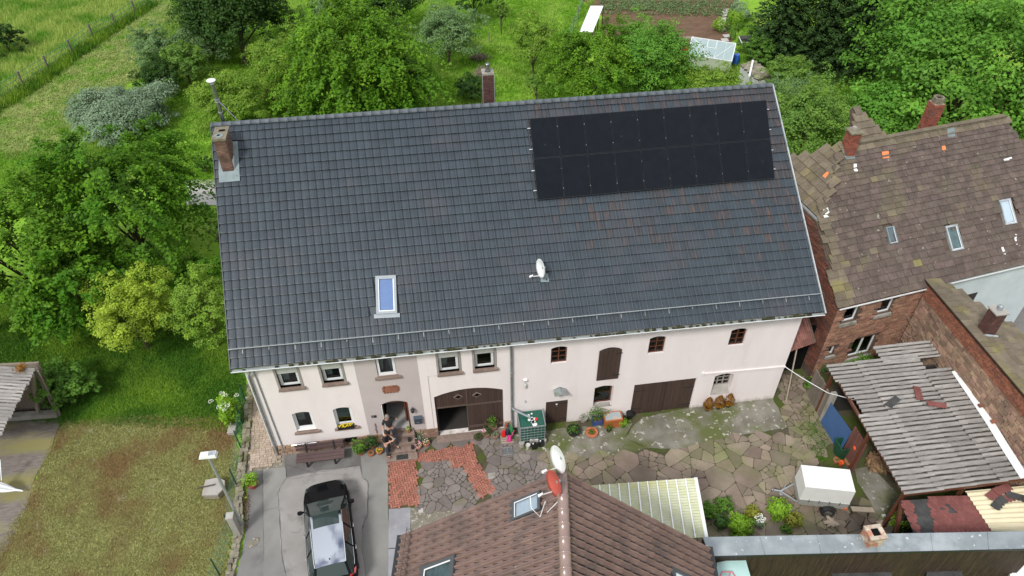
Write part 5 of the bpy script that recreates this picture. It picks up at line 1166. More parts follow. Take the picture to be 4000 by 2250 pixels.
for k in range(n_):
    M = np.eye(4); M[:3, 0] = xr; M[:3, 1] = fd; M[:3, 2] = np.cross(xr, fd); M[:3, 3] = FA+fd*(LEN*k/n_)+(0, 0, .045); its.append((0, M))
pieces(fh, "ridge_tile", its, MATS["ridge_clay"], sub=[halfpipe(.155, LEN/n_*1.04, 10, .016)], smooth=True)
# gutters, eaves lattice
for e, s_ in ((eL, 1), (eR, -1)):
    o = e+fs*s_*.09-(0, 0, .05); B().bar(o, o+fd*LEN, .13, .09).build("gutter", MATS["steel_dark"], fh)
lt = thing("snow_guard", "dark lattice snow guard along the left eave of the brown roof", "snow guard", tuple(eL+(0, 0, .5)))
b = B(); q0 = frL(0.02, .5, .08); q1 = frL(LEN, .5, .08); b.bar(q0+frL.n*.02, q1+frL.n*.02, .018).bar(q0+frL.n*.22, q1+frL.n*.22, .018)
for k in range(44): a_ = LEN*k/44; b.bar(frL(a_, .5, .1), frL(a_+LEN/88, .5, .3), .010).bar(frL(a_+LEN/88, .5, .3), frL(a_+LEN/44, .5, .1), .010)
b.build("lattice", MATS["steel_rust"], lt)
lt = thing("snow_guard", "dark lattice snow guard at the right eave of the brown roof beside the metal roof", "snow guard", tuple(eR+(0, 0, .5)))
b = B(); b.bar(frR(0, .22, .1), frR(LEN-2, .22, .1), .018).bar(frR(0, .22, .3), frR(LEN-2, .22, .3), .018)
for k in range(34): a_ = (LEN-2)*k/34; b.bar(frR(a_, .22, .1), frR(a_+.1, .22, .3), .010).bar(frR(a_+.1, .22, .3), frR(a_+.19, .22, .1), .010)
b.build("lattice", MATS["steel_rust"], lt)
def skyl(label, P, fr_, **k): return skylight(label, P, fr_.n, m_fr="frame_dark", h=.13, **k)
mat("frame_dark", (.07, .075, .08), None, rough=.4); mat("pale_blind", (.72, .78, .80), (.76, .82, .84), sc=2, rough=.6); mat("room_teal", (.20, .30, .28), (.05, .09, .08), sc=1.5, rough=.8)
def sk_on(fr, P): c = np.mean(P, axis=0); return P
# corners ordered so that the first pair is the upper edge (towards the ridge)
skyl("white blinded roof window under the red dish on the brown roof", [SK1[1], SK1[2], SK1[3], SK1[0]], frL, inner="pale_blind", fr=.10)
skyl("large open roof window with a grey frame at the lower left of the brown roof", [s2[1], s2[2], s2[3], s2[0]], frL, inner="room_teal", fr=.09)
skyl("roof window at the bottom edge of the right brown slope", [s3[0], s3[3], s3[2], s3[1]], frR, inner="pale_blind", fr=.10)
dish("large white satellite dish standing above the ridge of the brown roof", FA+fd*.15, FA+fd*.02+(-.10, 0, .62), (-.92, -.34, .14), .43)
dish("red satellite dish below the white one beside the brown ridge", FA+fd*.55-fs*-.12, FA+fd*.55+(-.22, 0, .26), (-.92, -.34, .14), .42, m="dish_red")
b = B(); pts = [FA+fd*.6+(-.95, -.1, .0), FA+fd*1.0+(-.9, 0, -.15), FA+fd*1.25+(-.65, 0, -.25), FA+fd*.9+(-.5, 0, -.05), FA+fd*1.2+(-.45, 0, -.15), FA+fd*1.0+(-.15, 0, .0), FA+fd*.6+(-.1, 0, .1)]
b.tube(pts, .012, 6).build("coax_cable", MATS["white_plastic"], None, label="looping white cable hanging from the satellite dishes over the brown roof", cat="cable")
# ---------------- polycarbonate canopy ----------------
cz = 3.0; CP = [Z(*K6(300, 660), cz), Z(*K6(1140, 600), cz), Z(*K6(1235, 1112), cz), Z(*K6(1000, 1130), cz), Z(*K6(600, 900), cz)]
cn = thing("patio_canopy", "yellowish ribbed translucent canopy roof with white battens beside the brown roof", "canopy", tuple(CP[1]))
c0 = Z(*K6(1145, 598), cz); c1 = Z(*K6(1238, 1112), cz); vx = np.array((-.985, .17, 0)) * 1.0; vy = c1-c0; LY = np.linalg.norm(vy); vy /= LY
w_ = Z(*K6(360, 655), cz)-c0; vx = w_/np.linalg.norm(w_); stp = .36; 
for k in range(11):
    V = []; F = []; nn_ = int(LY/.11)*4
    for i in range(nn_+1):
        t = i/nn_; h = .026*(1, 0, -1, 0)[i % 4]
        for a in (k*stp, (k+1)*stp): p = c0+vx*a+vy*(t*LY)+np.array((0, 0, h)); V.append(p)
    for i in range(nn_): F.append((2*i, 2*i+1, 2*i+3, 2*i+2))
    B().add(V, F).build("ribbed_sheet", MATS["poly_sheet"], cn)
    if k: B().bar(c0+vx*(k*stp)+(0, 0, .03), c0+vx*(k*stp)+vy*LY+(0, 0, .03), .045, .02).build("batten", MATS["white_metal"], cn)
B().bar(c0-vx*.03, c0+vy*(LY+.05)-vx*.03, .12, .10).build("edge_beam", MATS["white_metal"], cn)
for t in (.02, .98): B().bar(c0+vy*LY*t+(0, 0, -.05), (c0+vy*LY*t)*(1, 1, 0), .1).build("post", MATS["white_metal"], cn)
# ---------------- metal coping roof and the wooden wall below ----------------
mh = 3.3; m0, m1, m2, m3 = Z(2745, 2098, mh), Z(4080, 2073, mh), Z(4080, 2141, mh-.12), Z(2770, 2172, mh-.12)
mr = thing("metal_roofed_wing", "long low building with a grey sheet metal roof edge and dark brown boarded wall", "building", tuple((m0+m2)/2*(1, 1, 0)))
ns = 6
for k in range(ns):
    a, c = k/ns+.0008, (k+1)/ns-.0008; P = [m3*(1-a)+m2*a, m3*(1-c)+m2*c, m0*(1-c)+m1*c, m0*(1-a)+m1*a]; B().prism([p-(0, 0, .03) for p in P], (0, 0, .03)).build("metal_sheet", MATS["metal_roof"], mr)
for k in range(1, ns): a = k/ns; B().bar(m3*(1-a)+m2*a+(0, 0, .01), m0*(1-a)+m1*a+(0, 0, .01), .02, .03).build("seam", MATS["metal_roof"], mr)
B().bar(m3+(0, 0, -.05), m2+(0, 0, -.05), .05, .09).build("drip_edge", MATS["steel_dark"], mr)
B().hexa([m3+(0, .12, -3.4), m2+(0, .12, -3.4), m1+(0, 0, -3.4), m0+(0, 0, -3.4), m3+(0, .12, -.1), m2+(0, .12, -.1), m1+(0, 0, -.1), m0+(0, 0, -.1)]).build("wall", MATS["reed_dark"], mr)
its = []; L_ = np.linalg.norm(m2-m3); u_ = (m2-m3)/L_; nb = 150
for k in range(nb):
    p = m3+u_*(L_*(k+.5)/nb)+(0, .10, -3.3); M = np.eye(4); M[:3, 0] = u_; M[:3, 1] = np.cross((0, 0, 1), u_); M[:3, 3] = p; its.append((0, M))
pieces(mr, "board", its, MATS["reed_wall"], sub=[boxVF(L_/nb*.9, .03, 3.15, .0)])
fc = thing("chimney", "short weathered square brick chimney with an open top on the metal roof", "chimney", tuple(Z(*zrr(665, 1210), mh)))
c_ = Z(*zrr(665, 1262), mh-.1); brick_tower(fc, c_[0]-.27, c_[0]+.27, c_[1]-.02, c_[1]+.46, mh+.42, lambda x, y: mh-.1, m="brick_pale", bl=.22, bh=.075, faces="FRLB")
b = B(); z = mh+.42; b.box(c_[0]-.30, c_[0]+.30, c_[1]-.05, c_[1]+.08, z, z+.05).box(c_[0]-.30, c_[0]+.30, c_[1]+.36, c_[1]+.49, z, z+.05).box(c_[0]-.30, c_[0]-.14, c_[1]+.08, c_[1]+.36, z, z+.05).box(c_[0]+.14, c_[0]+.30, c_[1]+.08, c_[1]+.36, z, z+.05); b.build("rim", MATS["brick_pale"], fc); B().box(c_[0]-.14, c_[0]+.14, c_[1]+.08, c_[1]+.36, z-.0, z+.006).build("opening", MATS["soot"], fc)
tp_ = [Z(*K6(*q), 2.6) for q in ((1335, 1338), (1580, 1290), (1640, 1500), (1340, 1500))]
B().prism(tp_, (0, 0, .05)).build("pool_cover", MATS["teal_sheet"], None, label="pale turquoise flat cover below the metal roof edge at the bottom", cat="cover")
B().tube([Z(*K6(1365, 1470), 2.75), Z(*K6(1380, 1412), 2.75), Z(*K6(1470, 1415), 2.75), Z(*K6(1500, 1460), 2.75)], .025, 6).tube([Z(*K6(1455, 1415), 2.75), Z(*K6(1440, 1470), 2.75)], .02, 6).build("pink_frame", MATS["pink_frame"], None, label="pink metal tube frame standing on the turquoise cover", cat="frame")
B().prism([Z(*q, 1.5) for q in ((3250, 2240), (3478, 2223), (3500, 2330), (3250, 2340))], (0, 0, .04)).build("shed_roof", MATS["felt_dark"], None, label="dark flat shed roof at the bottom edge right of the turquoise cover", cat="shed roof")
B().prism([Z(*q, 1.2) for q in ((3610, 2245), (3640, 2225), (3700, 2220), (3740, 2238), (3760, 2300), (3600, 2300))], (0, 0, .3)).build("grill_cover", MATS["felt_dark"], None, label="grey rounded cover at the bottom edge under the wooden wall", cat="cover")
t = thing("white_van", "corner of a white vehicle roof at the bottom right", "van", tuple(Z(3990, 2230, 1.2))); P = [Z(*q, 1.25) for q in ((3945, 2240), (4010, 2170), (4120, 2140), (4150, 2400), (3950, 2400))]; B().prism([p-(0, 0, .6) for p in P], (0, 0, .6)).build("body", MATS["white_plastic"], t); B().bar(P[0]+(0, 0, .02), P[1]+(0, 0, .02), .06, .03).build("trim", MATS["steel_dark"], t)
# ---------------- stone roofed neighbour ----------------
NE0 = np.array((25.01, .80, 4.6)); NA = R(8.8); nu = np.array((math.cos(NA), math.sin(NA), 0)); nv = np.array((-math.sin(NA), math.cos(NA), 0)); NRUN, NRISE, NLEN = 5.38, 4.6, 10.9
nb_ = thing("stone_roofed_house", "old brick and stone house with a half hipped roof of mossy sandstone slabs", "house", tuple(NE0*(1, 1, 0)))
frN = frame(NE0, nu, nv*NRUN+np.array((0, 0, NRISE))); HN = math.hypot(NRUN, NRISE)
def npt(px, py): return PLN(px, py, frN.n, NE0)
def uv(P): d = P-NE0; return d @ frN.ux, d @ frN.uy
P1 = npt(3204, 857); R0 = npt(3287, 575); u1, v1 = uv(P1); u0, v0 = uv(R0); uR, vR = uv(npt(3920, 450)); uR2, vR2 = uv(npt(4000, 560))
def in_main(a, b_):
    if b_ < v1: lo = u1*b_/v1
    else: lo = u1+(u0-u1)*(b_-v1)/(HN-v1)
    hi = uR+(HN-b_)*(uR2-uR)/(HN-vR2+1e-6); return lo-.05 < a < hi
rfN = bpy.data.objects.new("roof", None); COL.objects.link(rfN); rfN.parent = nb_; ORG[rfN.name] = origin(nb_)
hiR = uR+(HN)*(uR2-uR)/(HN-vR2)
B().prism([frN(0, 0, -.05), frN(hiR, 0, -.05), frN(uR, HN, -.05), frN(u0, HN, -.05), frN(u1, v1, -.05)], -frN.n*.15).build("roof_deck", MATS["mortar_dark"], rfN)
back = nv*NRUN*2
B().add([frN(u0, HN, -.05), frN(uR, HN, -.05), NE0+nu*hiR+back, NE0+back], [(0, 1, 2, 3)]).build("rear_slope", MATS["slab_roof"], rfN)
its, itm = [], []
r = 0; b0 = 0
def slab(fr, a, b_, w, g, over=.09, th=.034, skew=0, rise=.055):
    V = []
    j = lambda s=.012: random.uniform(-s, s)
    for h in (0, 1):
        for (aa, bb, hh) in ((a+.008+j(), b_+j(.018), rise), (a+w-.008+j(), b_+j(.018), rise), (a+w-.006, b_+g+over, 0), (a+.006, b_+g+over, 0)): V.append(fr(aa, bb, hh+h*th+(rng.normal(0, .004) if bb < b_+g/2 else 0)))
    return (np.array(V), [(0, 3, 2, 1), (4, 5, 6, 7), (0, 1, 5, 4), (1, 2, 6, 5), (2, 3, 7, 6), (3, 0, 4, 7)])
nrN = 25; bb = 0
while bb < HN-.05:
    t_ = bb/HN; g = .34-.10*t_; g = min(g, HN-bb); a = -.1+random.uniform(-.2, 0); rag = random.uniform(-.02, .02)
    last = bb > HN-.5
    while a < hiR+.6:
        w = random.uniform(.28, .56)*(1.1-.2*t_)
        P_ = frN(a+w/2, bb+g/2); px, py, _ = proj(P_)
        hole = (3898 < px < 3962 and 782 < py < 880) or (3692 < px < 3750 and 885 < py < 982) or (3455 < px < 3502 and 885 < py < 952)
        if in_main(a+w/2, bb+g/2) and not hole:
            (itm if (last or a < u1+1.0*0+.35 or random.random() < .02) else its).append((slab(frN, a, bb+rag, w, g), None))
        a += w
    bb += g
pieces(rfN, "roof_slab", its, MATS["slab_roof"], limit=300); NPIECES[(rfN.name, "roof_slab")] = 220; pieces(rfN, "roof_slab", itm, MATS["slab_roof_moss"], limit=300)
# half hip
P2 = P1+nv*(2*(NRUN-(P1-NE0) @ nv)); hx = frame(P2, P1-P2, R0-P2)
if hx.n[2] < 0: hx = frame(P1, P2-P1, R0-P1)
B().prism([hx.o-hx.n*.05, (P1 if np.allclose(hx.o, P2) else P2)-hx.n*.05, R0-hx.n*.05], -hx.n*.12).build("hip_deck", MATS["mortar_dark"], rfN)
Wh = np.linalg.norm(P1-P2); ra, rb = (R0-hx.o) @ hx.ux, (R0-hx.o) @ hx.uy; its = []; bb = 0
while bb < rb:
    g = .42; a = -.1
    while a < Wh:
        w = random.uniform(.34, .52); k = (bb+g*.5)/rb
        if ra*k-.12 < a+w/2 < Wh-(Wh-ra)*k+.12: its.append((slab(hx, a, bb, w, g), None))
        a += w
    bb += g
pieces(rfN, "hip_slab", its, MATS["slab_roof_moss"], limit=120)
B().bar(P1-nu*.08+(0, 0, -.05), P2-nu*.08+(0, 0, -.05), .10, .08).build("gutter", MATS["zinc"], rfN)
B().add([npt(*zn(*q))+frN.n*.09 for q in ((470, 1050), (510, 1030), (525, 1075), (490, 1095))], [(0, 3, 2, 1)]).add([npt(*zn(*q))+frN.n*.09 for q in ((470, 1098), (500, 1095), (522, 1112), (480, 1120))], [(0, 3, 2, 1)]).build("zinc_patch", MATS["white_metal"], rfN)
B().bar(frN(0, -.08, -.02), frN(hiR, -.08, -.02), .05, .05).build("gutter", MATS["white_metal"], rfN)
B().bar(frN(u0, HN+.05, .05), frN(uR, HN+.05, .05), .24, .05, up=(0, 0, 1)).build("ridge_cap", MATS["slab_roof_moss"], rfN)
def patch(nm, m, P, lab, h=.07): B().prism([npt(*zn(*q))+frN.n*(h-.01) for q in P], frN.n*.015).build(nm, MATS[m], rfN, label=lab)
patch("repair_tile", "terracotta_new", ((983, 545), (1040, 538), (1046, 598), (990, 604)), "bright orange repair tile under the ridge")
patch("repair_tile", "terracotta_new", ((1502, 493), (1533, 492), (1541, 535), (1525, 550), (1512, 540)), "small bright orange repair tile at the right")
patch("lead_patch", "lead_sheet", ((1550, 330), (1610, 325), (1622, 428), (1556, 432)), "grey lead sheet patch on the ridge")
patch("mortar_patch", "white_plastic", ((738, 650), (764, 650), (764, 690), (775, 712), (752, 728), (738, 700)), "white mortar patch below the chimney")
for q_ in (((2140, 1260), (2160, 1262), (2150, 1300), (2165, 1350), (2150, 1352), (2135, 1300)), ((2018, 1370), (2035, 1366), (2055, 1420), (2060, 1438), (2040, 1435)), ((2040, 610), (2110, 590), (2115, 612), (2050, 632))): patch("mortar_patch", "white_plastic", q_, None)
hq = [PLN(*zn(*q), hx.n, hx.o+hx.n*.06) for q in ((460, 765), (515, 712), (540, 718), (490, 785))]; B().prism(hq, hx.n*.015).build("repair_tile", MATS["terracotta_new"], rfN, label="bright orange repair tile on the hip")
# walls
dirw = -nv
def fac(x, z, o): return NE0*(1, 1, 0)+nu*(x+.1)+nv*(.15-o)+np.array((0, 0, z))
def fx(px, py):
    P = PLN(px, py, nv, NE0*(1, 1, 0)+nv*.15); d = P-NE0; return d @ nu-.1, P[2]
ops = []
for nm_, qs in (("up1", ((860, 680), (870, 775), (730, 810))), ("up2", ((1250, 540), (1220, 690), (1078, 722))), ("low", ((860, 975), (1010, 1110), (790, 1150))), ("small", ((645, 1035), (652, 1120), (590, 1130)))):
    xs_ = [fx(*zm(*q)) for q in qs]; ops.append((nm_, min(x for x, z in xs_[1:]), max(x for x, z in xs_[1:]), np.mean([z for x, z in xs_[1:]]), None))
O2 = []
for (nm_, xa, xb, za, _), hgt in zip(ops, (1.05, 1.0, 1.30, .62)): O2.append((xa, xb, za, za+hgt))
b = B(); wall_open(b, 0, 4.75, -.3, 4.6, [(*o, 0, .25) for o in O2], frm=lambda x, z, d: fac(x, z, -d)); b.build("wall", MATS["mortar_dark"], nb_)
for (xa, xb, za, zb), tw_ in zip(O2, (0, 0, 1, 0)):
    fr_ = lambda a, b_, h: fac(a, b_, -.18+h)
    bb_ = B(); 
    for a0, a1, c0_, c1_ in ((xa, xa+.06, za, zb), (xb-.06, xb, za, zb), (xa+.06, xb-.06, za, za+.07), (xa+.06, xb-.06, zb-.07, zb))+(((((xa+xb)/2-.04, (xa+xb)/2+.04, za+.07, zb-.07)),) if tw_ else ()): bb_.fbox(fr_, a0, a1, c0_, c1_, 0, .07)
    o = bb_.build("window", MATS["white_plastic"], nb_); B().add([fr_(xa+.06, za+.07, .03), fr_(xb-.06, za+.07, .03), fr_(xb-.06, zb-.07, .03), fr_(xa+.06, zb-.07, .03)], [(0, 1, 2, 3)]).build("pane", MATS["window_glass"], o)
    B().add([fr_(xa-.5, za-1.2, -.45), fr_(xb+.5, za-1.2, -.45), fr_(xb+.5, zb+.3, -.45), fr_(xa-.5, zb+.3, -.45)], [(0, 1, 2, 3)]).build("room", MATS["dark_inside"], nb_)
    bb_ = B(); bb_.fbox(lambda a, b_, h: fac(a, b_, h), xa-.08, xb+.08, za-.18, za-.02, 0, .09); bb_.build("window_sill", MATS["concrete"], nb_)
def clear(x, z): return not any(a-.1 < x < b_+.1 and c-.2 < z < d+.08 for a, b_, c, d in O2)
pieces(nb_, "wall_stone", course(0, 4.7, -.2, 4.6, 0, lambda x, z, o: fac(x, z, o-.04), hmin=.10, hmax=.17, lmin=.18, lmax=.42, face=clear, j=.01), MATS["brick_wall_red"], limit=150)
def gab(x, z, o): return NE0*(1, 1, 0)+nu*(.1-o)+nv*(.15+x)+np.array((0, 0, z))
def gh(x): return 4.5+min(x, 2*NRUN-.3-x)*NRISE/NRUN
b = B(); b.prism([gab(0, -.3, 0), gab(10.4, -.3, 0), gab(10.4, 4.6, 0), gab(7.6, 7.1, 0), gab(2.9, 7.1, 0), gab(0, 4.6, 0)], nu*.3); b.build("gable_wall", MATS["mortar_dark"], nb_)
pieces(nb_, "wall_stone", course(0, 7.5, .3, 7.0, 0, lambda x, z, o: gab(x, z, o-.03), hmin=.075, hmax=.12, lmin=.2, lmax=.42, face=lambda x, z: z < gh(x) and z < 7.0, j=.008), MATS["brick_gable"], limit=300)
b = B(); b.add([fac(4.75, -.3, 0), fac(12, -.3, 0), fac(12, 4.6, 0), fac(4.75, 4.6, 0)], [(0, 1, 2, 3)]); b.build("rendered_wall", MATS["render_bluewhite"], nb_, label="pale blue white rendered right part of the wall")
b = B(); b.fbox(lambda a, b_, h: fac(a, b_, h), 7.2, 8.1, 2.0, 3.2, 0, .03); b.build("window", MATS["dark_inside"], nb_)
# chimneys of the neighbour
c1 = thing("chimney", "leaning looking red brick chimney with a stone cap at the left of the slab roof", "chimney", tuple(npt(*zn(700, 585)))); q_ = npt(*zn(665, 592)); rzN = lambda x, y: float(NE0[2]-(frN.n[0]*(x-NE0[0])+frN.n[1]*(y-NE0[1]))/frN.n[2])
brick_tower(c1, q_[0], q_[0]+.46, q_[1], q_[1]+.5, 10.02, rzN, m="brick_red", bl=.22, bh=.07, faces="FRL"); B().box(q_[0]-.06, q_[0]+.52, q_[1]-.06, q_[1]+.56, 10.02, 10.09).build("cap", MATS["cap_concrete"], c1); B().box(q_[0]+.16, q_[0]+.3, q_[1]+.25, q_[1]+.4, 10.09, 10.22).build("cap_stone", MATS["concrete"], c1)
B().prism([npt(*zn(*q))+frN.n*.075 for q in ((625, 500), (660, 500), (672, 590), (745, 575), (750, 605), (670, 612))], frN.n*.01).build("flashing", MATS["lead_sheet"], c1)
q_ = npt(*zn(1370, 345))+nv*.9; q_ = np.array((q_[0]+.85, q_[1], 8.2)); c2 = thing("chimney", "tall red brick chimney with a stepped stone crown behind the slab roof ridge", "chimney", tuple(q_))
brick_tower(c2, q_[0]+.05, q_[0]+.57, q_[1], q_[1]+.55, 9.95, lambda x, y: 8.4, m="brick_red", bl=.22, bh=.07, faces="FRL")
b = B(); z = 9.95
for k in range(12): a = k*math.pi/6; b.box(q_[0]+.31+.2*math.cos(a)-.05, q_[0]+.31+.2*math.cos(a)+.05, q_[1]+.27+.2*math.sin(a)-.05, q_[1]+.27+.2*math.sin(a)+.05, z, z+.28)
b.build("crown", MATS["cap_concrete"], c2); B().lathe((q_[0]+.31, q_[1]+.27, z), [(.16, 0), (.16, .2)], 10).build("flue_hole", MATS["soot"], c2)
rw = thing("rear_wing_roof", "small stone slab roof peak rising behind the ridge left of the tall chimney", "roof", (28.5, 8.5, 8)); a_ = npt(*zn(795, 460))
its = []; fw_ = frame(a_+nv*.3+(0, 0, -.35), nu, nv*1.6+np.array((0, 0, 1.15)))
for i in range(5):
    for k in range(5-i):
        its.append((slab(fw_, k*.38+i*.17, i*.36, .38, .36), None))
pieces(rw, "roof_slab", its, MATS["slab_roof_moss"]); B().prism([fw_(0, 0, -.05), fw_(1.9, 0, -.05), fw_(1.05, 1.85, -.05), fw_(.7, 1.85, -.05)], -fw_.n*.2).build("roof_deck", MATS["mortar_dark"], rw)
for lab, q_, inn in (("roof window with a white blind at the right edge of the slab roof", ((2002, 965), (2105, 950), (2145, 1165), (2050, 1185)), "pale_blind"), ("roof window reflecting trees in the middle of the slab roof", ((1540, 1190), (1645, 1175), (1680, 1390), (1580, 1415)), "room_teal"), ("plain grey roof hatch left of the two roof windows on the slab roof", ((1015, 1200), (1090, 1190), (1118, 1335), (1050, 1350)), "lead_sheet")):
    skylight(lab, [npt(*zn(*v)) for v in q_], frN.n, m_fr="zinc" if inn != "lead_sheet" else "lead_sheet", inner=inn, fr=.10, h=.11)
# ---------------- stone wing with lean-to roof ----------------
WX = 29.55
wg = thing("stone_wing", "old stone wing with a brick topped side wall and lichen covered slab roof", "building", (WX, -3, 0))
B().box(WX, WX+.4, -9.6, 1.55, -.3, 4.75).build("wall", MATS["mortar_dark"], wg)
wfr = lambda x, z, o: np.array((WX+.02-o, x, z))
pieces(wg, "wall_stone", course(-9.5, 1.5, 1.2, 4.05, 0, lambda x, z, o: wfr(x, z, o-.03), hmin=.12, hmax=.2, lmin=.2, lmax=.5, j=.015), MATS["sand_stone_wall"], limit=200)
its = course(-9.5, 1.5, 4.07, 4.72, 0, lambda x, z, o: wfr(x, z, o-.01), hmin=.07, hmax=.085, lmin=.16, lmax=.24, j=.005); pieces(wg, "brick", its, MATS["brick_orange"], limit=300)
wz = lambda x: 4.98-.20*(x-WX)
WP = [(WX-.15, 1.75), (WX+.7, 1.6), (WX+2.25, -1.1), (WX+2.3, -9.6), (WX-.15, -9.6)]
B().prism([(x, y, wz(x)-.12) for x, y in WP], (0, 0, .08)).build("roof_deck", MATS["mortar_dark"], wg)
wf = frame((WX-.2, 1.9, wz(WX-.2)-.02), (0, -1, 0), (1, 0, -.2)); wf.n = -wf.n if wf.n[2] < 0 else wf.n
its = []; x = -.0
wf2 = frame((WX+2.35, -9.6, wz(WX+2.35)-.02), (0, 1, 0), (-1, 0, .2)); bb = 0
while bb < 2.5:
    g = .36; a = random.uniform(-.2, 0)
    while a < 11.6:
        w = random.uniform(.28, .5); P_ = wf2(a+w/2, bb+g/2)
        if inpoly(P_[0], P_[1], WP): its.append((slab(wf2, a, bb, w, g, th=.025), None))
        a += w
    bb += g
pieces(wg, "roof_slab", its, MATS["slab_roof_moss"], limit=220)
B().box(WX+.45, WX+2.2, -9.6, -.9, -.3, 4.45).build("east_wall", MATS["render_bluewhite"], wg)
c3 = thing("chimney", "dark brick chimney with a zinc flashing and metal cap on the lichen covered wing roof", "chimney", (WX+.6, -1.6, 4.8)); brick_tower(c3, WX+.35, WX+.83, -1.9, -1.42, 6.05, lambda x, y: 4.8, m="brick_chim", bl=.2, bh=.06, faces="FLR")
B().box(WX+.30, WX+.88, -1.95, -1.37, 6.05, 6.11).build("cap", MATS["concrete"], c3); B().lathe((WX+.6, -1.66, 6.11), [(.1, 0), (.11, .2), (.05, .26)], 12).build("cowl", MATS["frame_grey"], c3); B().tube([(WX+.3, -1.95, 4.98), (WX+.88, -2.0, 4.86)], .05, 8).build("flashing", MATS["zinc"], c3)
sheet("street", [(32.5, 3.2), (33, -12), (60, -12), (60, 8)], MATS["asphalt"], .02)
# ---------------- link roof between the barn and the neighbour ----------------
lk = [Z(*zm(*q), 2.9) for q in ((360, 700), (470, 840), (515, 1000), (215, 1105))]
ld = thing("link_roof", "small red brown tiled lean-to roof in the gap between barn and brick house", "roof", tuple(lk[3])); lf = frame(lk[3]-(0.5, 0, .1), lk[2]-lk[3], (lk[1]-lk[2])*(1, 1, 0)+np.array((0, 0, .9))); Wl = np.linalg.norm(lk[2]-lk[3])+.5
its = []
for r in range(7):
    for c in range(int(Wl/.2)): its.append((0, fmat(lf, c*.2, r*.3, .0, 0, -.1)))
V_, F_ = tileVF(.2, .33, cprof, front=.02); pieces(ld, "roof_tile", its, MATS["tile_redbrown"], sub=[(V_, F_)]); B().fbox(lf, 0, Wl, 0, 2.1, -.15, -.05).build("roof_deck", MATS["mortar_dark"], ld)
B().box(22.85, 24.9, 1.6, 1.7, -.3, 2.7).build("dark_partition", MATS["soot"], ld); B().bar((23.3, -.3, -.2), (23.45, .5, 2.6), .05).build("prop", MATS["pale_wood"], ld)  # black sheet added across the open gap to stand in for its shade
# ---------------- corrugated shed ----------------
sh = thing("corrugated_shed", "open shed under a large weathered corrugated fibre cement roof with moss", "shed", (27, -4, 0))
szf = lambda y: 2.40+.045*(y+7.05)
cu = np.array((.998, -.018, 0)); cvv = np.array((.02, 1, .045))
def corr(L, W, pitch=.15, amp=.028, seg=6):
    n = int(W/pitch*seg); V = []; F = []
    nx = 6
    for i in range(n+1):
        y = W*i/n; h = amp*math.sin(2*math.pi*y/pitch)
        for k in range(nx+1): V.append((L*k/nx+(random.uniform(-.008, .008) if k in (0, nx) else 0), y, h))
    for i in range(n):
        for k in range(nx): a = i*(nx+1)+k; F.append((a, a+1, a+nx+2, a+nx+1))
    o = len(V); 
    return np.array(V), F
cs = [corr(1.62, 1.0, .215, .045, 8) for _ in range(3)]; its = []
for j in range(7):
    y = -7.05+j*.9; row_shift = (j % 2)*.35
    for i in range(5):
        x = 24.32+i*1.32-(.12 if j == 6 else 0)+random.uniform(-.01, .01)+(.25 if j == 4 and i == 0 else 0)
        if x+.6 > WX or (j == 6 and i == 3): continue
        M = np.eye(4); M[:3, 0] = cu; M[:3, 1] = cvv/np.linalg.norm(cvv); M[:3, 2] = np.cross(M[:3, 0], M[:3, 1]); M[:3, 3] = (x, y, szf(y)+.02*(i % 2)+.012*(j % 2)+rng.normal(0, .004)); its.append((random.randrange(3), M))
for k in range(2):
    M = np.eye(4); M[:3, 1] = cvv/np.linalg.norm(cvv); M[:3, 3] = (26.75+k*1.1, -.95, szf(-.9)+.03); its.append((0, M))
for j in range(6):
    y = -7.05+j*.9; M = np.eye(4); M[:3, 1] = cvv/np.linalg.norm(cvv); M[:3, 3] = (28.22, y, szf(y)+.045); its.append((1, M))
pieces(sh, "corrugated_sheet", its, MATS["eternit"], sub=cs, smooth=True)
b = B(); pts = [(29.55, -1.9), (29.50, -3.2), (29.42, -4.6), (29.3, -5.8), (29.2, -7.1)]
for i in range(4): (xa, ya), (xb, yb) = pts[i], pts[i+1]; b.hexa([(xa-.18, ya, szf(ya)+.09), (xa+.1, ya, szf(ya)+.14), (xb+.1, yb, szf(yb)+.14), (xb-.18, yb, szf(yb)+.09), (xa-.18, ya, szf(ya)+.11), (xa+.1, ya, szf(ya)+.2), (xb+.1, yb, szf(yb)+.2), (xb-.18, yb, szf(yb)+.11)])
b.build("white_flashing", MATS["white_metal"], sh)
for x, y in ((24.5, -6.9), (24.5, -4.2), (24.5, -1.0), (27, -6.9)): B().box(x-.06, x+.06, y-.06, y+.06, -.25, 2.38).build("post", MATS["window_brown"], sh)
B().bar((24.45, -7.0, 2.3), (29.2, -7.05, 2.3), .09, .12).bar((24.45, -6.9, 2.3), (24.45, -.9, 2.55), .09, .12).build("beam", MATS["window_brown"], sh)
B().box(24.9, 29.4, -1.15, -1.05, -.2, 2.3).build("back_wall", MATS["dark_inside"], sh); B().box(24.5, 29.4, -6.9, -1.1, -.24, -.2).build("shed_floor", MATS["yard_dirt"], sh)
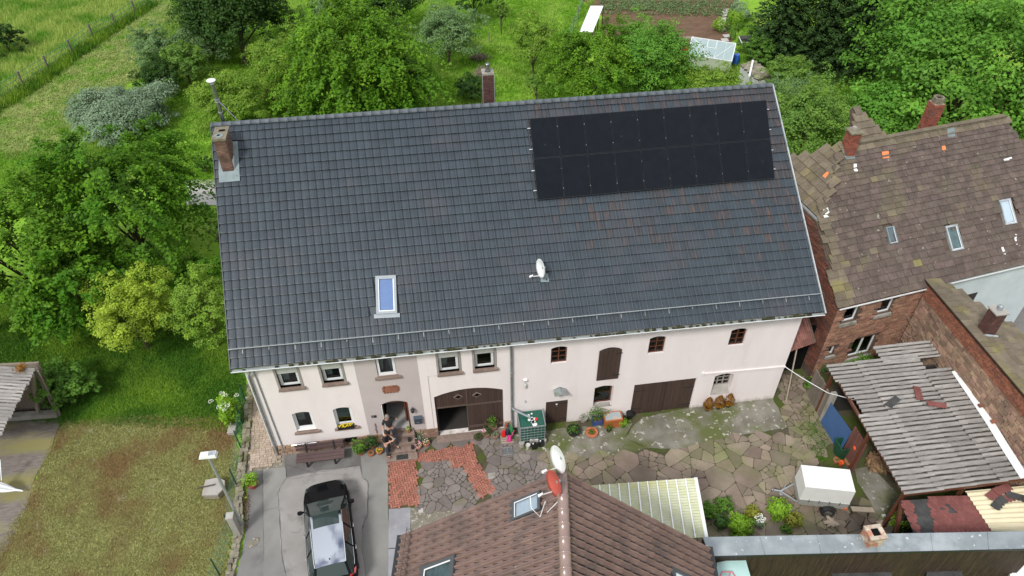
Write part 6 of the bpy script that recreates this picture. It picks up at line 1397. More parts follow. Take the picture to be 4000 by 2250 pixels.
for i, (q1, m_) in enumerate((((785, 355), "felt_dark"), ((945, 300), "red_shingle"), ((1060, 370), "red_shingle"))):
    c_ = Z(*zrr(*q1), 2.72); a = (.5, 1.2, -.35)[i]; u_ = np.array((math.cos(a), math.sin(a), 0)); v_ = np.array((-math.sin(a), math.cos(a), 0)); P = []
    for k in range(5): P += [c_+u_*(k*.16-.35)+v_*-.12, c_+u_*(k*.16-.27)+v_*-.17]
    P += [c_+u_*.4+v_*.14, c_+u_*-.38+v_*.14]; B().prism(P, (0, 0, .012)).build("loose_shingle", MATS[m_], None, label=("grey loose shingle strip lying on the corrugated roof", "red loose shingle strip standing upright in the middle of the corrugated roof", "red loose shingle strip at the right of the other two on the corrugated roof")[i], cat="shingle")
for i, q1 in enumerate(((1340, 378), (1420, 478))): c_ = Z(*zrr(*q1), 2.75); B().box(c_[0]-.11, c_[0]+.11, c_[1]-.07, c_[1]+.07, c_[2]-.03, c_[2]+.06).build("loose_brick", MATS["brick_orange"], None, label=("upper loose brick weighing down the white flashing", "lower loose brick weighing down the white flashing")[i], cat="brick")
# blue sheet wall and brown door
bw = [np.array(p) for p in ((24.62, -1.62, -.2), (24.68, -3.35, -.2), (24.50, -3.35, 1.35), (24.42, -1.62, 1.25))]
bl_ = thing("blue_sheet_wall", "blue ribbed sheet leaning against the front of the corrugated shed", "sheet", (24.6, -2.5, 0)); b = B(); n_ = 22
V = []; F = []
for i in range(n_*4+1):
    t = i/(n_*4); h = -.012*math.sin(t*n_*2*math.pi); a0 = bw[0]*(1-t)+bw[1]*t; a1 = bw[3]*(1-t)+bw[2]*t; V += [a0+(h-.25, 0, 0), a1+(h, 0, 0)]
for i in range(n_*4): F.append((2*i, 2*i+1, 2*i+3, 2*i+2))
b.add(V, F).build("sheet", MATS["blue_sheet"], bl_)
its = []
bd = thing("brown_boarded_door", "red brown boarded panel right of the blue sheet on the shed front", "door", (24.6, -3.8, 0))
for k in range(6): B().box(24.48, 24.52, -4.35+k*.165, -4.35+k*.165+.155, -.2, 1.75).build("board", MATS["brown_red_wood"], bd)
B().lathe((24.46, -3.9, .95), [(.10, 0), (.07, .02), (.0, .03)], 14, ax=(-1, 0, .1)).build("orange_disc", MATS["orange_plastic"], None, label="orange round ornament hanging on the brown boarded panel", cat="ornament")
gd_ = thing("plank_gate", "grey weathered plank gate between the barn and the corrugated shed", "gate", (24.3, -.9, 0))
for k in range(6): B().box(24.45+k*.005, 24.50+k*.005, -1.45+k*.26, -1.45+k*.26+.24, -.2, 1.5+random.uniform(-.06, .06)).build("plank", MATS["grey_wood"], gd_)
B().box(24.38, 24.60, -1.66, -1.46, -.2, 1.75).build("gate_post", MATS["concrete"], gd_)
# red shingle roof and cream roof
rs_ = thing("shingle_shed", "low shed with a red scalloped shingle roof patched with dark felt", "shed", (26, -7.8, 0)); zr2 = 2.0
q = [Z(*zrr(*v), zr2) for v in ((835, 975), (1300, 940), (1402, 1166), (920, 1176))]; f2 = frame(q[3], q[2]-q[3], q[0]-q[3]); W2, H2 = np.linalg.norm(q[2]-q[3])+.1, 1.6
B().prism([q[3]-(0, 0, .08), q[2]-(0, 0, .08), q[1]-(0, 0, .08), q[0]-(0, 0, .08)], (0, 0, .07)).build("roof_felt", MATS["felt_dark"], rs_)
sv = (np.array([(0, 0, 0), (.045, -.045, 0), (.115, -.045, 0), (.16, 0, 0), (.16, .17, -.006), (0, .17, -.006)]+[(0, 0, .008), (.045, -.045, .008), (.115, -.045, .008), (.16, 0, .008), (.16, .17, .002), (0, .17, .002)]), [(6, 7, 8, 9, 10, 11)]+[(i, (i+1) % 6, 6+(i+1) % 6, 6+i) for i in range(6)])
its = []
for r in range(11):
    for c in range(19):
        a = c*.165+(.08 if r % 2 else 0)-.1; P_ = f2(a+.08, r*.145+.05)
        if not inpoly(P_[0], P_[1], [tuple(v[:2]) for v in q]): continue
        px, py, _ = proj(P_); Xz, Yz = (px-3000)*1.61, (py-1350)*1.61
        if (900 < Xz-(Yz-975)*.28 < 1000) or (1080 < Xz < 1180 and 1000 < Yz < 1060 and random.random() < .6): continue
        its.append((0, fmat(f2, a, r*.145, .008)))
pieces(rs_, "shingle", its, MATS["red_shingle"], sub=[sv])
B().bar((24.42, -7.05, 1.9), (24.05, -8.3, -.1), .12, .16).build("brace_post", MATS["window_brown"], rs_); B().box(24.6, 24.7, -8.4, -8.3, -.2, 1.9).box(26.9, 27.0, -8.6, -8.5, -.2, 1.9).build("post", MATS["window_brown"], rs_)
B().box(24.7, 26.9, -7.3, -7.2, -.2, 1.9).build("back_wall", MATS["dark_inside"], rs_)
cr2 = thing("cream_roof", "cream ribbed metal roof with loose red shingles lying on it at the right edge", "roof", tuple(Z(3900, 2000, 2.0))); q = [Z(*zrr(*v), 2.02) for v in ((1238, 915), (1720, 872), (1720, 1165), (1405, 1167))]
ux = (q[1]-q[0]); vv_ = (q[3]-q[0]); nn_ = 9
V = []; F = []
for i in range(nn_*4+1):
    t = i/(nn_*4); h = (0, .0, .035, .035)[i % 4]; V += [q[0]+vv_*t+(0, 0, h), q[1]+(q[2]-q[1])*t+(0, 0, h)]
for i in range(nn_*4): F.append((2*i+1, 2*i, 2*i+2, 2*i+3))
B().add(V, F).build("ribbed_sheet", MATS["cream_sheet"], cr2)
for i, (q1, a, m_) in enumerate((((1420, 930), .4, "red_shingle"), ((1500, 960), .1, "red_shingle"), ((1450, 990), .5, "felt_dark"), ((1560, 950), -.5, "felt_dark"), ((1470, 905), .2, "red_shingle"))):
    c_ = Z(*zrr(*q1), 2.1); u_ = np.array((math.cos(a), math.sin(a), 0)); v_ = np.array((-math.sin(a), math.cos(a), 0)); P = []
    for k in range(5): P += [c_+u_*(k*.16-.35)+v_*-.14, c_+u_*(k*.16-.27)+v_*-.2]
    P += [c_+u_*.4+v_*.14, c_+u_*-.38+v_*.14]; B().prism([p+(0, 0, i*.01) for p in P], (0, 0, .01)).build("loose_shingle", MATS[m_], None, label=("red loose shingle at the left end of the pile on the cream roof", "red loose shingle in the middle of the pile on the cream roof", "lower dark shingle across the pile on the cream roof", "dark shingle at the right end of the pile on the cream roof", "uppermost red loose shingle of the pile on the cream roof")[i], cat="shingle", group="loose shingles on the cream roof")
# ---------------- trees and shrubs ----------------
leafmat("tree_cherry", (0.028, 0.082, 0.010), (0.145, 0.312, 0.020), (0.077, 0.214, 0.013), .5)
leafmat("tree_cherry_light", (0.034, 0.095, 0.010), (0.185, 0.360, 0.024), (0.105, 0.240, 0.018), .5)
leafmat("tree_yellow", (0.186, 0.263, 0.028), (0.503, 0.666, 0.078), (0.298, 0.403, 0.046), .8)
leafmat("leaf_veg", (.07, .14, .04), (.22, .33, .14))
leafmat("tree_lime", (.075, .17, .022), (.30, .47, .055), (.20, .32, .045), .6)
leafmat("tree_apple", (0.060, 0.131, 0.025), (0.242, 0.403, 0.063), (0.151, 0.282, 0.056), .6)
leafmat("tree_grey", (0.084, 0.151, 0.059), (0.260, 0.403, 0.162), (0.167, 0.282, 0.102), .6)
leafmat("tree_dark", (0.019, 0.050, 0.012), (0.070, 0.147, 0.025), (0.043, 0.101, 0.019), .5)
leafmat("tree_maple", (0.049, 0.131, 0.020), (0.205, 0.433, 0.053), (0.125, 0.302, 0.039), .35)
leafmat("tree_spruce", (.010, .026, .010), (.062, .125, .030), None, tr=.12, rough=.6)
leafmat("tree_red", (0.078, 0.046, 0.023), (0.139, 0.155, 0.046), (0.186, 0.078, 0.046), .8)
mat("bark", (.075, .058, .042), (.12, .10, .075), sc=6, rough=.95, bump=.5, bsc=30, stretch=(3, 3, .5))
def crown(name, c, rx, ry, rz, K, per, size, m, par, g, style):
    d = g.normal(size=(K, 3)); d /= np.linalg.norm(d, axis=1)[:, None]; d[:, 2] = np.where(d[:, 2] < -.55, -d[:, 2]*.6, d[:, 2]); d /= np.linalg.norm(d, axis=1)[:, None]
    ph = g.uniform(0, 6.28, 4); az = np.arctan2(d[:, 1], d[:, 0])
    lob = 1+.19*np.sin(az*3+ph[0])+.15*np.sin(az*5+ph[1]+d[:, 2]*3)+.13*np.sin(d[:, 2]*6+ph[2]+az*2)
    rad = g.uniform(.38, 1.0, K)**.55*lob*g.uniform(.86, 1.12, K); R3 = np.array((rx, ry, rz)); C = np.array(c)+d*rad[:, None]*R3
    s0 = (rx+ry)/2; n = K*per; ci = np.repeat(np.arange(K), per); o = d[ci]; t = g.random(n)
    if style == 'droop':
        L = s0*g.uniform(.20, .40, K)[ci]; hd = o.copy(); hd[:, 2] = hd[:, 2]*.5+.15; hd += g.normal(0, .22, (K, 3))[ci]; hd /= np.linalg.norm(hd, axis=1)[:, None]
        P = C[ci]+hd*(t*L)[:, None]-np.array((0, 0, 1))*(t**2*L*.75)[:, None]+g.normal(0, 1, (n, 3))*(.055*s0**.6)
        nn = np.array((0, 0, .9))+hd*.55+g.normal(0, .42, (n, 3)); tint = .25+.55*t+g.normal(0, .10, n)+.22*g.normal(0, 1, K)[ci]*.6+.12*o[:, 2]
    elif style == 'spruce':
        return None
    else:
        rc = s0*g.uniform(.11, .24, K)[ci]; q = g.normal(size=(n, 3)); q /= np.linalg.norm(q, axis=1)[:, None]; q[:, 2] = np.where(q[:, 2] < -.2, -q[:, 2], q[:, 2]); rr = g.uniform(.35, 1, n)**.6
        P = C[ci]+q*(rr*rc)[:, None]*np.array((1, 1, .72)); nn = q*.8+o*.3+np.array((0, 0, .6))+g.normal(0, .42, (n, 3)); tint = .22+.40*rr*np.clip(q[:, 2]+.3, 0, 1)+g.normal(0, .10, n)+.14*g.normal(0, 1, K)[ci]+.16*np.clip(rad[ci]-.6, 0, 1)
    nn /= np.linalg.norm(nn, axis=1)[:, None]
    keep = P[:, 2] > .15
    return leaves(name, P[keep], nn[keep], g.uniform(.65, 1.35, n)[keep]*size, m, par, g, np.clip(tint, 0, 1)[keep]), C
def tree(label, px, py, zc, rpx, ratio=.85, style='clump', m="tree_apple", dens=1., size=.17, nm="tree", cat="tree", seed=1, rxy=1., base=None, group=None, trunk=.035, per=None):
    c = Z(px, py, zc); r = rpx*proj(c)[2]/FPX; g = np.random.default_rng(seed); gb = np.array((c[0], c[1], gz(c[0]))) if base is None else G(*base)
    t = thing(nm, label, cat, tuple(gb), group); K = int(np.clip(34*r*r*dens, 14, 620)); per = per or (46 if style == 'droop' else 42)
    o, C = crown("crown", c, r*rxy, r, min(r*ratio, zc*.98), K, per, size, m, t, g, style)
    b = B(); tr_ = max(.05, r*trunk); top = c+(0, 0, r*ratio*.25); mid = gb*.45+top*.55+np.array((g.normal(0, .06*r), g.normal(0, .06*r), 0))
    b.tube([gb-(0, 0, .1), gb+(0, 0, .15*zc), mid, top], [tr_*1.5, tr_*1.1, tr_*.8, tr_*.3], 7)
    for k in g.choice(len(C), min(12, len(C)), replace=False):
        s_ = gb*(.5)+mid*.5 if k % 2 else mid; e_ = s_*.12+C[k]*.88; b.tube([s_, s_*.5+e_*.5+(0, 0, .08*r), e_], [tr_*.55, tr_*.35, tr_*.12], 5, cap=False)
    b.build("trunk", MATS["bark"], t); return t
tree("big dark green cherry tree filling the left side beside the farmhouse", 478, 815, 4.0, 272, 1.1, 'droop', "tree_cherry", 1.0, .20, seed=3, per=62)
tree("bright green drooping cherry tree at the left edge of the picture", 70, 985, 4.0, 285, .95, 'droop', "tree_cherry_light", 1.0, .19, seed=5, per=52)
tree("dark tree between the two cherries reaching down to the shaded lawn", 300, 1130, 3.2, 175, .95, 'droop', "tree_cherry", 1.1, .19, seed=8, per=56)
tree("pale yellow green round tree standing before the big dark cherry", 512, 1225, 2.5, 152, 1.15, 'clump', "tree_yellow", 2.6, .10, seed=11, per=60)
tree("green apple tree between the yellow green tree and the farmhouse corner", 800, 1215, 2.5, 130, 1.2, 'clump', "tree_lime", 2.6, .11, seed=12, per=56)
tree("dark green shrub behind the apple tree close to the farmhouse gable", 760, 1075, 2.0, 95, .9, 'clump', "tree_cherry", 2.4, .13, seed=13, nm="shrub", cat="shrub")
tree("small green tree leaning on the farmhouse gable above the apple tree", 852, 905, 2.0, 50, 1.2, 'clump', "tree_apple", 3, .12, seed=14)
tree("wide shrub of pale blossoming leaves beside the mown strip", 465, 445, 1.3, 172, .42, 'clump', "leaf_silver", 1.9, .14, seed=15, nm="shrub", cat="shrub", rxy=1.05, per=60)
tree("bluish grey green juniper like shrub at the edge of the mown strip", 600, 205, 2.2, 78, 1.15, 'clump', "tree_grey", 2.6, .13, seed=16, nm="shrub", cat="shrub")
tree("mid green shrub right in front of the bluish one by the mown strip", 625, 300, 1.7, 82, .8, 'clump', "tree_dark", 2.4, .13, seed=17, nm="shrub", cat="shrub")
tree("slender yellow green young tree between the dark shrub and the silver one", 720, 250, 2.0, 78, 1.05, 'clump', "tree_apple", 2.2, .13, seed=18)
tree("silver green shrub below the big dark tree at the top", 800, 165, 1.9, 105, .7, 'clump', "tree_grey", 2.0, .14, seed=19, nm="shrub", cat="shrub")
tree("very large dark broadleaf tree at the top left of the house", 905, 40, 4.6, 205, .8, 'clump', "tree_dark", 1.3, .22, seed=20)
tree("dark shrub under the right of the very large dark tree", 850, 120, 1.5, 90, .7, 'clump', "tree_dark", 1.8, .16, seed=21, nm="shrub", cat="shrub")
tree("light green apple tree directly behind the steel flue", 905, 395, 2.0, 128, .78, 'clump', "tree_lime", 2.2, .12, seed=22, per=56)
tree("light green tree joined to the left of the central cherry", 1100, 275, 2.4, 125, .95, 'clump', "tree_lime", 2.0, .13, seed=23)
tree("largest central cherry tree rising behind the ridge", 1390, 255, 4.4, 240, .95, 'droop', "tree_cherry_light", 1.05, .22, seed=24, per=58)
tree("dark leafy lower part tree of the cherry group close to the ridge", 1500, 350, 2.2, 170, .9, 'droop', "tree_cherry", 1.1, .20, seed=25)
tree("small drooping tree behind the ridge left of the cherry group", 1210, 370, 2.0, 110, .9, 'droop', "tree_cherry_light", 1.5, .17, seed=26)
tree("grey green apple tree right of the central cherry", 1745, 140, 2.6, 118, .85, 'clump', "tree_grey", 1.8, .15, seed=27)
tree("dark tree cut by the top edge above the central cherry", 1530, 5, 3.0, 110, .8, 'clump', "tree_dark", 1.5, .19, seed=28)
tree("pale tree at the top edge between the dark trees", 1290, 35, 2.5, 75, .9, 'clump', "tree_grey", 1.8, .16, seed=29)
tree("sparse reddish young tree right of the very large dark tree", 1140, 110, 2.2, 75, 1.1, 'clump', "tree_apple", 1.0, .12, seed=30)
tree("dark tree at the top edge above the orchard lawn", 1850, -25, 2.5, 85, .8, 'clump', "tree_dark", 1.5, .19, seed=31)
tree("thin upright young tree alone on the orchard lawn", 1957, 50, 1.8, 28, 2.2, 'clump', "tree_apple", 5, .13, seed=32)
tree("round light apple tree with a visible dark trunk in the orchard", 2085, 165, 2.7, 105, 1.0, 'clump', "tree_lime", 1.3, .14, seed=33, per=46)
tree("very small sapling tied to a stake behind the ridge", 2095, 330, 1.4, 42, 1.1, 'clump', "tree_apple", 2.4, .10, seed=34)
tree("yellow green drooping cherry in the orchard left of the bluish tree", 2315, 275, 3.0, 162, .9, 'droop', "tree_cherry_light", 1.2, .18, seed=35, per=52)
tree("bluish green plum tree below the vegetable plot", 2535, 240, 3.0, 158, .9, 'clump', "tree_maple", 1.7, .16, seed=36)
tree("low light green tree behind the solar panels", 2780, 345, 1.8, 108, .65, 'clump', "tree_lime", 2.2, .14, seed=37, rxy=1.15)
tree("green shrub filling the space between plum tree and ridge", 2600, 340, 1.6, 110, .75, 'clump', "tree_cherry", 1.8, .15, seed=38, nm="shrub", cat="shrub")
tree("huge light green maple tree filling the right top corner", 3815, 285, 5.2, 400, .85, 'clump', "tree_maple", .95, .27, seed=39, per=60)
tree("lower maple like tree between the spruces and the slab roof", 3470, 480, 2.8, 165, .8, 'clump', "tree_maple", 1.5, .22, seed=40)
tree("apple tree behind the half hipped end of the slab roof", 3150, 500, 3.0, 165, 1.0, 'clump', "tree_apple", 2.0, .15, seed=41)
tree("greyer apple tree behind the right end of the farmhouse roof", 3085, 390, 2.2, 95, .9, 'clump', "tree_grey", 2.0, .13, seed=42)
tree("dark green shrub between the little stone shelter and the apple trees", 3080, 300, 1.8, 90, .8, 'clump', "tree_apple", 2.0, .14, seed=43, nm="shrub", cat="shrub")
tree("reddish dark shrub at the right edge behind the slab roof", 3960, 470, 2.4, 120, 1.1, 'clump', "tree_red", 1.5, .17, seed=44, nm="shrub", cat="shrub")
tree("green shrub on the ground behind the tall brick chimney", 3700, 600, 2.0, 110, .8, 'clump', "tree_cherry", 1.6, .18, seed=45, nm="shrub", cat="shrub")
tree("round dark bush with a brush pile beside the rear chimney", 1842, 345, .8, 66, .75, 'clump', "tree_dark", 2.6, .12, seed=46, nm="bush", cat="bush")
tree("hedge like yellow green bush beside the cold frame", 2965, 205, 1.3, 60, .9, 'clump', "leaf_mid", 3, .12, seed=47, nm="bush", cat="bush")
tree("leafy elder bush beside the open shed on the left", 250, 1505, 1.0, 98, .85, 'clump', "leaf_mid", 4.5, .13, seed=48, nm="bush", cat="bush", per=40)
tree("dark faint tree at the left edge of the tall meadow", 20, 160, 1.5, 70, .9, 'clump', "tree_dark", 1.2, .17, seed=49)
tree("small bush by the lane left of the farmhouse gable", 800, 640, .7, 34, .8, 'clump', "tree_dark", 4, .11, seed=50, nm="bush", cat="bush")
def spruce(label, px, py, zc, rpx, H, seed):
    c = Z(px, py, zc); r = rpx*proj(c)[2]/FPX; g = np.random.default_rng(seed); t = thing("spruce", label, "tree", (c[0], c[1], 0)); PP, NN, SS, TT = [], [], [], []
    z = .6
    while z < H:
        k = 1-(z/H)**1.3; R1 = r*max(k, .06); nb = int(9+8*k); a0 = g.uniform(0, 6.28)
        for i in range(nb):
            a = a0+i*6.283/nb+g.normal(0, .15); L = R1*g.uniform(.8, 1.1); n = int(26+46*L/r*1.6); tt = g.random(n)**.7; w = .28*L*(1-tt)+.12
            x = c[0]+np.cos(a)*tt*L-np.sin(a)*g.normal(0, 1, n)*w*.6; y = c[1]+np.sin(a)*tt*L+np.cos(a)*g.normal(0, 1, n)*w*.6; zz = z-tt*L*.28+.10*L*tt**3-np.abs(g.normal(0, .09, n))
            PP.append(np.stack([x, y, zz], 1)); q = g.normal(0, .3, (n, 3))+np.array((math.cos(a)*.3, math.sin(a)*.3, 1)); NN.append(q); SS.append(g.uniform(.16, .34, n)); TT.append(np.clip(tt*.75+g.normal(.0, .12, n), 0, 1))
        z += .52
    P = np.concatenate(PP); N_ = np.concatenate(NN); N_ /= np.linalg.norm(N_, axis=1)[:, None]
    leaves("crown", P, N_, np.concatenate(SS), "tree_spruce", t, g, np.concatenate(TT), asp=.38); B().tube([(c[0], c[1], -.3), (c[0], c[1], H*.95)], [.22, .04], 7).build("trunk", MATS["bark"], t)
spruce("left one of the dark spruces at the top right, beside the garden plot", 3060, 75, 3.0, 155, 10, 1)
spruce("second dark spruce from the left at the top right", 3230, 60, 3.5, 180, 12, 2)
spruce("third dark spruce at the top right, its foot in deep shade", 3390, 110, 3.5, 180, 12, 3)
spruce("rightmost dark spruce partly behind the huge maple", 3560, 30, 4.0, 190, 13, 4)
spruce("dark spruce behind the others cut by the top edge", 3420, -80, 5.0, 180, 13, 5)
# flowering shrub in a trough, weeds and bed plants
x, y = G(*zl(1470, 500))[:2]
t = thing("elder_shrub", "tall leafy shrub with white flower heads growing by the wire fence", "shrub", (x, y, 0)); leafcloud("foliage", (x, y+.1, 1.0), (.42, .62, .95), 1500, .12, "leaf_bright", t, seed=9, shell=.3)
for k in range(9): q_ = rng.normal(0, 1, 3); p_ = (x+q_[0]*.28, y+q_[1]*.4, 1.5+abs(q_[2])*.32); blossoms(t, p_, (.11, .11, .04), 30, "fl_white", .022, "flower_head")
x, y = G(*zl(1460, 560))[:2]; B().box(x-.17, x+.17, y-.05, y+.75, 0, .22).build("trough", MATS["concrete"], None, label="narrow concrete trough under the white flowering shrub", cat="trough")
for lab, q_, r_, h_, m_, n_ in (("dark green rounded shrub at the left of the yard bed", (1250, 880), .38, .8, "leaf_mid", 900), ("dark conifer like bush in a pot in the yard bed", (1380, 975), .26, .7, "leaf_dark", 500), ("bright green broad bush in the middle of the yard bed", (1530, 1010), .48, .85, "leaf_bright", 1300), ("yellow green hydrangea bush left of the broken ring in the yard bed", (1660, 890), .32, .6, "leaf_yellow", 600), ("light green upright shrub at the top of the yard bed", (1870, 870), .42, .9, "leaf_bright", 900), ("small light green plant at the right end of the yard bed", (2010, 950), .34, .6, "leaf_yellow", 420), ("brownish green shrub between the bed's left shrubs", (1400, 830), .36, .8, "leaf_mid", 500), ("white blooming plant in the middle of the yard bed", (1710, 960), .24, .45, "leaf_silver", 260), ("low leafy plant at the foot of the light green shrub", (1960, 1010), .2, .3, "leaf_mid", 200)):
    p = G(*K6(*q_), .35)-(0, 0, .35); t = thing("bed_shrub", lab, "shrub", (p[0], p[1], gz(p[0]))); leafcloud("foliage", (p[0], p[1], gz(p[0])+h_*.45), (r_*1.1, r_*1.05, h_*.5), int(n_*1.3), .10, m_, t, seed=int(q_[0]), shell=.3); B().tube([(p[0], p[1], gz(p[0])), (p[0], p[1], h_*.6)], [.02, .01], 5).build("stem", MATS["bark"], t)
    if "white blooming" in lab: blossoms(t, (p[0], p[1], h_*.6), (.2, .2, .1), 60, "fl_white", .04)
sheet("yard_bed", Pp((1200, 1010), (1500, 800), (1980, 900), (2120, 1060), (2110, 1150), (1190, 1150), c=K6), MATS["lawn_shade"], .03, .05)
for lab, q_, r_, n_, m_ in (("dark ferny weeds behind the plank gate below the brick wall", (330, 170), .7, 700, "leaf_dark"), ("green weeds along the foot of the brick house wall", (560, 140), .9, 900, "leaf_mid"), ("green leafy weeds behind the top of the corrugated roof", (800, 95), 1.0, 900, "leaf_mid"), ("small weeds at the foot of the plank gate", (240, 290), .3, 160, "leaf_mid")):
    p = G(*zrr(*q_)); t = thing("weeds", lab, "plant", tuple(p)); leafcloud("foliage", (p[0], p[1], .3), (r_, .4, .45), n_, .13, m_, t, seed=int(q_[0]), shell=.1)
x, y, z = G(*zrr(800, 1160)); t = thing("green_shrub", "bright green shrub beside the square chimney at the red shingle shed", "shrub", (x, y, z)); leafcloud("foliage", (x, y, .5), (.5, .35, .5), 500, .10, "leaf_bright", t, seed=77)
# dry climber on the wing wall
t = thing("bare_climber", "bare leafless climbing plant on the corner of the brick walls", "plant", (29.3, .9, 0)); b = B(); g = np.random.default_rng(4)
for k in range(70):
    y0 = g.uniform(-2.2, 1.2); z0_ = g.uniform(.8, 3.2); p = np.array((29.46, y0, z0_)); d = np.array((-.15-.3*g.random(), g.normal(0, .5), g.uniform(.1, .9))); b.tube([p, p+d*.4, p+d*.9+(0, g.normal(0, .2), g.normal(0, .1))], [.012, .009, .004], 4, cap=False)
b.build("twigs", MATS["twig"], t)['kind'] = 'stuff'
for nm, lab, q_, s_, m_ in (("brush_pile", "brown dry brush pile between the orchard trees behind the ridge", (1085, 395), (1.0, .8, .9), "twig_red"), ("brush_pile", "grey brush pile lying on the round dark bush by the rear chimney", (1885, 300), (.7, .6, .5), "twig"), ("brush_pile", "loose brush of cut branches on the orchard lawn", (1870, 235), (.9, .6, .35), "twig")):
    p = G(*q_); b = B(); g = np.random.default_rng(int(q_[0]))
    for k in range(150): a = p+g.normal(0, .4, 3)*np.array(s_)+(0, 0, s_[2]*.7); d = g.normal(0, 1, 3)*np.array((1, 1, .5)); d /= np.linalg.norm(d); b.bar(a-d*.4, a+d*.4, .02)
    o = b.build(nm, MATS[m_], None, label=lab, cat="brush pile")
# ---------------- field fence, posts ----------------
ff = thing("field_fence", "green wire fence on weathered wooden posts between meadow and mown strip", "fence", tuple(G(300, 230))); P_ = [G(*zf(*q)) for q in ((20, 960), (230, 825), (470, 675), (690, 520), (885, 368), (1097, 262), (1283, 140), (1480, 30))]
for p in P_: B().tube([p, p+(.03, 0, 1.35)], .085, 7).build("post", MATS["grey_wood"], ff)
b = B()
for i in range(len(P_)-1):
    for h in (.5, .85, 1.2): b.bar(P_[i]+(0, 0, h), P_[i+1]+(0, 0, h), .025)
b.build("wire", MATS["green_wire"], ff)
of = thing("orchard_fence", "wire fence on thin posts running down the orchard towards the ridge", "fence", tuple(G(1695, 320))); P_ = [G(*q) for q in ((1912, 170), (1800, 210), (1694, 350), (1675, 410))]
for p in P_: B().tube([p, p+(0, 0, 1.0)], .06, 6).build("post", MATS["grey_wood"], of)
of = thing("garden_fence", "green wire mesh fence beside the vegetable plot", "fence", tuple(G(2250, 80))); P_ = [G(*zg(*q)) for q in ((710, 20), (660, 200), (615, 310), (570, 430))]
for p in P_: B().tube([p, p+(0, 0, 1.3)], .06, 6).build("post", MATS["grey_wood"], of)
b = B()
for i in range(3):
    for h in (.2, .5, .8, 1.1): b.bar(P_[i]+(0, 0, h), P_[i+1]+(0, 0, h), .015)
b.build("wire", MATS["green_wire"], of)
pf = thing("wire_mesh_fence", "low green wire mesh fence on dark posts along the rubble kerb wall", "fence", (-1.45, -1, 0)); P_ = [np.array(p) for p in ((-1.66, 3.2, 0), (-1.62, 1.9, 0), (-1.53, .55, 0), (-1.43, -1.41, 0), (-1.34, -3.5, 0), (-1.55, -5.3, 0), (-1.9, -7.5, 0))]
for p in P_: B().bar(p, p+(0, 0, 1.3), .045).build("post", MATS["dark_green"], pf)
b = B()
for i in range(len(P_)-1):
    L = np.linalg.norm(P_[i+1]-P_[i]); n = int(L/.22)
    for h in np.arange(.1, 1.25, .20): b.bar(P_[i]+(0, 0, h), P_[i+1]+(0, 0, h), .006)
    for k in range(n): q_ = P_[i]+(P_[i+1]-P_[i])*k/n; b.bar(q_+(0, 0, .08), q_+(0, 0, 1.2), .004)
b.build("mesh", MATS["green_wire"], pf)['kind'] = 'stuff'
B().box(-1.20, -.96, -3.78, -3.52, -.05, 1.35).box(-1.22, -.94, -3.80, -3.50, 1.35, 1.42).build("gate_post", MATS["concrete"], None, label="mossy concrete gate post at the foot of the street lamp", cat="post")
lp = thing("street_lamp", "grey street lamp with a flat ribbed head leaning out over the brown lawn", "street lamp", (-.95, -3.3, 0)); shade_auto(B().tube([(-.98, -3.32, 0), (-.98, -3.32, 1.2), (-1.0, -3.3, 4.85)], [.075, .06, .045], 10).build("pole", MATS["galvanised"], lp))
b = B(); b.hexa([(-1.28, -3.45, 4.84), (-.66, -3.47, 4.84), (-.64, -3.20, 4.84), (-1.26, -3.18, 4.84), (-1.24, -3.42, 4.95), (-.70, -3.44, 4.97), (-.68, -3.23, 4.97), (-1.22, -3.21, 4.95)]); b.build("lamp_head", MATS["white_metal"], lp)
for k in range(5): B().box(-.93+k*.048, -.91+k*.048, -3.42, -3.25, 4.96, 4.985).build("rib", MATS["frame_grey"], lp)
st = thing("stone_trough", "rounded stone slab top on a mossy base in the brown lawn", "stone trough", (-2.3, -1.6, 0)); P_ = [(-2.62, -1.22), (-2.15, -1.18), (-1.88, -1.35), (-1.84, -1.66), (-2.05, -1.96), (-2.64, -1.9)]
B().prism([(x, y, .12) for x, y in P_], (0, 0, .26)).build("base", MATS["rubble_stone"], st); B().prism([(x*1.0+(x+2.25)*.08, y+(y+1.6)*.08, .38) for x, y in P_], (0, 0, .08)).build("slab", MATS["concrete"], st); B().bar((-2.9, -1.58, .5), (-2.2, -1.5, .5), .04).build("iron_bar", MATS["steel_rust"], st)
# ---------------- left shed with corrugated roof ----------------
ls = thing("field_shed", "old open timber shed with a mossy corrugated roof at the left edge", "shed", (-10, 3, 0)); h1 = 3.1
a0, a1, a2 = Z(*zl(222, 140), h1), Z(*zl(-160, 160), h1+.1), Z(*zl(-10, 555), 2.2); ux_ = a1-a0; its = []
vy_ = a2-a1; cs2 = [corr(1.9, 1.0, .19, .032) for _ in range(2)]; e0 = Z(*zl(222, 142), h1); e1 = Z(*zl(0, 560), 2.1); eg = e1-e0; LG = np.linalg.norm(eg); lx = np.array((-1., .02, 0)); 
n_ = int(LG/.9)+1
for j in range(n_):
    for i in range(4):
        p = e0+eg*(j/n_); v_ = eg/LG; u_ = np.array((-.995, .09, 0)); nn_ = np.cross(v_, u_); nn_ /= np.linalg.norm(nn_); nn_ = nn_ if nn_[2] > 0 else -nn_
        M = np.eye(4); M[:3, 0] = u_*(1 if True else 1); M[:3, 1] = v_*(LG/n_*1.08); M[:3, 2] = nn_; M[:3, 3] = p+u_*(i*1.75)+nn_*(.01*((i+j) % 2)); its.append((j % 2, M))
pieces(ls, "corrugated_sheet", its, MATS["eternit"], sub=cs2, smooth=True)
g0, g1, g2 = G(*zl(372, 445)), G(*zl(60, 455)), G(*zl(0, 560))
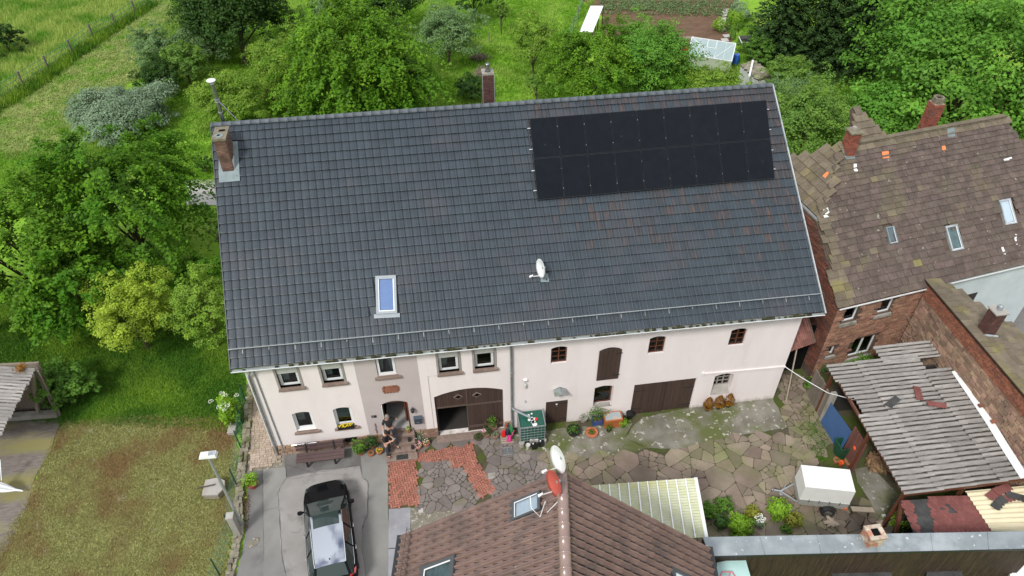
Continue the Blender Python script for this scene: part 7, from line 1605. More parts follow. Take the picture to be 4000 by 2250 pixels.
for a_, b_ in ((g0, e0), (g1, e0*.7+e1*.3), (g0*.6+g1*.4, e0*.9+e1*.1), (g0, g0*.5+e0*.5+(0, 0, -.8))): B().bar(a_+(0, 0, .05), b_-(0, 0, .05), .13).build("post", MATS["grey_wood"], ls)
B().bar(e0+(.04, 0, -.1), g0+(0, .1, .05), .30, .05).build("verge_board", MATS["grey_wood"], ls); B().bar(g0+(0, 0, .2), g1+(-2, 0, .2), .3, .25).build("base_wall", MATS["concrete"], ls)
B().hexa([g0+(-.1, .3, 0), g1+(-3, .5, 0), g1+(-3, .6, 0), g0+(-.1, .4, 0), e0+(-.2, .6, -.3), e0+(-4, .9, -.3), e0+(-4, 1, -.3), e0+(-.2, .7, -.3)]).build("back_wall", MATS["grey_wood"], ls)
x, y, _ = Z(*zl(130, 140), h1+.1); t = thing("roof_weeds", "tuft of rust brown dry weeds on the corner of the field shed roof", "plant", (x, y, h1)); leafcloud("foliage", (x, y, h1+.12), (.3, .3, .2), 300, .07, "leaf_rust", t, seed=6, shell=.1)
dy = thing("folded_parasol", "folded white parasol with metal poles lying on the patio at the left edge", "parasol", tuple(G(*zl(60, 940)))); p0_, p1_ = G(*zl(-60, 950))+(0, 0, .9), G(*zl(162, 935))+(0, 0, .25)
V = []; n_ = 14
for i in range(7):
    t_ = i/6; rr = .03+.26*math.sin(min(1, t_*1.15)*math.pi)*.9*(1-t_*.5)
    for k in range(n_): a = 2*math.pi*k/n_; q_ = rr*(1 if k % 2 else .5); V.append(p0_*(1-t_)+p1_*t_+np.array((.1*math.cos(a)*q_, math.cos(a)*q_, math.sin(a)*q_)))
B().add(V, [(i*n_+k, i*n_+(k+1) % n_, (i+1)*n_+(k+1) % n_, (i+1)*n_+k) for i in range(6) for k in range(n_)]).build("fabric", MATS["white_plastic"], dy)
for dx in (0, .12): B().tube([G(*zl(10, 930))+(dx, 0, .2), G(*zl(60, 815))+(dx, 0, 1.1)], .025, 6).build("pole", MATS["galvanised"], dy)
# ---------------- far garden ----------------
gh_ = thing("greenhouse", "low lean-to greenhouse with white framed glass roof below the vegetable plot", "greenhouse", tuple(G(2850, 200))); hg = 1.35
q = [Z(*zg(1812, 375), hg+.35), Z(*zg(2252, 440), hg+.35), Z(*zg(2210, 620), hg-.25), Z(*zg(1772, 548), hg-.25)]; u_, v_ = q[1]-q[0], q[3]-q[0]
for k in range(5):
    P_ = [q[0]+u_*(k/5)+(0, 0, 0), q[0]+u_*((k+1)/5), q[3]+(q[2]-q[3])*((k+1)/5), q[3]+(q[2]-q[3])*(k/5)]; B().add(P_, [(3, 2, 1, 0)]).build("roof_pane", MATS["frosted"], gh_)
    if k: B().bar(P_[0]+(0, 0, .01), P_[3]+(0, 0, .01), .016).build("glazing_bar", MATS["white_metal"], gh_)
    F_ = [P_[3], P_[2], P_[2]*(1, 1, 0), P_[3]*(1, 1, 0)]; B().add(F_, [(0, 1, 2, 3)]).build("side_pane", MATS["frosted_side"], gh_)
for a_, b_ in ((q[0], q[1]), (q[1], q[2]), (q[2], q[3]), (q[3], q[0])): B().bar(a_+(0, 0, .02), b_+(0, 0, .02), .06, .05).build("frame", MATS["white_metal"], gh_)
B().bar(q[0]+(0, 0, .03), q[0]*.5+(q[3]+(q[2]-q[3])*.62)*.5, .04).bar(q[0]*.5+(q[3]+(q[2]-q[3])*.62)*.5, q[3]*.6+q[2]*.4+(0, 0, .03), .04).bar(q[1]+(0, 0, .03), q[3]*.4+q[2]*.6+(0, 0, .03), .04).build("brace", MATS["white_metal"], gh_)
f_ = lambda a, c: q[0]+u_*a+v_*c+np.array((0, 0, .03)); b = B(); b.bar(f_(.38, .05), f_(.38, .45), .04).bar(f_(.58, .05), f_(.58, .45), .04).bar(f_(.38, .45), f_(.58, .45), .04); b.build("vent_frame", MATS["white_metal"], gh_)
B().hexa([q[3]*(1, 1, 0), q[2]*(1, 1, 0), q[1]*(1, 1, 0), q[0]*(1, 1, 0), q[3]*(1, 1, 0)+(0, 0, .25), q[2]*(1, 1, 0)+(0, 0, .25), q[1]*(1, 1, 0)+(0, 0, .25), q[0]*(1, 1, 0)+(0, 0, .25)]).build("base", MATS["concrete"], gh_)
rk = thing("rain_shelter", "narrow white panelled rain roof on thin posts beside the vegetable plot", "rain shelter", tuple(G(2320, 100))); q = [Z(*zg(790, 60), 1.6), Z(*zg(920, 60), 1.6), Z(*zg(812, 326), 1.5), Z(*zg(680, 322), 1.5)]
for k in range(8): P_ = [q[0]*(1-k/8)+q[3]*(k/8), q[1]*(1-k/8)+q[2]*(k/8), q[1]*(1-(k+.96)/8)+q[2]*((k+.96)/8), q[0]*(1-(k+.96)/8)+q[3]*((k+.96)/8)]; B().prism(P_[::-1], (0, 0, .02)).build("roof_panel", MATS["white_plastic"], rk)
for p in (q[2], q[3], q[1], (q[1]+q[2])/2, q[1]*.25+q[2]*.75): B().bar(p*(1, 1, 0)-(0, 0, .3), p, .07).build("post", MATS["steel_rust"], rk)
p = G(*zg(2240, 650)); shade_auto(B().lathe(p, [(.26, 0), (.30, .25), (.30, .65), (.25, .9), (.0, .9)], 16).build("barrel", MATS["blue_barrel"], None, label="blue plastic barrel at the right end of the greenhouse", cat="barrel"))
p = G(*zg(2350, 440)); cf = thing("cold_frame", "small white lidded cold frame on the grass near the hedge", "cold frame", tuple(p)); B().box(p[0]-.55, p[0]+.5, p[1]-.35, p[1]+.35, -.3, .25).build("box", MATS["felt_dark"], cf); B().hexa([p+(-.6, -.4, .25), p+(.55, -.4, .25), p+(.55, .4, .5), p+(-.6, .4, .5), p+(-.6, -.4, .3), p+(.55, -.4, .3), p+(.55, .4, .55), p+(-.6, .4, .55)]).build("lid", MATS["white_plastic"], cf)
ss = thing("stone_shelter", "small hut with loose stone slabs and a white plank on its roof behind the ridge", "hut", tuple(G(2915, 320))); q = [Z(*zg(*v), 1.7) for v in ((2305, 655), (2430, 612), (2600, 772), (2480, 800))]
B().prism([p-(0, 0, .1) for p in q], (0, 0, .08)).build("roof_deck", MATS["mortar_dark"], ss); B().prism([p*(1, 1, 0)-(0, 0, .3) for p in q], (0, 0, 1.85)).build("walls", MATS["white_boards"], ss); fr_ = frame(q[3], q[2]-q[3], q[0]-q[3])
its = []
f3 = frame(q[0], q[1]-q[0], q[3]-q[0]); W3, H3 = np.linalg.norm(q[1]-q[0]), np.linalg.norm(q[3]-q[0])
for i in range(4):
    for j in range(5):
        p = q[0]+(q[1]-q[0])*((i+.5)/4)+(q[3]-q[0])*((j+.5)/5); V, F = boxVF(.5, .48, .05, .04); an = rng.normal(.6, .3); M = np.eye(4); M[:2, :2] = [[math.cos(an), -math.sin(an)], [math.sin(an), math.cos(an)]]; M[:3, 3] = p+(0, 0, .02*((i+j) % 3)); its.append(((V, F), M))
pieces(ss, "roof_slab", its, MATS["rubble_stone"]); B().bar(Z(*zg(2425, 605), 2.0), Z(*zg(2388, 770), 1.9), .14, .05).build("white_plank", MATS["white_metal"], None, label="white plank lying across the slabs of the small hut", cat="plank")
gp = setting("garden_path"); its = []
for k, q_ in enumerate(((2165, 105), (2152, 130), (2143, 160), (2138, 195), (2128, 225), (2122, 260), (2120, 300), (2160, 365), (2140, 405))): p = G(*zg(*q_)); V, F = boxVF(.62, .55, .06, .02); M = np.eye(4); M[:3, 3] = (p[0], p[1], gz(p[0])+.02); its.append(((V, F), M))
pieces(gp, "path_slab", its, MATS["road_concrete"])
def hedge(lab, pts, w, h, m="leaf_mid", den=900):
    P_ = [G(*zg(*q)) for q in pts]; t = thing("box_hedge", lab, "hedge", tuple(P_[0])); g = np.random.default_rng(len(lab)); A, N_ = [], []
    for i in range(len(P_)-1):
        L = np.linalg.norm(P_[i+1]-P_[i]); n = int(L*den*.35)+20; s_ = g.random(n); c = P_[i]*(1-s_)[:, None]+P_[i+1]*s_[:, None]; d = (P_[i+1]-P_[i])/L; sd2 = np.array((-d[1], d[0], 0)); f = g.integers(0, 3, n); off = np.where(f == 0, -w/2, np.where(f == 1, w/2, g.uniform(-w/2, w/2, n))); hh = np.where(f == 2, h, g.uniform(.05, h, n)); A.append(c+sd2*off[:, None]+np.stack([g.normal(0, .03, n), g.normal(0, .03, n), hh], 1)); N_.append(np.where((f == 2)[:, None], np.array((0, 0, 1.)), sd2*np.sign(off)[:, None])+g.normal(0, .4, (n, 3)))
    A = np.concatenate(A); N_ = np.concatenate(N_); N_ /= np.linalg.norm(N_, axis=1)[:, None]; leaves("foliage", A, N_, g.uniform(.07, .13, len(A)), m, t, g, g.random(len(A)))
hedge("clipped box hedge running along the garden path", ((2225, 60), (2190, 180), (2160, 300)), .45, .5); hedge("angled clipped box hedge at the foot of the flower bed", ((2145, 310), (2240, 335), (2310, 270)), .4, .45); hedge("short box hedge left of the garden lawn path", ((2225, 360), (2205, 420)), .4, .5); hedge("box hedge at the right of the flower bed", ((2330, 240), (2430, 190)), .4, .45)
for lab, q_, r_, m_ in (("pale flowering shrub in the box edged flower bed", (2265, 150), .8, "leaf_silver"), ("green perennial clump in the box edged flower bed", (2235, 250), .8, "leaf_bright"), ("silver green clump right in the flower bed", (2330, 210), .5, "leaf_silver"), ("light green shrub left of the garden path", (2075, 320), .7, "leaf_bright")):
    p = G(*zg(*q_)); t = thing("garden_shrub", lab, "shrub", tuple(p)); leafcloud("foliage", (p[0], p[1], r_*.5), (r_, r_, r_*.8), 700, .14, m_, t, seed=int(q_[0]))
# vegetable plants
g = np.random.default_rng(21); A, SZ = [], []
for row in range(16):
    t_ = row/15; a_, b_ = G(*zg(880+6*row, 20+20*row)), G(*zg(2170-8*row, 30+22*row)); n = int(70 if row < 7 else 34)
    for k in range(n):
        s_ = (k+g.random())/n; dens = (.80 if (row < 5) else .60 if row < 8 and s_ > .35 else .22 if row < 10 else .12)
        if g.random() > dens: continue
        p = a_*(1-s_)+b_*s_; sz = .34 if row < 7 else .16; m = 12 if row < 7 else 6; A.append(p+g.normal(0, 1, (m, 3))*np.array((sz*.5, sz*.5, .05))+(0, 0, sz*.5)); SZ.append(np.full(m, sz*.5))
A = np.concatenate(A); N_ = g.normal(0, .4, A.shape)+(0, 0, 1); N_ /= np.linalg.norm(N_, axis=1)[:, None]; o = leaves("vegetable_plants", A, N_, np.concatenate(SZ), "leaf_veg", None, g, g.random(len(A))); tag(o, kind="stuff")
p = G(*zg(1745, 440)); B().box(p[0]-.75, p[0]+.75, p[1]-.25, p[1]+.25, -.3, .25).build("planter_box", MATS["grey_wood"], None, label="grey wooden planter box left of the greenhouse", cat="planter")
p = G(*zg(1745, 510)); B().lathe(p, [(.12, 0), (.2, .25), (.18, .25), (.1, .05)], 10).lathe(p+(.35, .1, 0), [(.12, 0), (.2, .22), (.18, .22), (.1, .05)], 10).build("orange_poppies", MATS["orange_plastic"], None, label="bright orange spot of flowers left below the greenhouse", cat="flower")
# ---------------- grass and litter ----------------
def tufts(name, P, n, h, m, w=.012, spread=.1, blades=4, seed=0, zone=None, lean=.5):
    g = np.random.default_rng(seed); P = [tuple(p[:2]) for p in P]; xs = [p[0] for p in P]; ys = [p[1] for p in P]; X = g.uniform(min(xs), max(xs), n*2); Yv = g.uniform(min(ys), max(ys), n*2)
    inside = np.zeros(len(X), bool); m_ = len(P)
    for i in range(m_):
        x1, y1 = P[i]; x2, y2 = P[(i+1) % m_]; c = (y1 > Yv) != (y2 > Yv)
        with np.errstate(divide='ignore', invalid='ignore'): inside ^= c & (X < (x2-x1)*(Yv-y1)/(y2-y1+1e-12)+x1)
    X, Yv = X[inside][:n], Yv[inside][:n]; n = len(X); X = np.repeat(X, blades)+g.normal(0, spread, n*blades); Yv = np.repeat(Yv, blades)+g.normal(0, spread, n*blades); N = len(X); hh = h*g.uniform(.5, 1.3, N); a = g.uniform(0, 6.28, N); ww = w*g.uniform(.6, 1.4, N)
    V = np.empty((N, 3, 3)); base = np.stack([X, Yv, -.0095*X+.02], 1); s_ = np.stack([np.cos(a), np.sin(a), a*0], 1)*ww[:, None]; V[:, 0] = base-s_; V[:, 1] = base+s_; la = g.uniform(0, 6.28, N); V[:, 2] = base+np.stack([np.cos(la)*hh*lean, np.sin(la)*hh*lean, hh], 1)
    me = mkmesh(name, V.reshape(-1, 3), np.arange(3*N, dtype=np.int32).reshape(-1, 3), MATS[m]); at = me.attributes.new("tint", 'FLOAT', 'POINT'); at.data.foreach_set("value", np.repeat(g.random(N)*.7+np.tile((0,), N), 3).astype(np.float32)); tag(link(name, me), kind='stuff')
leafmat("grass_blade", (0.098, 0.232, 0.019), (0.232, 0.463, 0.034), (0.285, 0.428, 0.078), .35, tr=.25); leafmat("grass_pale", (.26, .37, .06), (.50, .60, .18), (0.139, 0.310, 0.031), .5, tr=.25); leafmat("grass_dark", (0.037, 0.112, 0.011), (0.121, 0.278, 0.021), (0.186, 0.317, 0.028), .4, tr=.25)
leafmat("hay", (.20, .30, .06), (.42, .42, .18), (.15, .30, .03), .7, tr=.15); leafmat("moss_litter", (.12, .12, .03), (.48, .48, .19), (.22, .15, .06), .36, tr=.1)
leafmat("twig_leaf", (.10, .05, .03), (.17, .10, .06), tr=.1); leafmat("moss_litter_green", (.045, .06, .015), (.11, .12, .04), tr=.1)
tufts("meadow_grass", [G(*q)[:2] for q in ((-250, -60), (700, -100), (560, 40), (430, 130), (290, 215), (130, 330), (0, 430), (-300, 560))], 26000, .55, "grass_pale", .035, .22, 4, 1, lean=.6)
tufts("fence_grass", [G(*q)[:2] for q in ((-100, 470), (130, 320), (290, 205), (430, 115), (560, 20), (620, 20), (480, 110), (300, 240), (150, 350), (0, 440), (-60, 520))], 7000, .55, "grass_dark", .04, .18, 4, 2)
tufts("mown_hay", [G(*q)[:2] for q in ((-300, 560), (0, 430), (290, 225), (540, 70), (700, -90), (760, 60), (560, 300), (330, 420), (190, 625), (-300, 610))], 17000, .14, "hay", .03, .16, 4, 3, lean=1.6)
tufts("orchard_grass", [G(*q)[:2] for q in ((700, -60), (2330, -60), (2290, 300), (3000, 360), (3000, 450), (600, 560), (250, 640), (560, 300))], 42000, .22, "grass_blade", .03, .15, 4, 4)
tufts("side_grass", [G(*q)[:2] for q in ((-200, 610), (880, 560), (900, 720), (-200, 760))], 7000, .15, "grass_blade", .025, .13, 4, 5)
tufts("lawn_grass", [G(*q)[:2] for q in ((-200, 1180), (560, 1180), (905, 1200), (985, 1690), (560, 1660), (240, 1660), (-200, 1600))], 30000, .10, "grass_dark", .016, .10, 4, 6, lean=.9)
tufts("moss_lawn_litter", [G(*q)[:2] for q in ((250, 1650), (540, 1630), (900, 1640), (935, 1900), (870, 2300), (-100, 2300), (110, 1960), (160, 1840))], 34000, .05, "moss_litter", .018, .10, 4, 7, lean=1.5)
tufts("right_grass", [G(*q)[:2] for q in ((2900, 60), (3200, 300), (3600, 500), (3400, 620), (3000, 480), (2850, 340))], 6000, .25, "grass_blade", .03, .15, 4, 8)
# ---------------- car ----------------
pa, pb = Z(1268, 1880, .65), Z(1293, 2235, 1.42); cdv = (pb-pa)*(1, 1, 0); cdv /= np.linalg.norm(cdv); csd = np.array((cdv[1], -cdv[0], 0)); csd = -csd if csd[0] < 0 else csd
gy = gz(2.3)+.035
def cl(x, y, z): return pa*(1, 1, 0)+csd*x+cdv*y+np.array((0, 0, z+gy))
car = thing("estate_car", "black estate car parked nose towards the house on the patched driveway", "car", tuple(cl(0, 2.3, 0)))
ST = [(0.02, .52, .30, .60), (.10, .70, .22, .68), (.30, .83, .20, .76), (.65, .89, .20, .84), (1.15, .905, .20, .93), (1.6, .91, .20, .97), (2.6, .915, .20, .98), (3.5, .915, .20, 1.0), (4.1, .90, .22, 1.01), (4.45, .84, .26, 1.0), (4.62, .70, .34, .92), (4.66, .60, .45, .80)]
V, F = [], []
for y, w_, zl_, zt_ in ST:
    pr = [(-w_*.92, zl_), (-w_, zl_+.14), (-w_, zl_+(zt_-zl_)*.62), (-w_*.975, zt_-.06), (-w_*.90, zt_), (-w_*.55, zt_+.035), (0, zt_+.05)]; pr = pr+[(-x, z) for x, z in reversed(pr[:-1])]
    V += [cl(x, y-(.0 if abs(x) < w_*.6 else (.06 if y > .15 else -.12*(abs(x)/w_)))*0, z) for x, z in pr]
n = 13
for i in range(len(ST)-1):
    for k in range(n-1): F.append((i*n+k, i*n+k+1, (i+1)*n+k+1, (i+1)*n+k))
F += [tuple(range(n-1, -1, -1)), tuple((len(ST)-1)*n+k for k in range(n))]
o = B().add(V, [tuple(reversed(f)) for f in F]).build("body", MATS["car_black"], car); shade_auto(o, 35)
md = o.modifiers.new("sub", 'SUBSURF'); md.levels = md.render_levels = 2
# greenhouse: rings bottom/top
GH = [(1.12, .80, .96, .80, .965), (1.30, .83, .97, .74, 1.03), (1.75, .835, .98, .645, 1.33), (2.02, .84, .985, .62, 1.415), (2.6, .84, .99, .61, 1.46), (3.4, .84, 1.0, .60, 1.45), (3.95, .83, 1.01, .585, 1.40), (4.15, .81, 1.01, .57, 1.36), (4.52, .76, 1.0, .66, 1.06)]
def gp(i, x, t): y, wb, zb, wt, zt_ = GH[i]; return cl(x*(wb*(1-t)+wt*t), y, zb*(1-t)+zt_*t+.045*t*(1-x*x))
def strip(nm, i0, i1, m, x0=-1, x1=1, nx=6, lift=.0, par=car):
    V, F = [], []
    for i in range(i0, i1+1):
        for k in range(nx+1): x = x0+(x1-x0)*k/nx; V.append(gp(i, x, 1)+(0, 0, lift))
    for i in range(i1-i0):
        for k in range(nx): F.append((i*(nx+1)+k, i*(nx+1)+k+1, (i+1)*(nx+1)+k+1, (i+1)*(nx+1)+k))
    return B().add(V, [tuple(reversed(f)) for f in F]).build(nm, MATS[m], par, smooth=True)
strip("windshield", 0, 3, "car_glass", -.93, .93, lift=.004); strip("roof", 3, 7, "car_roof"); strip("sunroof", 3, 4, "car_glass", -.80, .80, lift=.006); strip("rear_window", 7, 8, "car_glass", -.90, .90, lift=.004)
for s_ in (-1, 1):
    V, F = [], []
    for i in range(len(GH)):
        for t in (0, 1): V.append(gp(i, s_, t))
    for i in range(len(GH)-1): f = (2*i, 2*i+1, 2*i+3, 2*i+2); F.append(f if s_ < 0 else tuple(reversed(f)))
    B().add(V, F).build("side_window", MATS["car_glass"], car)
    B().bar(gp(0, s_*.97, 1)+(0, 0, .01), gp(3, s_*.97, 1)+(0, 0, .01), .06, .03).build("pillar", MATS["car_black"], car); B().bar(gp(7, s_*.95, 1)+(0, 0, .01), gp(8, s_*.95, 1)+(0, 0, .01), .09, .03).build("pillar", MATS["car_black"], car)
    for i in (4, 5): B().bar(gp(i, s_*1.003, 0), gp(i, s_*1.0, 1), .05, .03).build("pillar", MATS["car_black"], car)
    B().tube([gp(3, s_*.98, 1)+(0, 0, .03), gp(4, s_*.98, 1)+(0, 0, .055), gp(6, s_*.98, 1)+(0, 0, .055), gp(7, s_*.98, 1)+(0, 0, .03)], .016, 6).build("roof_rail", MATS["chrome"], car)
    B().tube([gp(i, s_*1.01, 0)+(0, 0, .0) for i in (0, 2, 4, 6, 7)], .010, 5).build("window_trim", MATS["chrome"], car)
    c_ = cl(s_*1.0, 1.48, 1.02); b = B().bar(cl(s_*.86, 1.45, .98), c_, .05); b.lathe(c_-csd*.11, [(.02, 0), (.075, .03), (.085, .12), (.06, .2), (.0, .22)], 12, ax=csd); shade_auto(b.build("mirror", MATS["car_black"], car), 50)
    for y in (2.35, 3.3): B().tube([cl(s_*.925, y, .86), cl(s_*.945, y+.08, .87), cl(s_*.925, y+.17, .86)], .014, 6).build("door_handle", MATS["chrome"], car)
    for y in (.88, 3.62):
        wc = cl(s_*.80, y, .33-.0); w_ = B().lathe(wc-csd*.11, [(.24, 0), (.325, .01), (.335, .05), (.335, .17), (.325, .21), (.24, .22)], 24, ax=csd).build("wheel", MATS["rubber"], car)
        b = B(); b.lathe(wc+csd*(s_*.105)-csd*.01, [(.235, 0), (.235, .01), (.06, .02), (.0, .022)], 18, ax=csd*s_); b.build("rim", MATS["rim"], w_)
    B().hexa([cl(s_*a, y, z) for y, z, a in ()] or [cl(s_*.46, .10, .60), cl(s_*.76, .26, .62), cl(s_*.80, .48, .70), cl(s_*.60, .34, .70), cl(s_*.46, .10, .70), cl(s_*.76, .26, .755), cl(s_*.80, .50, .80), cl(s_*.58, .36, .79)]).build("headlight", MATS["car_glass"], car)
    B().hexa([cl(s_*.60, 4.60, .80), cl(s_*.82, 4.40, .80), cl(s_*.86, 4.25, .86), cl(s_*.62, 4.50, .86), cl(s_*.60, 4.62, .97), cl(s_*.835, 4.42, .99), cl(s_*.87, 4.22, 1.0), cl(s_*.62, 4.5, 1.03)]).build("taillight", MATS["tail_red"], car)
B().lathe(gp(6, .0, 1)+(0, 0, .0), [(.03, 0), (.02, .04), (.0, .07)], 8).build("antenna", MATS["car_black"], car)
B().box(-.1, .1, -.1, .1, 0, 0).build("x", MATS["car_black"], car) if False else None
for s_ in (-.28, .28): B().bar(cl(s_-.24, 1.17, 1.0), cl(s_+.24, 1.24, 1.03), .02).build("wiper", MATS["black_plastic"], car)
# ---------------- trailer ----------------
tr = thing("box_trailer", "small single axle trailer with a tall white tarpaulin box parked in the yard", "trailer", (22.4, -5.45, 0)); ta = R(-15.2); tux, tuy = np.array((math.cos(ta), math.sin(ta), 0)), np.array((-math.sin(ta), math.cos(ta), 0)); tc0 = np.array((22.37, -5.43, gz(22.4)+.03))
T = lambda x, y, z: tc0+tux*x+tuy*y+np.array((0, 0, z))
def tb(nm, m, x0, x1, y0, y1, z0, z1_, par=tr, tp=0): return B().hexa([T(x, y, z) for z, k in ((z0, 0), (z1_, tp)) for x, y in ((x0+k, y0+k), (x1-k, y0+k), (x1-k, y1-k), (x0+k, y1-k))]).build(nm, MATS[m], par)
tb("tarpaulin", "tarp_white", -.97, .97, -.53, .53, .78, 1.66, tp=.015); tb("side_board", "trailer_side", -.96, .96, -.55, .55, .46, .80); tb("chassis", "galvanised", -.9, .95, -.45, .45, .36, .46)
b = B(); 
for x0, x1, y0, y1 in ((-.99, .99, -.56, -.545), (-.99, .99, .545, .56), (-.99, -.975, -.56, .56), (.975, .99, -.56, .56)): b.hexa([T(x, y, z) for z in (.78, .81) for x, y in ((x0, y0), (x1, y0), (x1, y1), (x0, y1))])
b.build("rim_rail", MATS["galvanised"], tr)
for x in (-.6, -.2, .2, .6): B().bar(T(x, -.552, .66), T(x, -.552, .86), .02).build("strap", MATS["black_plastic"], tr)
for y, s_ in ((-.66, -1), (.66, 1)):
    w_ = B().lathe(T(.25, y-.07, .27), [(.18, 0), (.265, .01), (.275, .04), (.275, .11), (.265, .14), (.18, .15)], 22, ax=tuy).build("wheel", MATS["rubber"], tr); B().lathe(T(.25, y+s_*.075, .27), [(.17, 0), (.16, .01), (.05, .015), (0, .02)], 16, ax=tuy*s_).build("rim", MATS["rim"], w_)
    V, F = [], []
    for k in range(9): a = math.pi*k/8; V += [T(.25+.33*math.cos(a), y-.09, .30+.30*math.sin(a)), T(.25+.33*math.cos(a), y+.09, .30+.30*math.sin(a))]
    for k in range(8): F.append((2*k, 2*k+1, 2*k+3, 2*k+2))
    B().add(V, F).build("mudguard", MATS["black_plastic"], tr)
B().bar(T(-.95, -.42, .42), T(-1.55, 0, .42), .05).bar(T(-.95, .42, .42), T(-1.55, 0, .42), .05).bar(T(-1.5, 0, .42), T(-1.85, 0, .46), .06).build("drawbar", MATS["galvanised"], tr); B().lathe(T(-1.88, 0, .44), [(.05, 0), (.05, .06), (.02, .09)], 10).build("coupling", MATS["steel_shiny"], tr)
B().bar(T(-1.4, .1, .75), T(-1.42, .12, .08), .04).lathe(T(-1.42, .12, .02), [(.07, 0), (.07, .05)], 10).build("jockey_wheel", MATS["galvanised"], tr); B().box(*[v for k in range(3) for v in (T(.9, -.56, .50)[k]-.04, T(.9, -.56, .50)[k]+.04)]).build("rear_light", MATS["orange_plastic"], tr)
# ---------------- things at the right of the yard ----------------
p = G(*zrr(460, 690)); t = thing("water_butt", "open dark green tapered water tub beside the brown boarded panel", "tub", tuple(p)); V = []
for (s_, z) in ((.26, 0), (.37, .82), (.40, .84), (.40, .88), (.35, .88), (.24, .05)):
    for a, c in ((-1, -.8), (1, -.8), (1, .8), (-1, .8)): V.append(p+(a*s_, c*s_, z))
B().add(V, [(i*4+k, i*4+(k+1) % 4, (i+1)*4+(k+1) % 4, (i+1)*4+k) for i in range(5) for k in range(4)]+[(20, 21, 22, 23)]).build("tub", MATS["green_tub"], t)
for i, (q_, r_, m_, lab, lm) in enumerate((((423, 735), .14, "terracotta", "orange clay pot of green plants left in the group before the green tub", "leaf_mid"), ((452, 752), .11, "orange_plastic", "bright orange pot at the front of the group before the green tub", None), ((500, 745), .18, "terracotta", "wide clay pot with dry plants right in the group before the green tub", "leaf_mid"), ((517, 710), .14, "stone_grey_trim", "grey brown bucket nearest the green tub", None))):
    x, y, z = G(*zrr(*q_)); potted("flower_pot", lab, "pot", x, y, r_, .2, pm=m_, n=60 if lm else 0, lm=lm or "leaf_mid", lh=.1, ls=.05)
fw = thing("firewood_heap", "heap of split firewood lying under the edge of the corrugated roof", "firewood", tuple(G(*zrr(680, 760)))); its = []
for k in range(130):
    q_ = G(*zrr(random.uniform(615, 745), random.uniform(715, 815))); V, F = boxVF(random.uniform(.22, .34), random.uniform(.06, .11), random.uniform(.05, .09), .012); a = random.uniform(0, 6.28); e = random.uniform(-.5, .5); Mx = Matrix.Rotation(a, 4, 'Z') @ Matrix.Rotation(e, 4, 'Y'); M = np.array(Mx); M[:3, 3] = (q_[0], q_[1], random.uniform(-.15, .25)); its.append(((V, F), M))
pieces(fw, "log", its, MATS["firewood"])
p = G(*zrr(395, 1120)); t = thing("tree_stump", "pale weathered upturned root stump lying near the trailer", "stump", tuple(p)); b = B()
for k in range(16): a = random.uniform(0, 6.28); e_ = p+(math.cos(a)*.33, math.sin(a)*.26, random.uniform(.02, .35)); b.tube([p+(0, 0, .15), p*.4+e_*.6+(0, 0, .06), e_], [.12, .07, .02], 5)
b.build("roots", MATS["pale_wood"], t)
t = thing("saw_table", "old low wooden table frame with a plank top between stump and shed", "table", tuple(G(*zrr(540, 1100)))); q_ = [G(*zrr(*v)) for v in ((480, 1150), (585, 1155), (625, 1080), (510, 1070))]
B().hexa([q_[3]+(-.05, -.1, .48), q_[2]+(.1, -.1, .48), q_[2]+(.1, .12, .48), q_[3]+(-.05, .12, .48), q_[3]+(-.05, -.1, .53), q_[2]+(.1, -.1, .53), q_[2]+(.1, .12, .53), q_[3]+(-.05, .12, .53)]).build("top_plank", MATS["pale_wood"], t)
for v in q_: B().bar(v, v*.8+np.mean(q_, axis=0)*.2+(0, 0, .5), .035).build("leg", MATS["steel_rust"], t)
for lab, q_, s_, m_ in (("broken brick rubble piece beside the brace post", (700, 1130), .22, "brick_pale"), ("pale block of masonry leaning at the red shingle shed", (800, 1110), .30, "brick_pale"), ("flat stone lying left of the shed brace post", (650, 1110), .2, "flagstone"), ("small white bucket by the shed brace post", (725, 1075), .12, "white_plastic")):
    p = G(*zrr(*q_)); V, F = boxVF(s_*1.3, s_, s_*.8, s_*.15); B().add(V+p, F).build("rubble" if "bucket" not in lab else "bucket", MATS[m_], None, label=lab, cat="rubble" if "bucket" not in lab else "bucket")
p = G(*K4(2225, 785)); V, F = boxVF(.2, .2, .04, .02); B().add(V+p+(0, 0, .02), F).build("loose_slab", MATS["road_concrete"], None, label="single pale square slab lying on the gravel by the brick paving", cat="slab")
p = G(*K5(1018, 510)); V, F = boxVF(.3, .26, .06, .03); B().add(V+p+(0, 0, .03), F).build("pale_stone", MATS["concrete"], None, label="pale lichen covered stone right of the diagonal brick strip", cat="stone")
# patch of broken surface and cracks on the driveway
sheet("driveway_hole", Pp((510, 1060), (560, 1050), (555, 1110), (520, 1150), (440, 1170), (455, 1110), c=K4), MATS["gravel_dirt"], .040, .03, .12)
def crack(pts, w_):
    b = B(); P_ = [G(*K4(*q)) for q in pts]; Q = []
    for i in range(len(P_)-1):
        n = 8
        for k in range(n): Q.append(P_[i]*(1-k/n)+P_[i+1]*(k/n)+(rng.normal(0, .012), rng.normal(0, .012), 0))
    V = []
    for i, q in enumerate(Q): d = Q[min(i+1, len(Q)-1)]-Q[max(i-1, 0)]; d /= np.linalg.norm(d)+1e-9; s_ = np.array((-d[1], d[0], 0))*w_*random.uniform(.5, 1.2); V += [q-s_+(0, 0, .042-.02), q+s_+(0, 0, .042-.02)]
    V = [v+(0, 0, .02) for v in V]; b.add(V, [(2*i, 2*i+1, 2*i+3, 2*i+2) for i in range(len(Q)-1)]); tag(b.build("driveway_crack", MATS["soot_grey"], None), kind='structure')
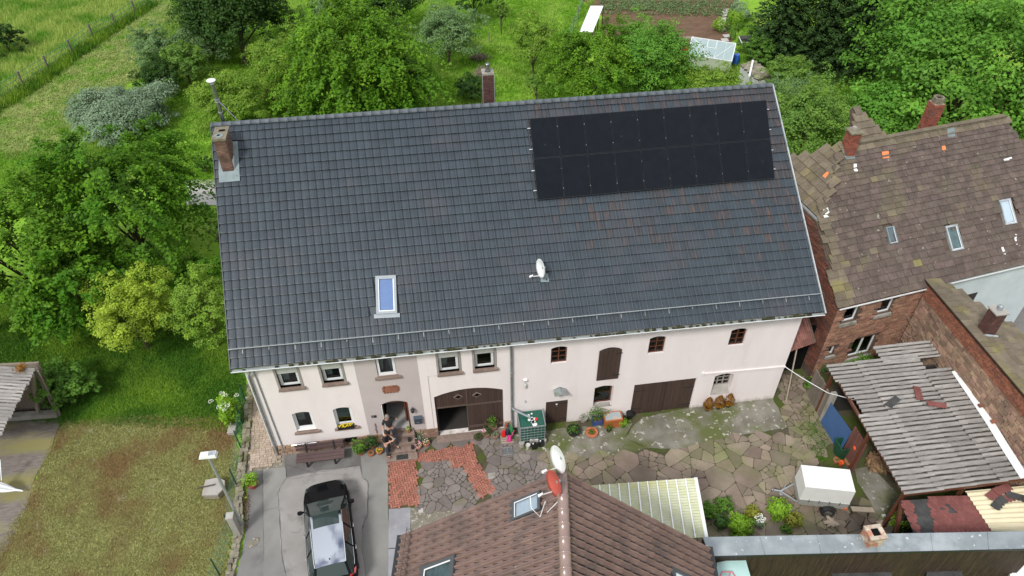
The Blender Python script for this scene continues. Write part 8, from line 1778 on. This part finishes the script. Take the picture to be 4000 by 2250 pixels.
crack(((835, 320), (838, 450), (790, 520), (755, 600), (770, 800), (785, 1050), (800, 1280), (840, 1440)), .006); crack(((840, 305), (1100, 390), (1400, 350), (1595, 310)), .006); crack(((1610, 440), (1680, 480), (1680, 820), (1640, 880), (1600, 1050)), .006); crack(((605, 785), (770, 745)), .004); crack(((598, 340), (600, 800), (612, 1300)), .005); crack(((850, 450), (1000, 445), (1150, 410), (1300, 400), (1500, 420)), .004); crack(((1640, 940), (1620, 970)), .012); crack(((880, 1000), (960, 1010), (1000, 960)), .005)
# leaf litter beside the kerb and soil between the stones
tufts("leaf_litter", [tuple(G(*K4(*q))[:2]) for q in ((400, 560), (470, 640), (450, 850), (420, 1000), (400, 900), (380, 700))], 260, .02, "twig_leaf", .03, .05, 3, 31, lean=1.2)
tufts("joint_moss", Pp((0, 420), (940, 310), (1740, 190), (1960, 160), (2120, 440), (2300, 700), (2500, 1000), (2000, 1120), (1200, 1120), (300, 700), c=K6), 2200, .03, "moss_litter_green", .02, .07, 3, 32, lean=1.3)
tufts("yard_weeds", Pp((250, 470), (400, 480), (370, 720), (300, 740), (250, 600), c=zrr), 600, .05, "grass_dark", .02, .08, 4, 33)
# ---------------- people ----------------
mat("skin", (.52, .30, .22), None, rough=.5); mat("shirt_black", (.012, .012, .014), (.018, .018, .02), sc=9, rough=.85); mat("jeans_dark", (.035, .042, .055), (.05, .058, .072), sc=9, rough=.85); mat("hair_dark", (.045, .032, .024), None, rough=.7); mat("hair_grey", (.20, .18, .16), None, rough=.7)
def skinmesh(nm, chains, m, par, lv=2, root=None):
    """chains: lists of (point, radius); shared points join"""
    pts, rad, ed, idx = [], [], [], {}
    for ch_ in chains:
        last = None
        for p_, r_ in ch_:
            k = tuple(np.round(p_, 4)); 
            if k not in idx: idx[k] = len(pts); pts.append(tuple(map(float, p_))); rad.append(r_)
            i = idx[k]
            if last is not None and last != i: ed.append((last, i))
            last = i
    me = bpy.data.meshes.new(nm); me.from_pydata(pts, ed, []); o = bpy.data.objects.new(nm, me); COL.objects.link(o)
    o.modifiers.new("skin", 'SKIN'); sv_ = me.skin_vertices[0].data
    for i, r_ in enumerate(rad): sv_[i].radius = (r_, r_) if not isinstance(r_, tuple) else r_
    sv_[0].use_root = True; md = o.modifiers.new("sub", 'SUBSURF'); md.levels = md.render_levels = lv
    bpy.context.view_layer.update(); dg_ = bpy.context.evaluated_depsgraph_get(); m2 = bpy.data.meshes.new_from_object(o.evaluated_get(dg_)); bpy.data.objects.remove(o)
    m2.materials.clear(); m2.materials.append(MATS[m]); m2.polygons.foreach_set("use_smooth", np.ones(len(m2.polygons), dtype=bool)); return link(nm, m2, par)
def person(label, base, head_ang, pose, hair):
    t = thing("person", label, "person", tuple(base)); t.rotation_euler[2] = head_ang; ORG[t.name] = np.zeros(3); P_ = {k: np.array(v, float) for k, v in pose.items()}; ch_ = []
    pel, sp, chs, nk, hd, top = (P_[k] for k in ("pelvis", "spine", "chest", "neck", "head", "top")); ch_.append([(pel, .115), (sp, .105), (chs, .125), (nk, .052), (hd, .088), (top, .07)])
    for s_ in "lr":
        ch_.append([(pel, .115), (P_["hip"+s_], .09), (P_["knee"+s_], .058), (P_["ank"+s_], .038), (P_["toe"+s_], .034)]); ch_.append([(chs, .125), (P_["sh"+s_], .055), (P_["elb"+s_], .040), (P_["wri"+s_], .027), (P_["han"+s_], .032)])
        h, w_ = P_["han"+s_], P_["wri"+s_]; d = (h-w_)/np.linalg.norm(h-w_); sd3 = np.cross(d, (0, 0, 1)); sd3 /= np.linalg.norm(sd3)+1e-9
        for k, L in enumerate((.055, .065, .06, .045)): a = h+sd3*(k-1.5)*.018; ch_.append([(h, .032), (a+d*.03, .009), (a+d*(.03+L*.6)-(0, 0, .008), .008), (a+d*(.03+L)-(0, 0, .02), .006)])
        ch_.append([(h, .032), (w_*.4+h*.6+sd3*.04, .011), (h+sd3*.05+d*.03, .008)])
    skinmesh("body", ch_, "skin", t); E = lambda a, b_, f: a*(1-f)+b_*f
    skinmesh("shirt", [[(pel+(0, 0, .02), .135), (sp, .128), (chs, .150), (nk-(0, 0, .04), .068)]]+[[(chs, .150), (P_["sh"+s_], .075), (E(P_["sh"+s_], P_["elb"+s_], .75), .056)] for s_ in "lr"], "shirt_black", t)
    skinmesh("trousers", [[(pel+(0, 0, .04), .13), (pel, .132)]]+[[(pel, .132), (P_["hip"+s_], .105), (P_["knee"+s_], .073), (P_["ank"+s_]+(0, 0, .02), .055)] for s_ in "lr"], "jeans_dark", t)
    for s_ in "lr": skinmesh("shoe", [[(P_["ank"+s_]-(0, 0, .03), .05), (E(P_["ank"+s_], P_["toe"+s_], .6)-(0, 0, .01), .05), (P_["toe"+s_], .042)]], "black_plastic", t, 1)
    f = P_["face"]/np.linalg.norm(P_["face"]); c_ = (hd+top)/2; u_ = np.array((0, 0, 1.)); sdh = np.cross(f, u_); sdh /= np.linalg.norm(sdh); g = np.random.default_rng(3); V, F = [], []
    for i in range(7):
        for k in range(12): th_ = math.pi*.50*i/6; a = 2*math.pi*k/12; d = u_*math.cos(th_)+(sdh*math.cos(a)+f*math.sin(a))*math.sin(th_); V.append(c_-f*.012+(0, 0, .012)+d*np.array((.100, .100, .125)))
    for i in range(6):
        for k in range(12): F.append((i*12+k, (i+1)*12+k, (i+1)*12+(k+1) % 12, i*12+(k+1) % 12))
    B().add(V, F).build("hair", MATS[hair], t, smooth=True); B().lathe(hd+f*.085+(0, 0, .01), [(.016, 0), (.012, .02), (.0, .03)], 6, ax=f).build("nose", MATS["skin"], t)
    for s_ in (-1, 1): B().lathe(hd+f*.082+sdh*s_*.032+(0, 0, .045), [(.010, 0), (.008, .006), (0, .008)], 6, ax=f).build("eye", MATS["soot"], t); B().lathe(c_+sdh*s_*.088-(0, 0, .01), [(.025, 0), (.015, .02)], 8, ax=sdh*s_).build("ear", MATS["skin"], t)
    B().bar(hd+f*.088-sdh*.025-(0, 0, .035), hd+f*.088+sdh*.025-(0, 0, .035), .008).build("mouth", MATS["dish_red"], t)
    return t
std = dict(pelvis=(0, 0, .93), spine=(0, 0, 1.12), chest=(0, .0, 1.33), neck=(0, .01, 1.50), head=(0, .035, 1.60), top=(0, .02, 1.70), face=(0, 1, -.3), hipl=(-.10, 0, .88), hipr=(.10, 0, .88), kneel=(-.11, .03, .48), kneer=(.11, .03, .48), ankl=(-.11, 0, .08), ankr=(.11, 0, .08), toel=(-.13, .17, .04), toer=(.13, .17, .04), shl=(-.185, 0, 1.42), shr=(.185, 0, 1.42))
x2, y2, _ = G(*K1(1995, 1385), .09)
p2 = person("person in black t-shirt looking at a phone at the foot of the steps", (x2, y2, .075), R(-110), dict(std, head=(0, .07, 1.58), top=(0, .08, 1.68), face=(0, 1, -.7), elbl=(-.23, .06, 1.14), elbr=(.23, .06, 1.14), wril=(-.10, .28, 1.20), wrir=(.10, .28, 1.20), hanl=(-.04, .34, 1.24), hanr=(.05, .34, 1.24)), "hair_dark")
ph = B().box(-.04, .04, -.008, .008, -.08, .08).build("phone", MATS["frame_grey"], None, label="grey phone held by the person at the foot of the steps", cat="phone"); ph.rotation_euler = (R(-50), 0, R(-110)); ph.location = Vector((x2, y2, .075))+Matrix.Rotation(R(-110), 3, 'Z') @ Vector((0, .38, 1.27))
p1 = person("person in black t-shirt and jeans standing on the entrance steps leaning back to the rail", (5.10, -.30, .44), R(-165), dict(std, pelvis=(0, -.02, .92), chest=(.02, -.06, 1.32), neck=(.03, -.05, 1.48), head=(.04, -.01, 1.58), top=(.04, -.02, 1.68), face=(.5, 1, -.2), kneel=(-.16, .22, .50), ankl=(-.14, .28, -.12), toel=(-.16, .46, -.17), kneer=(.12, .05, .48), shl=(-.17, -.06, 1.40), shr=(.20, -.05, 1.42), elbl=(-.36, -.06, 1.30), wril=(-.33, .12, 1.50), hanl=(-.31, .18, 1.56), elbr=(.30, .0, 1.13), wrir=(.30, .16, .98), hanr=(.29, .22, .96)), "hair_grey")
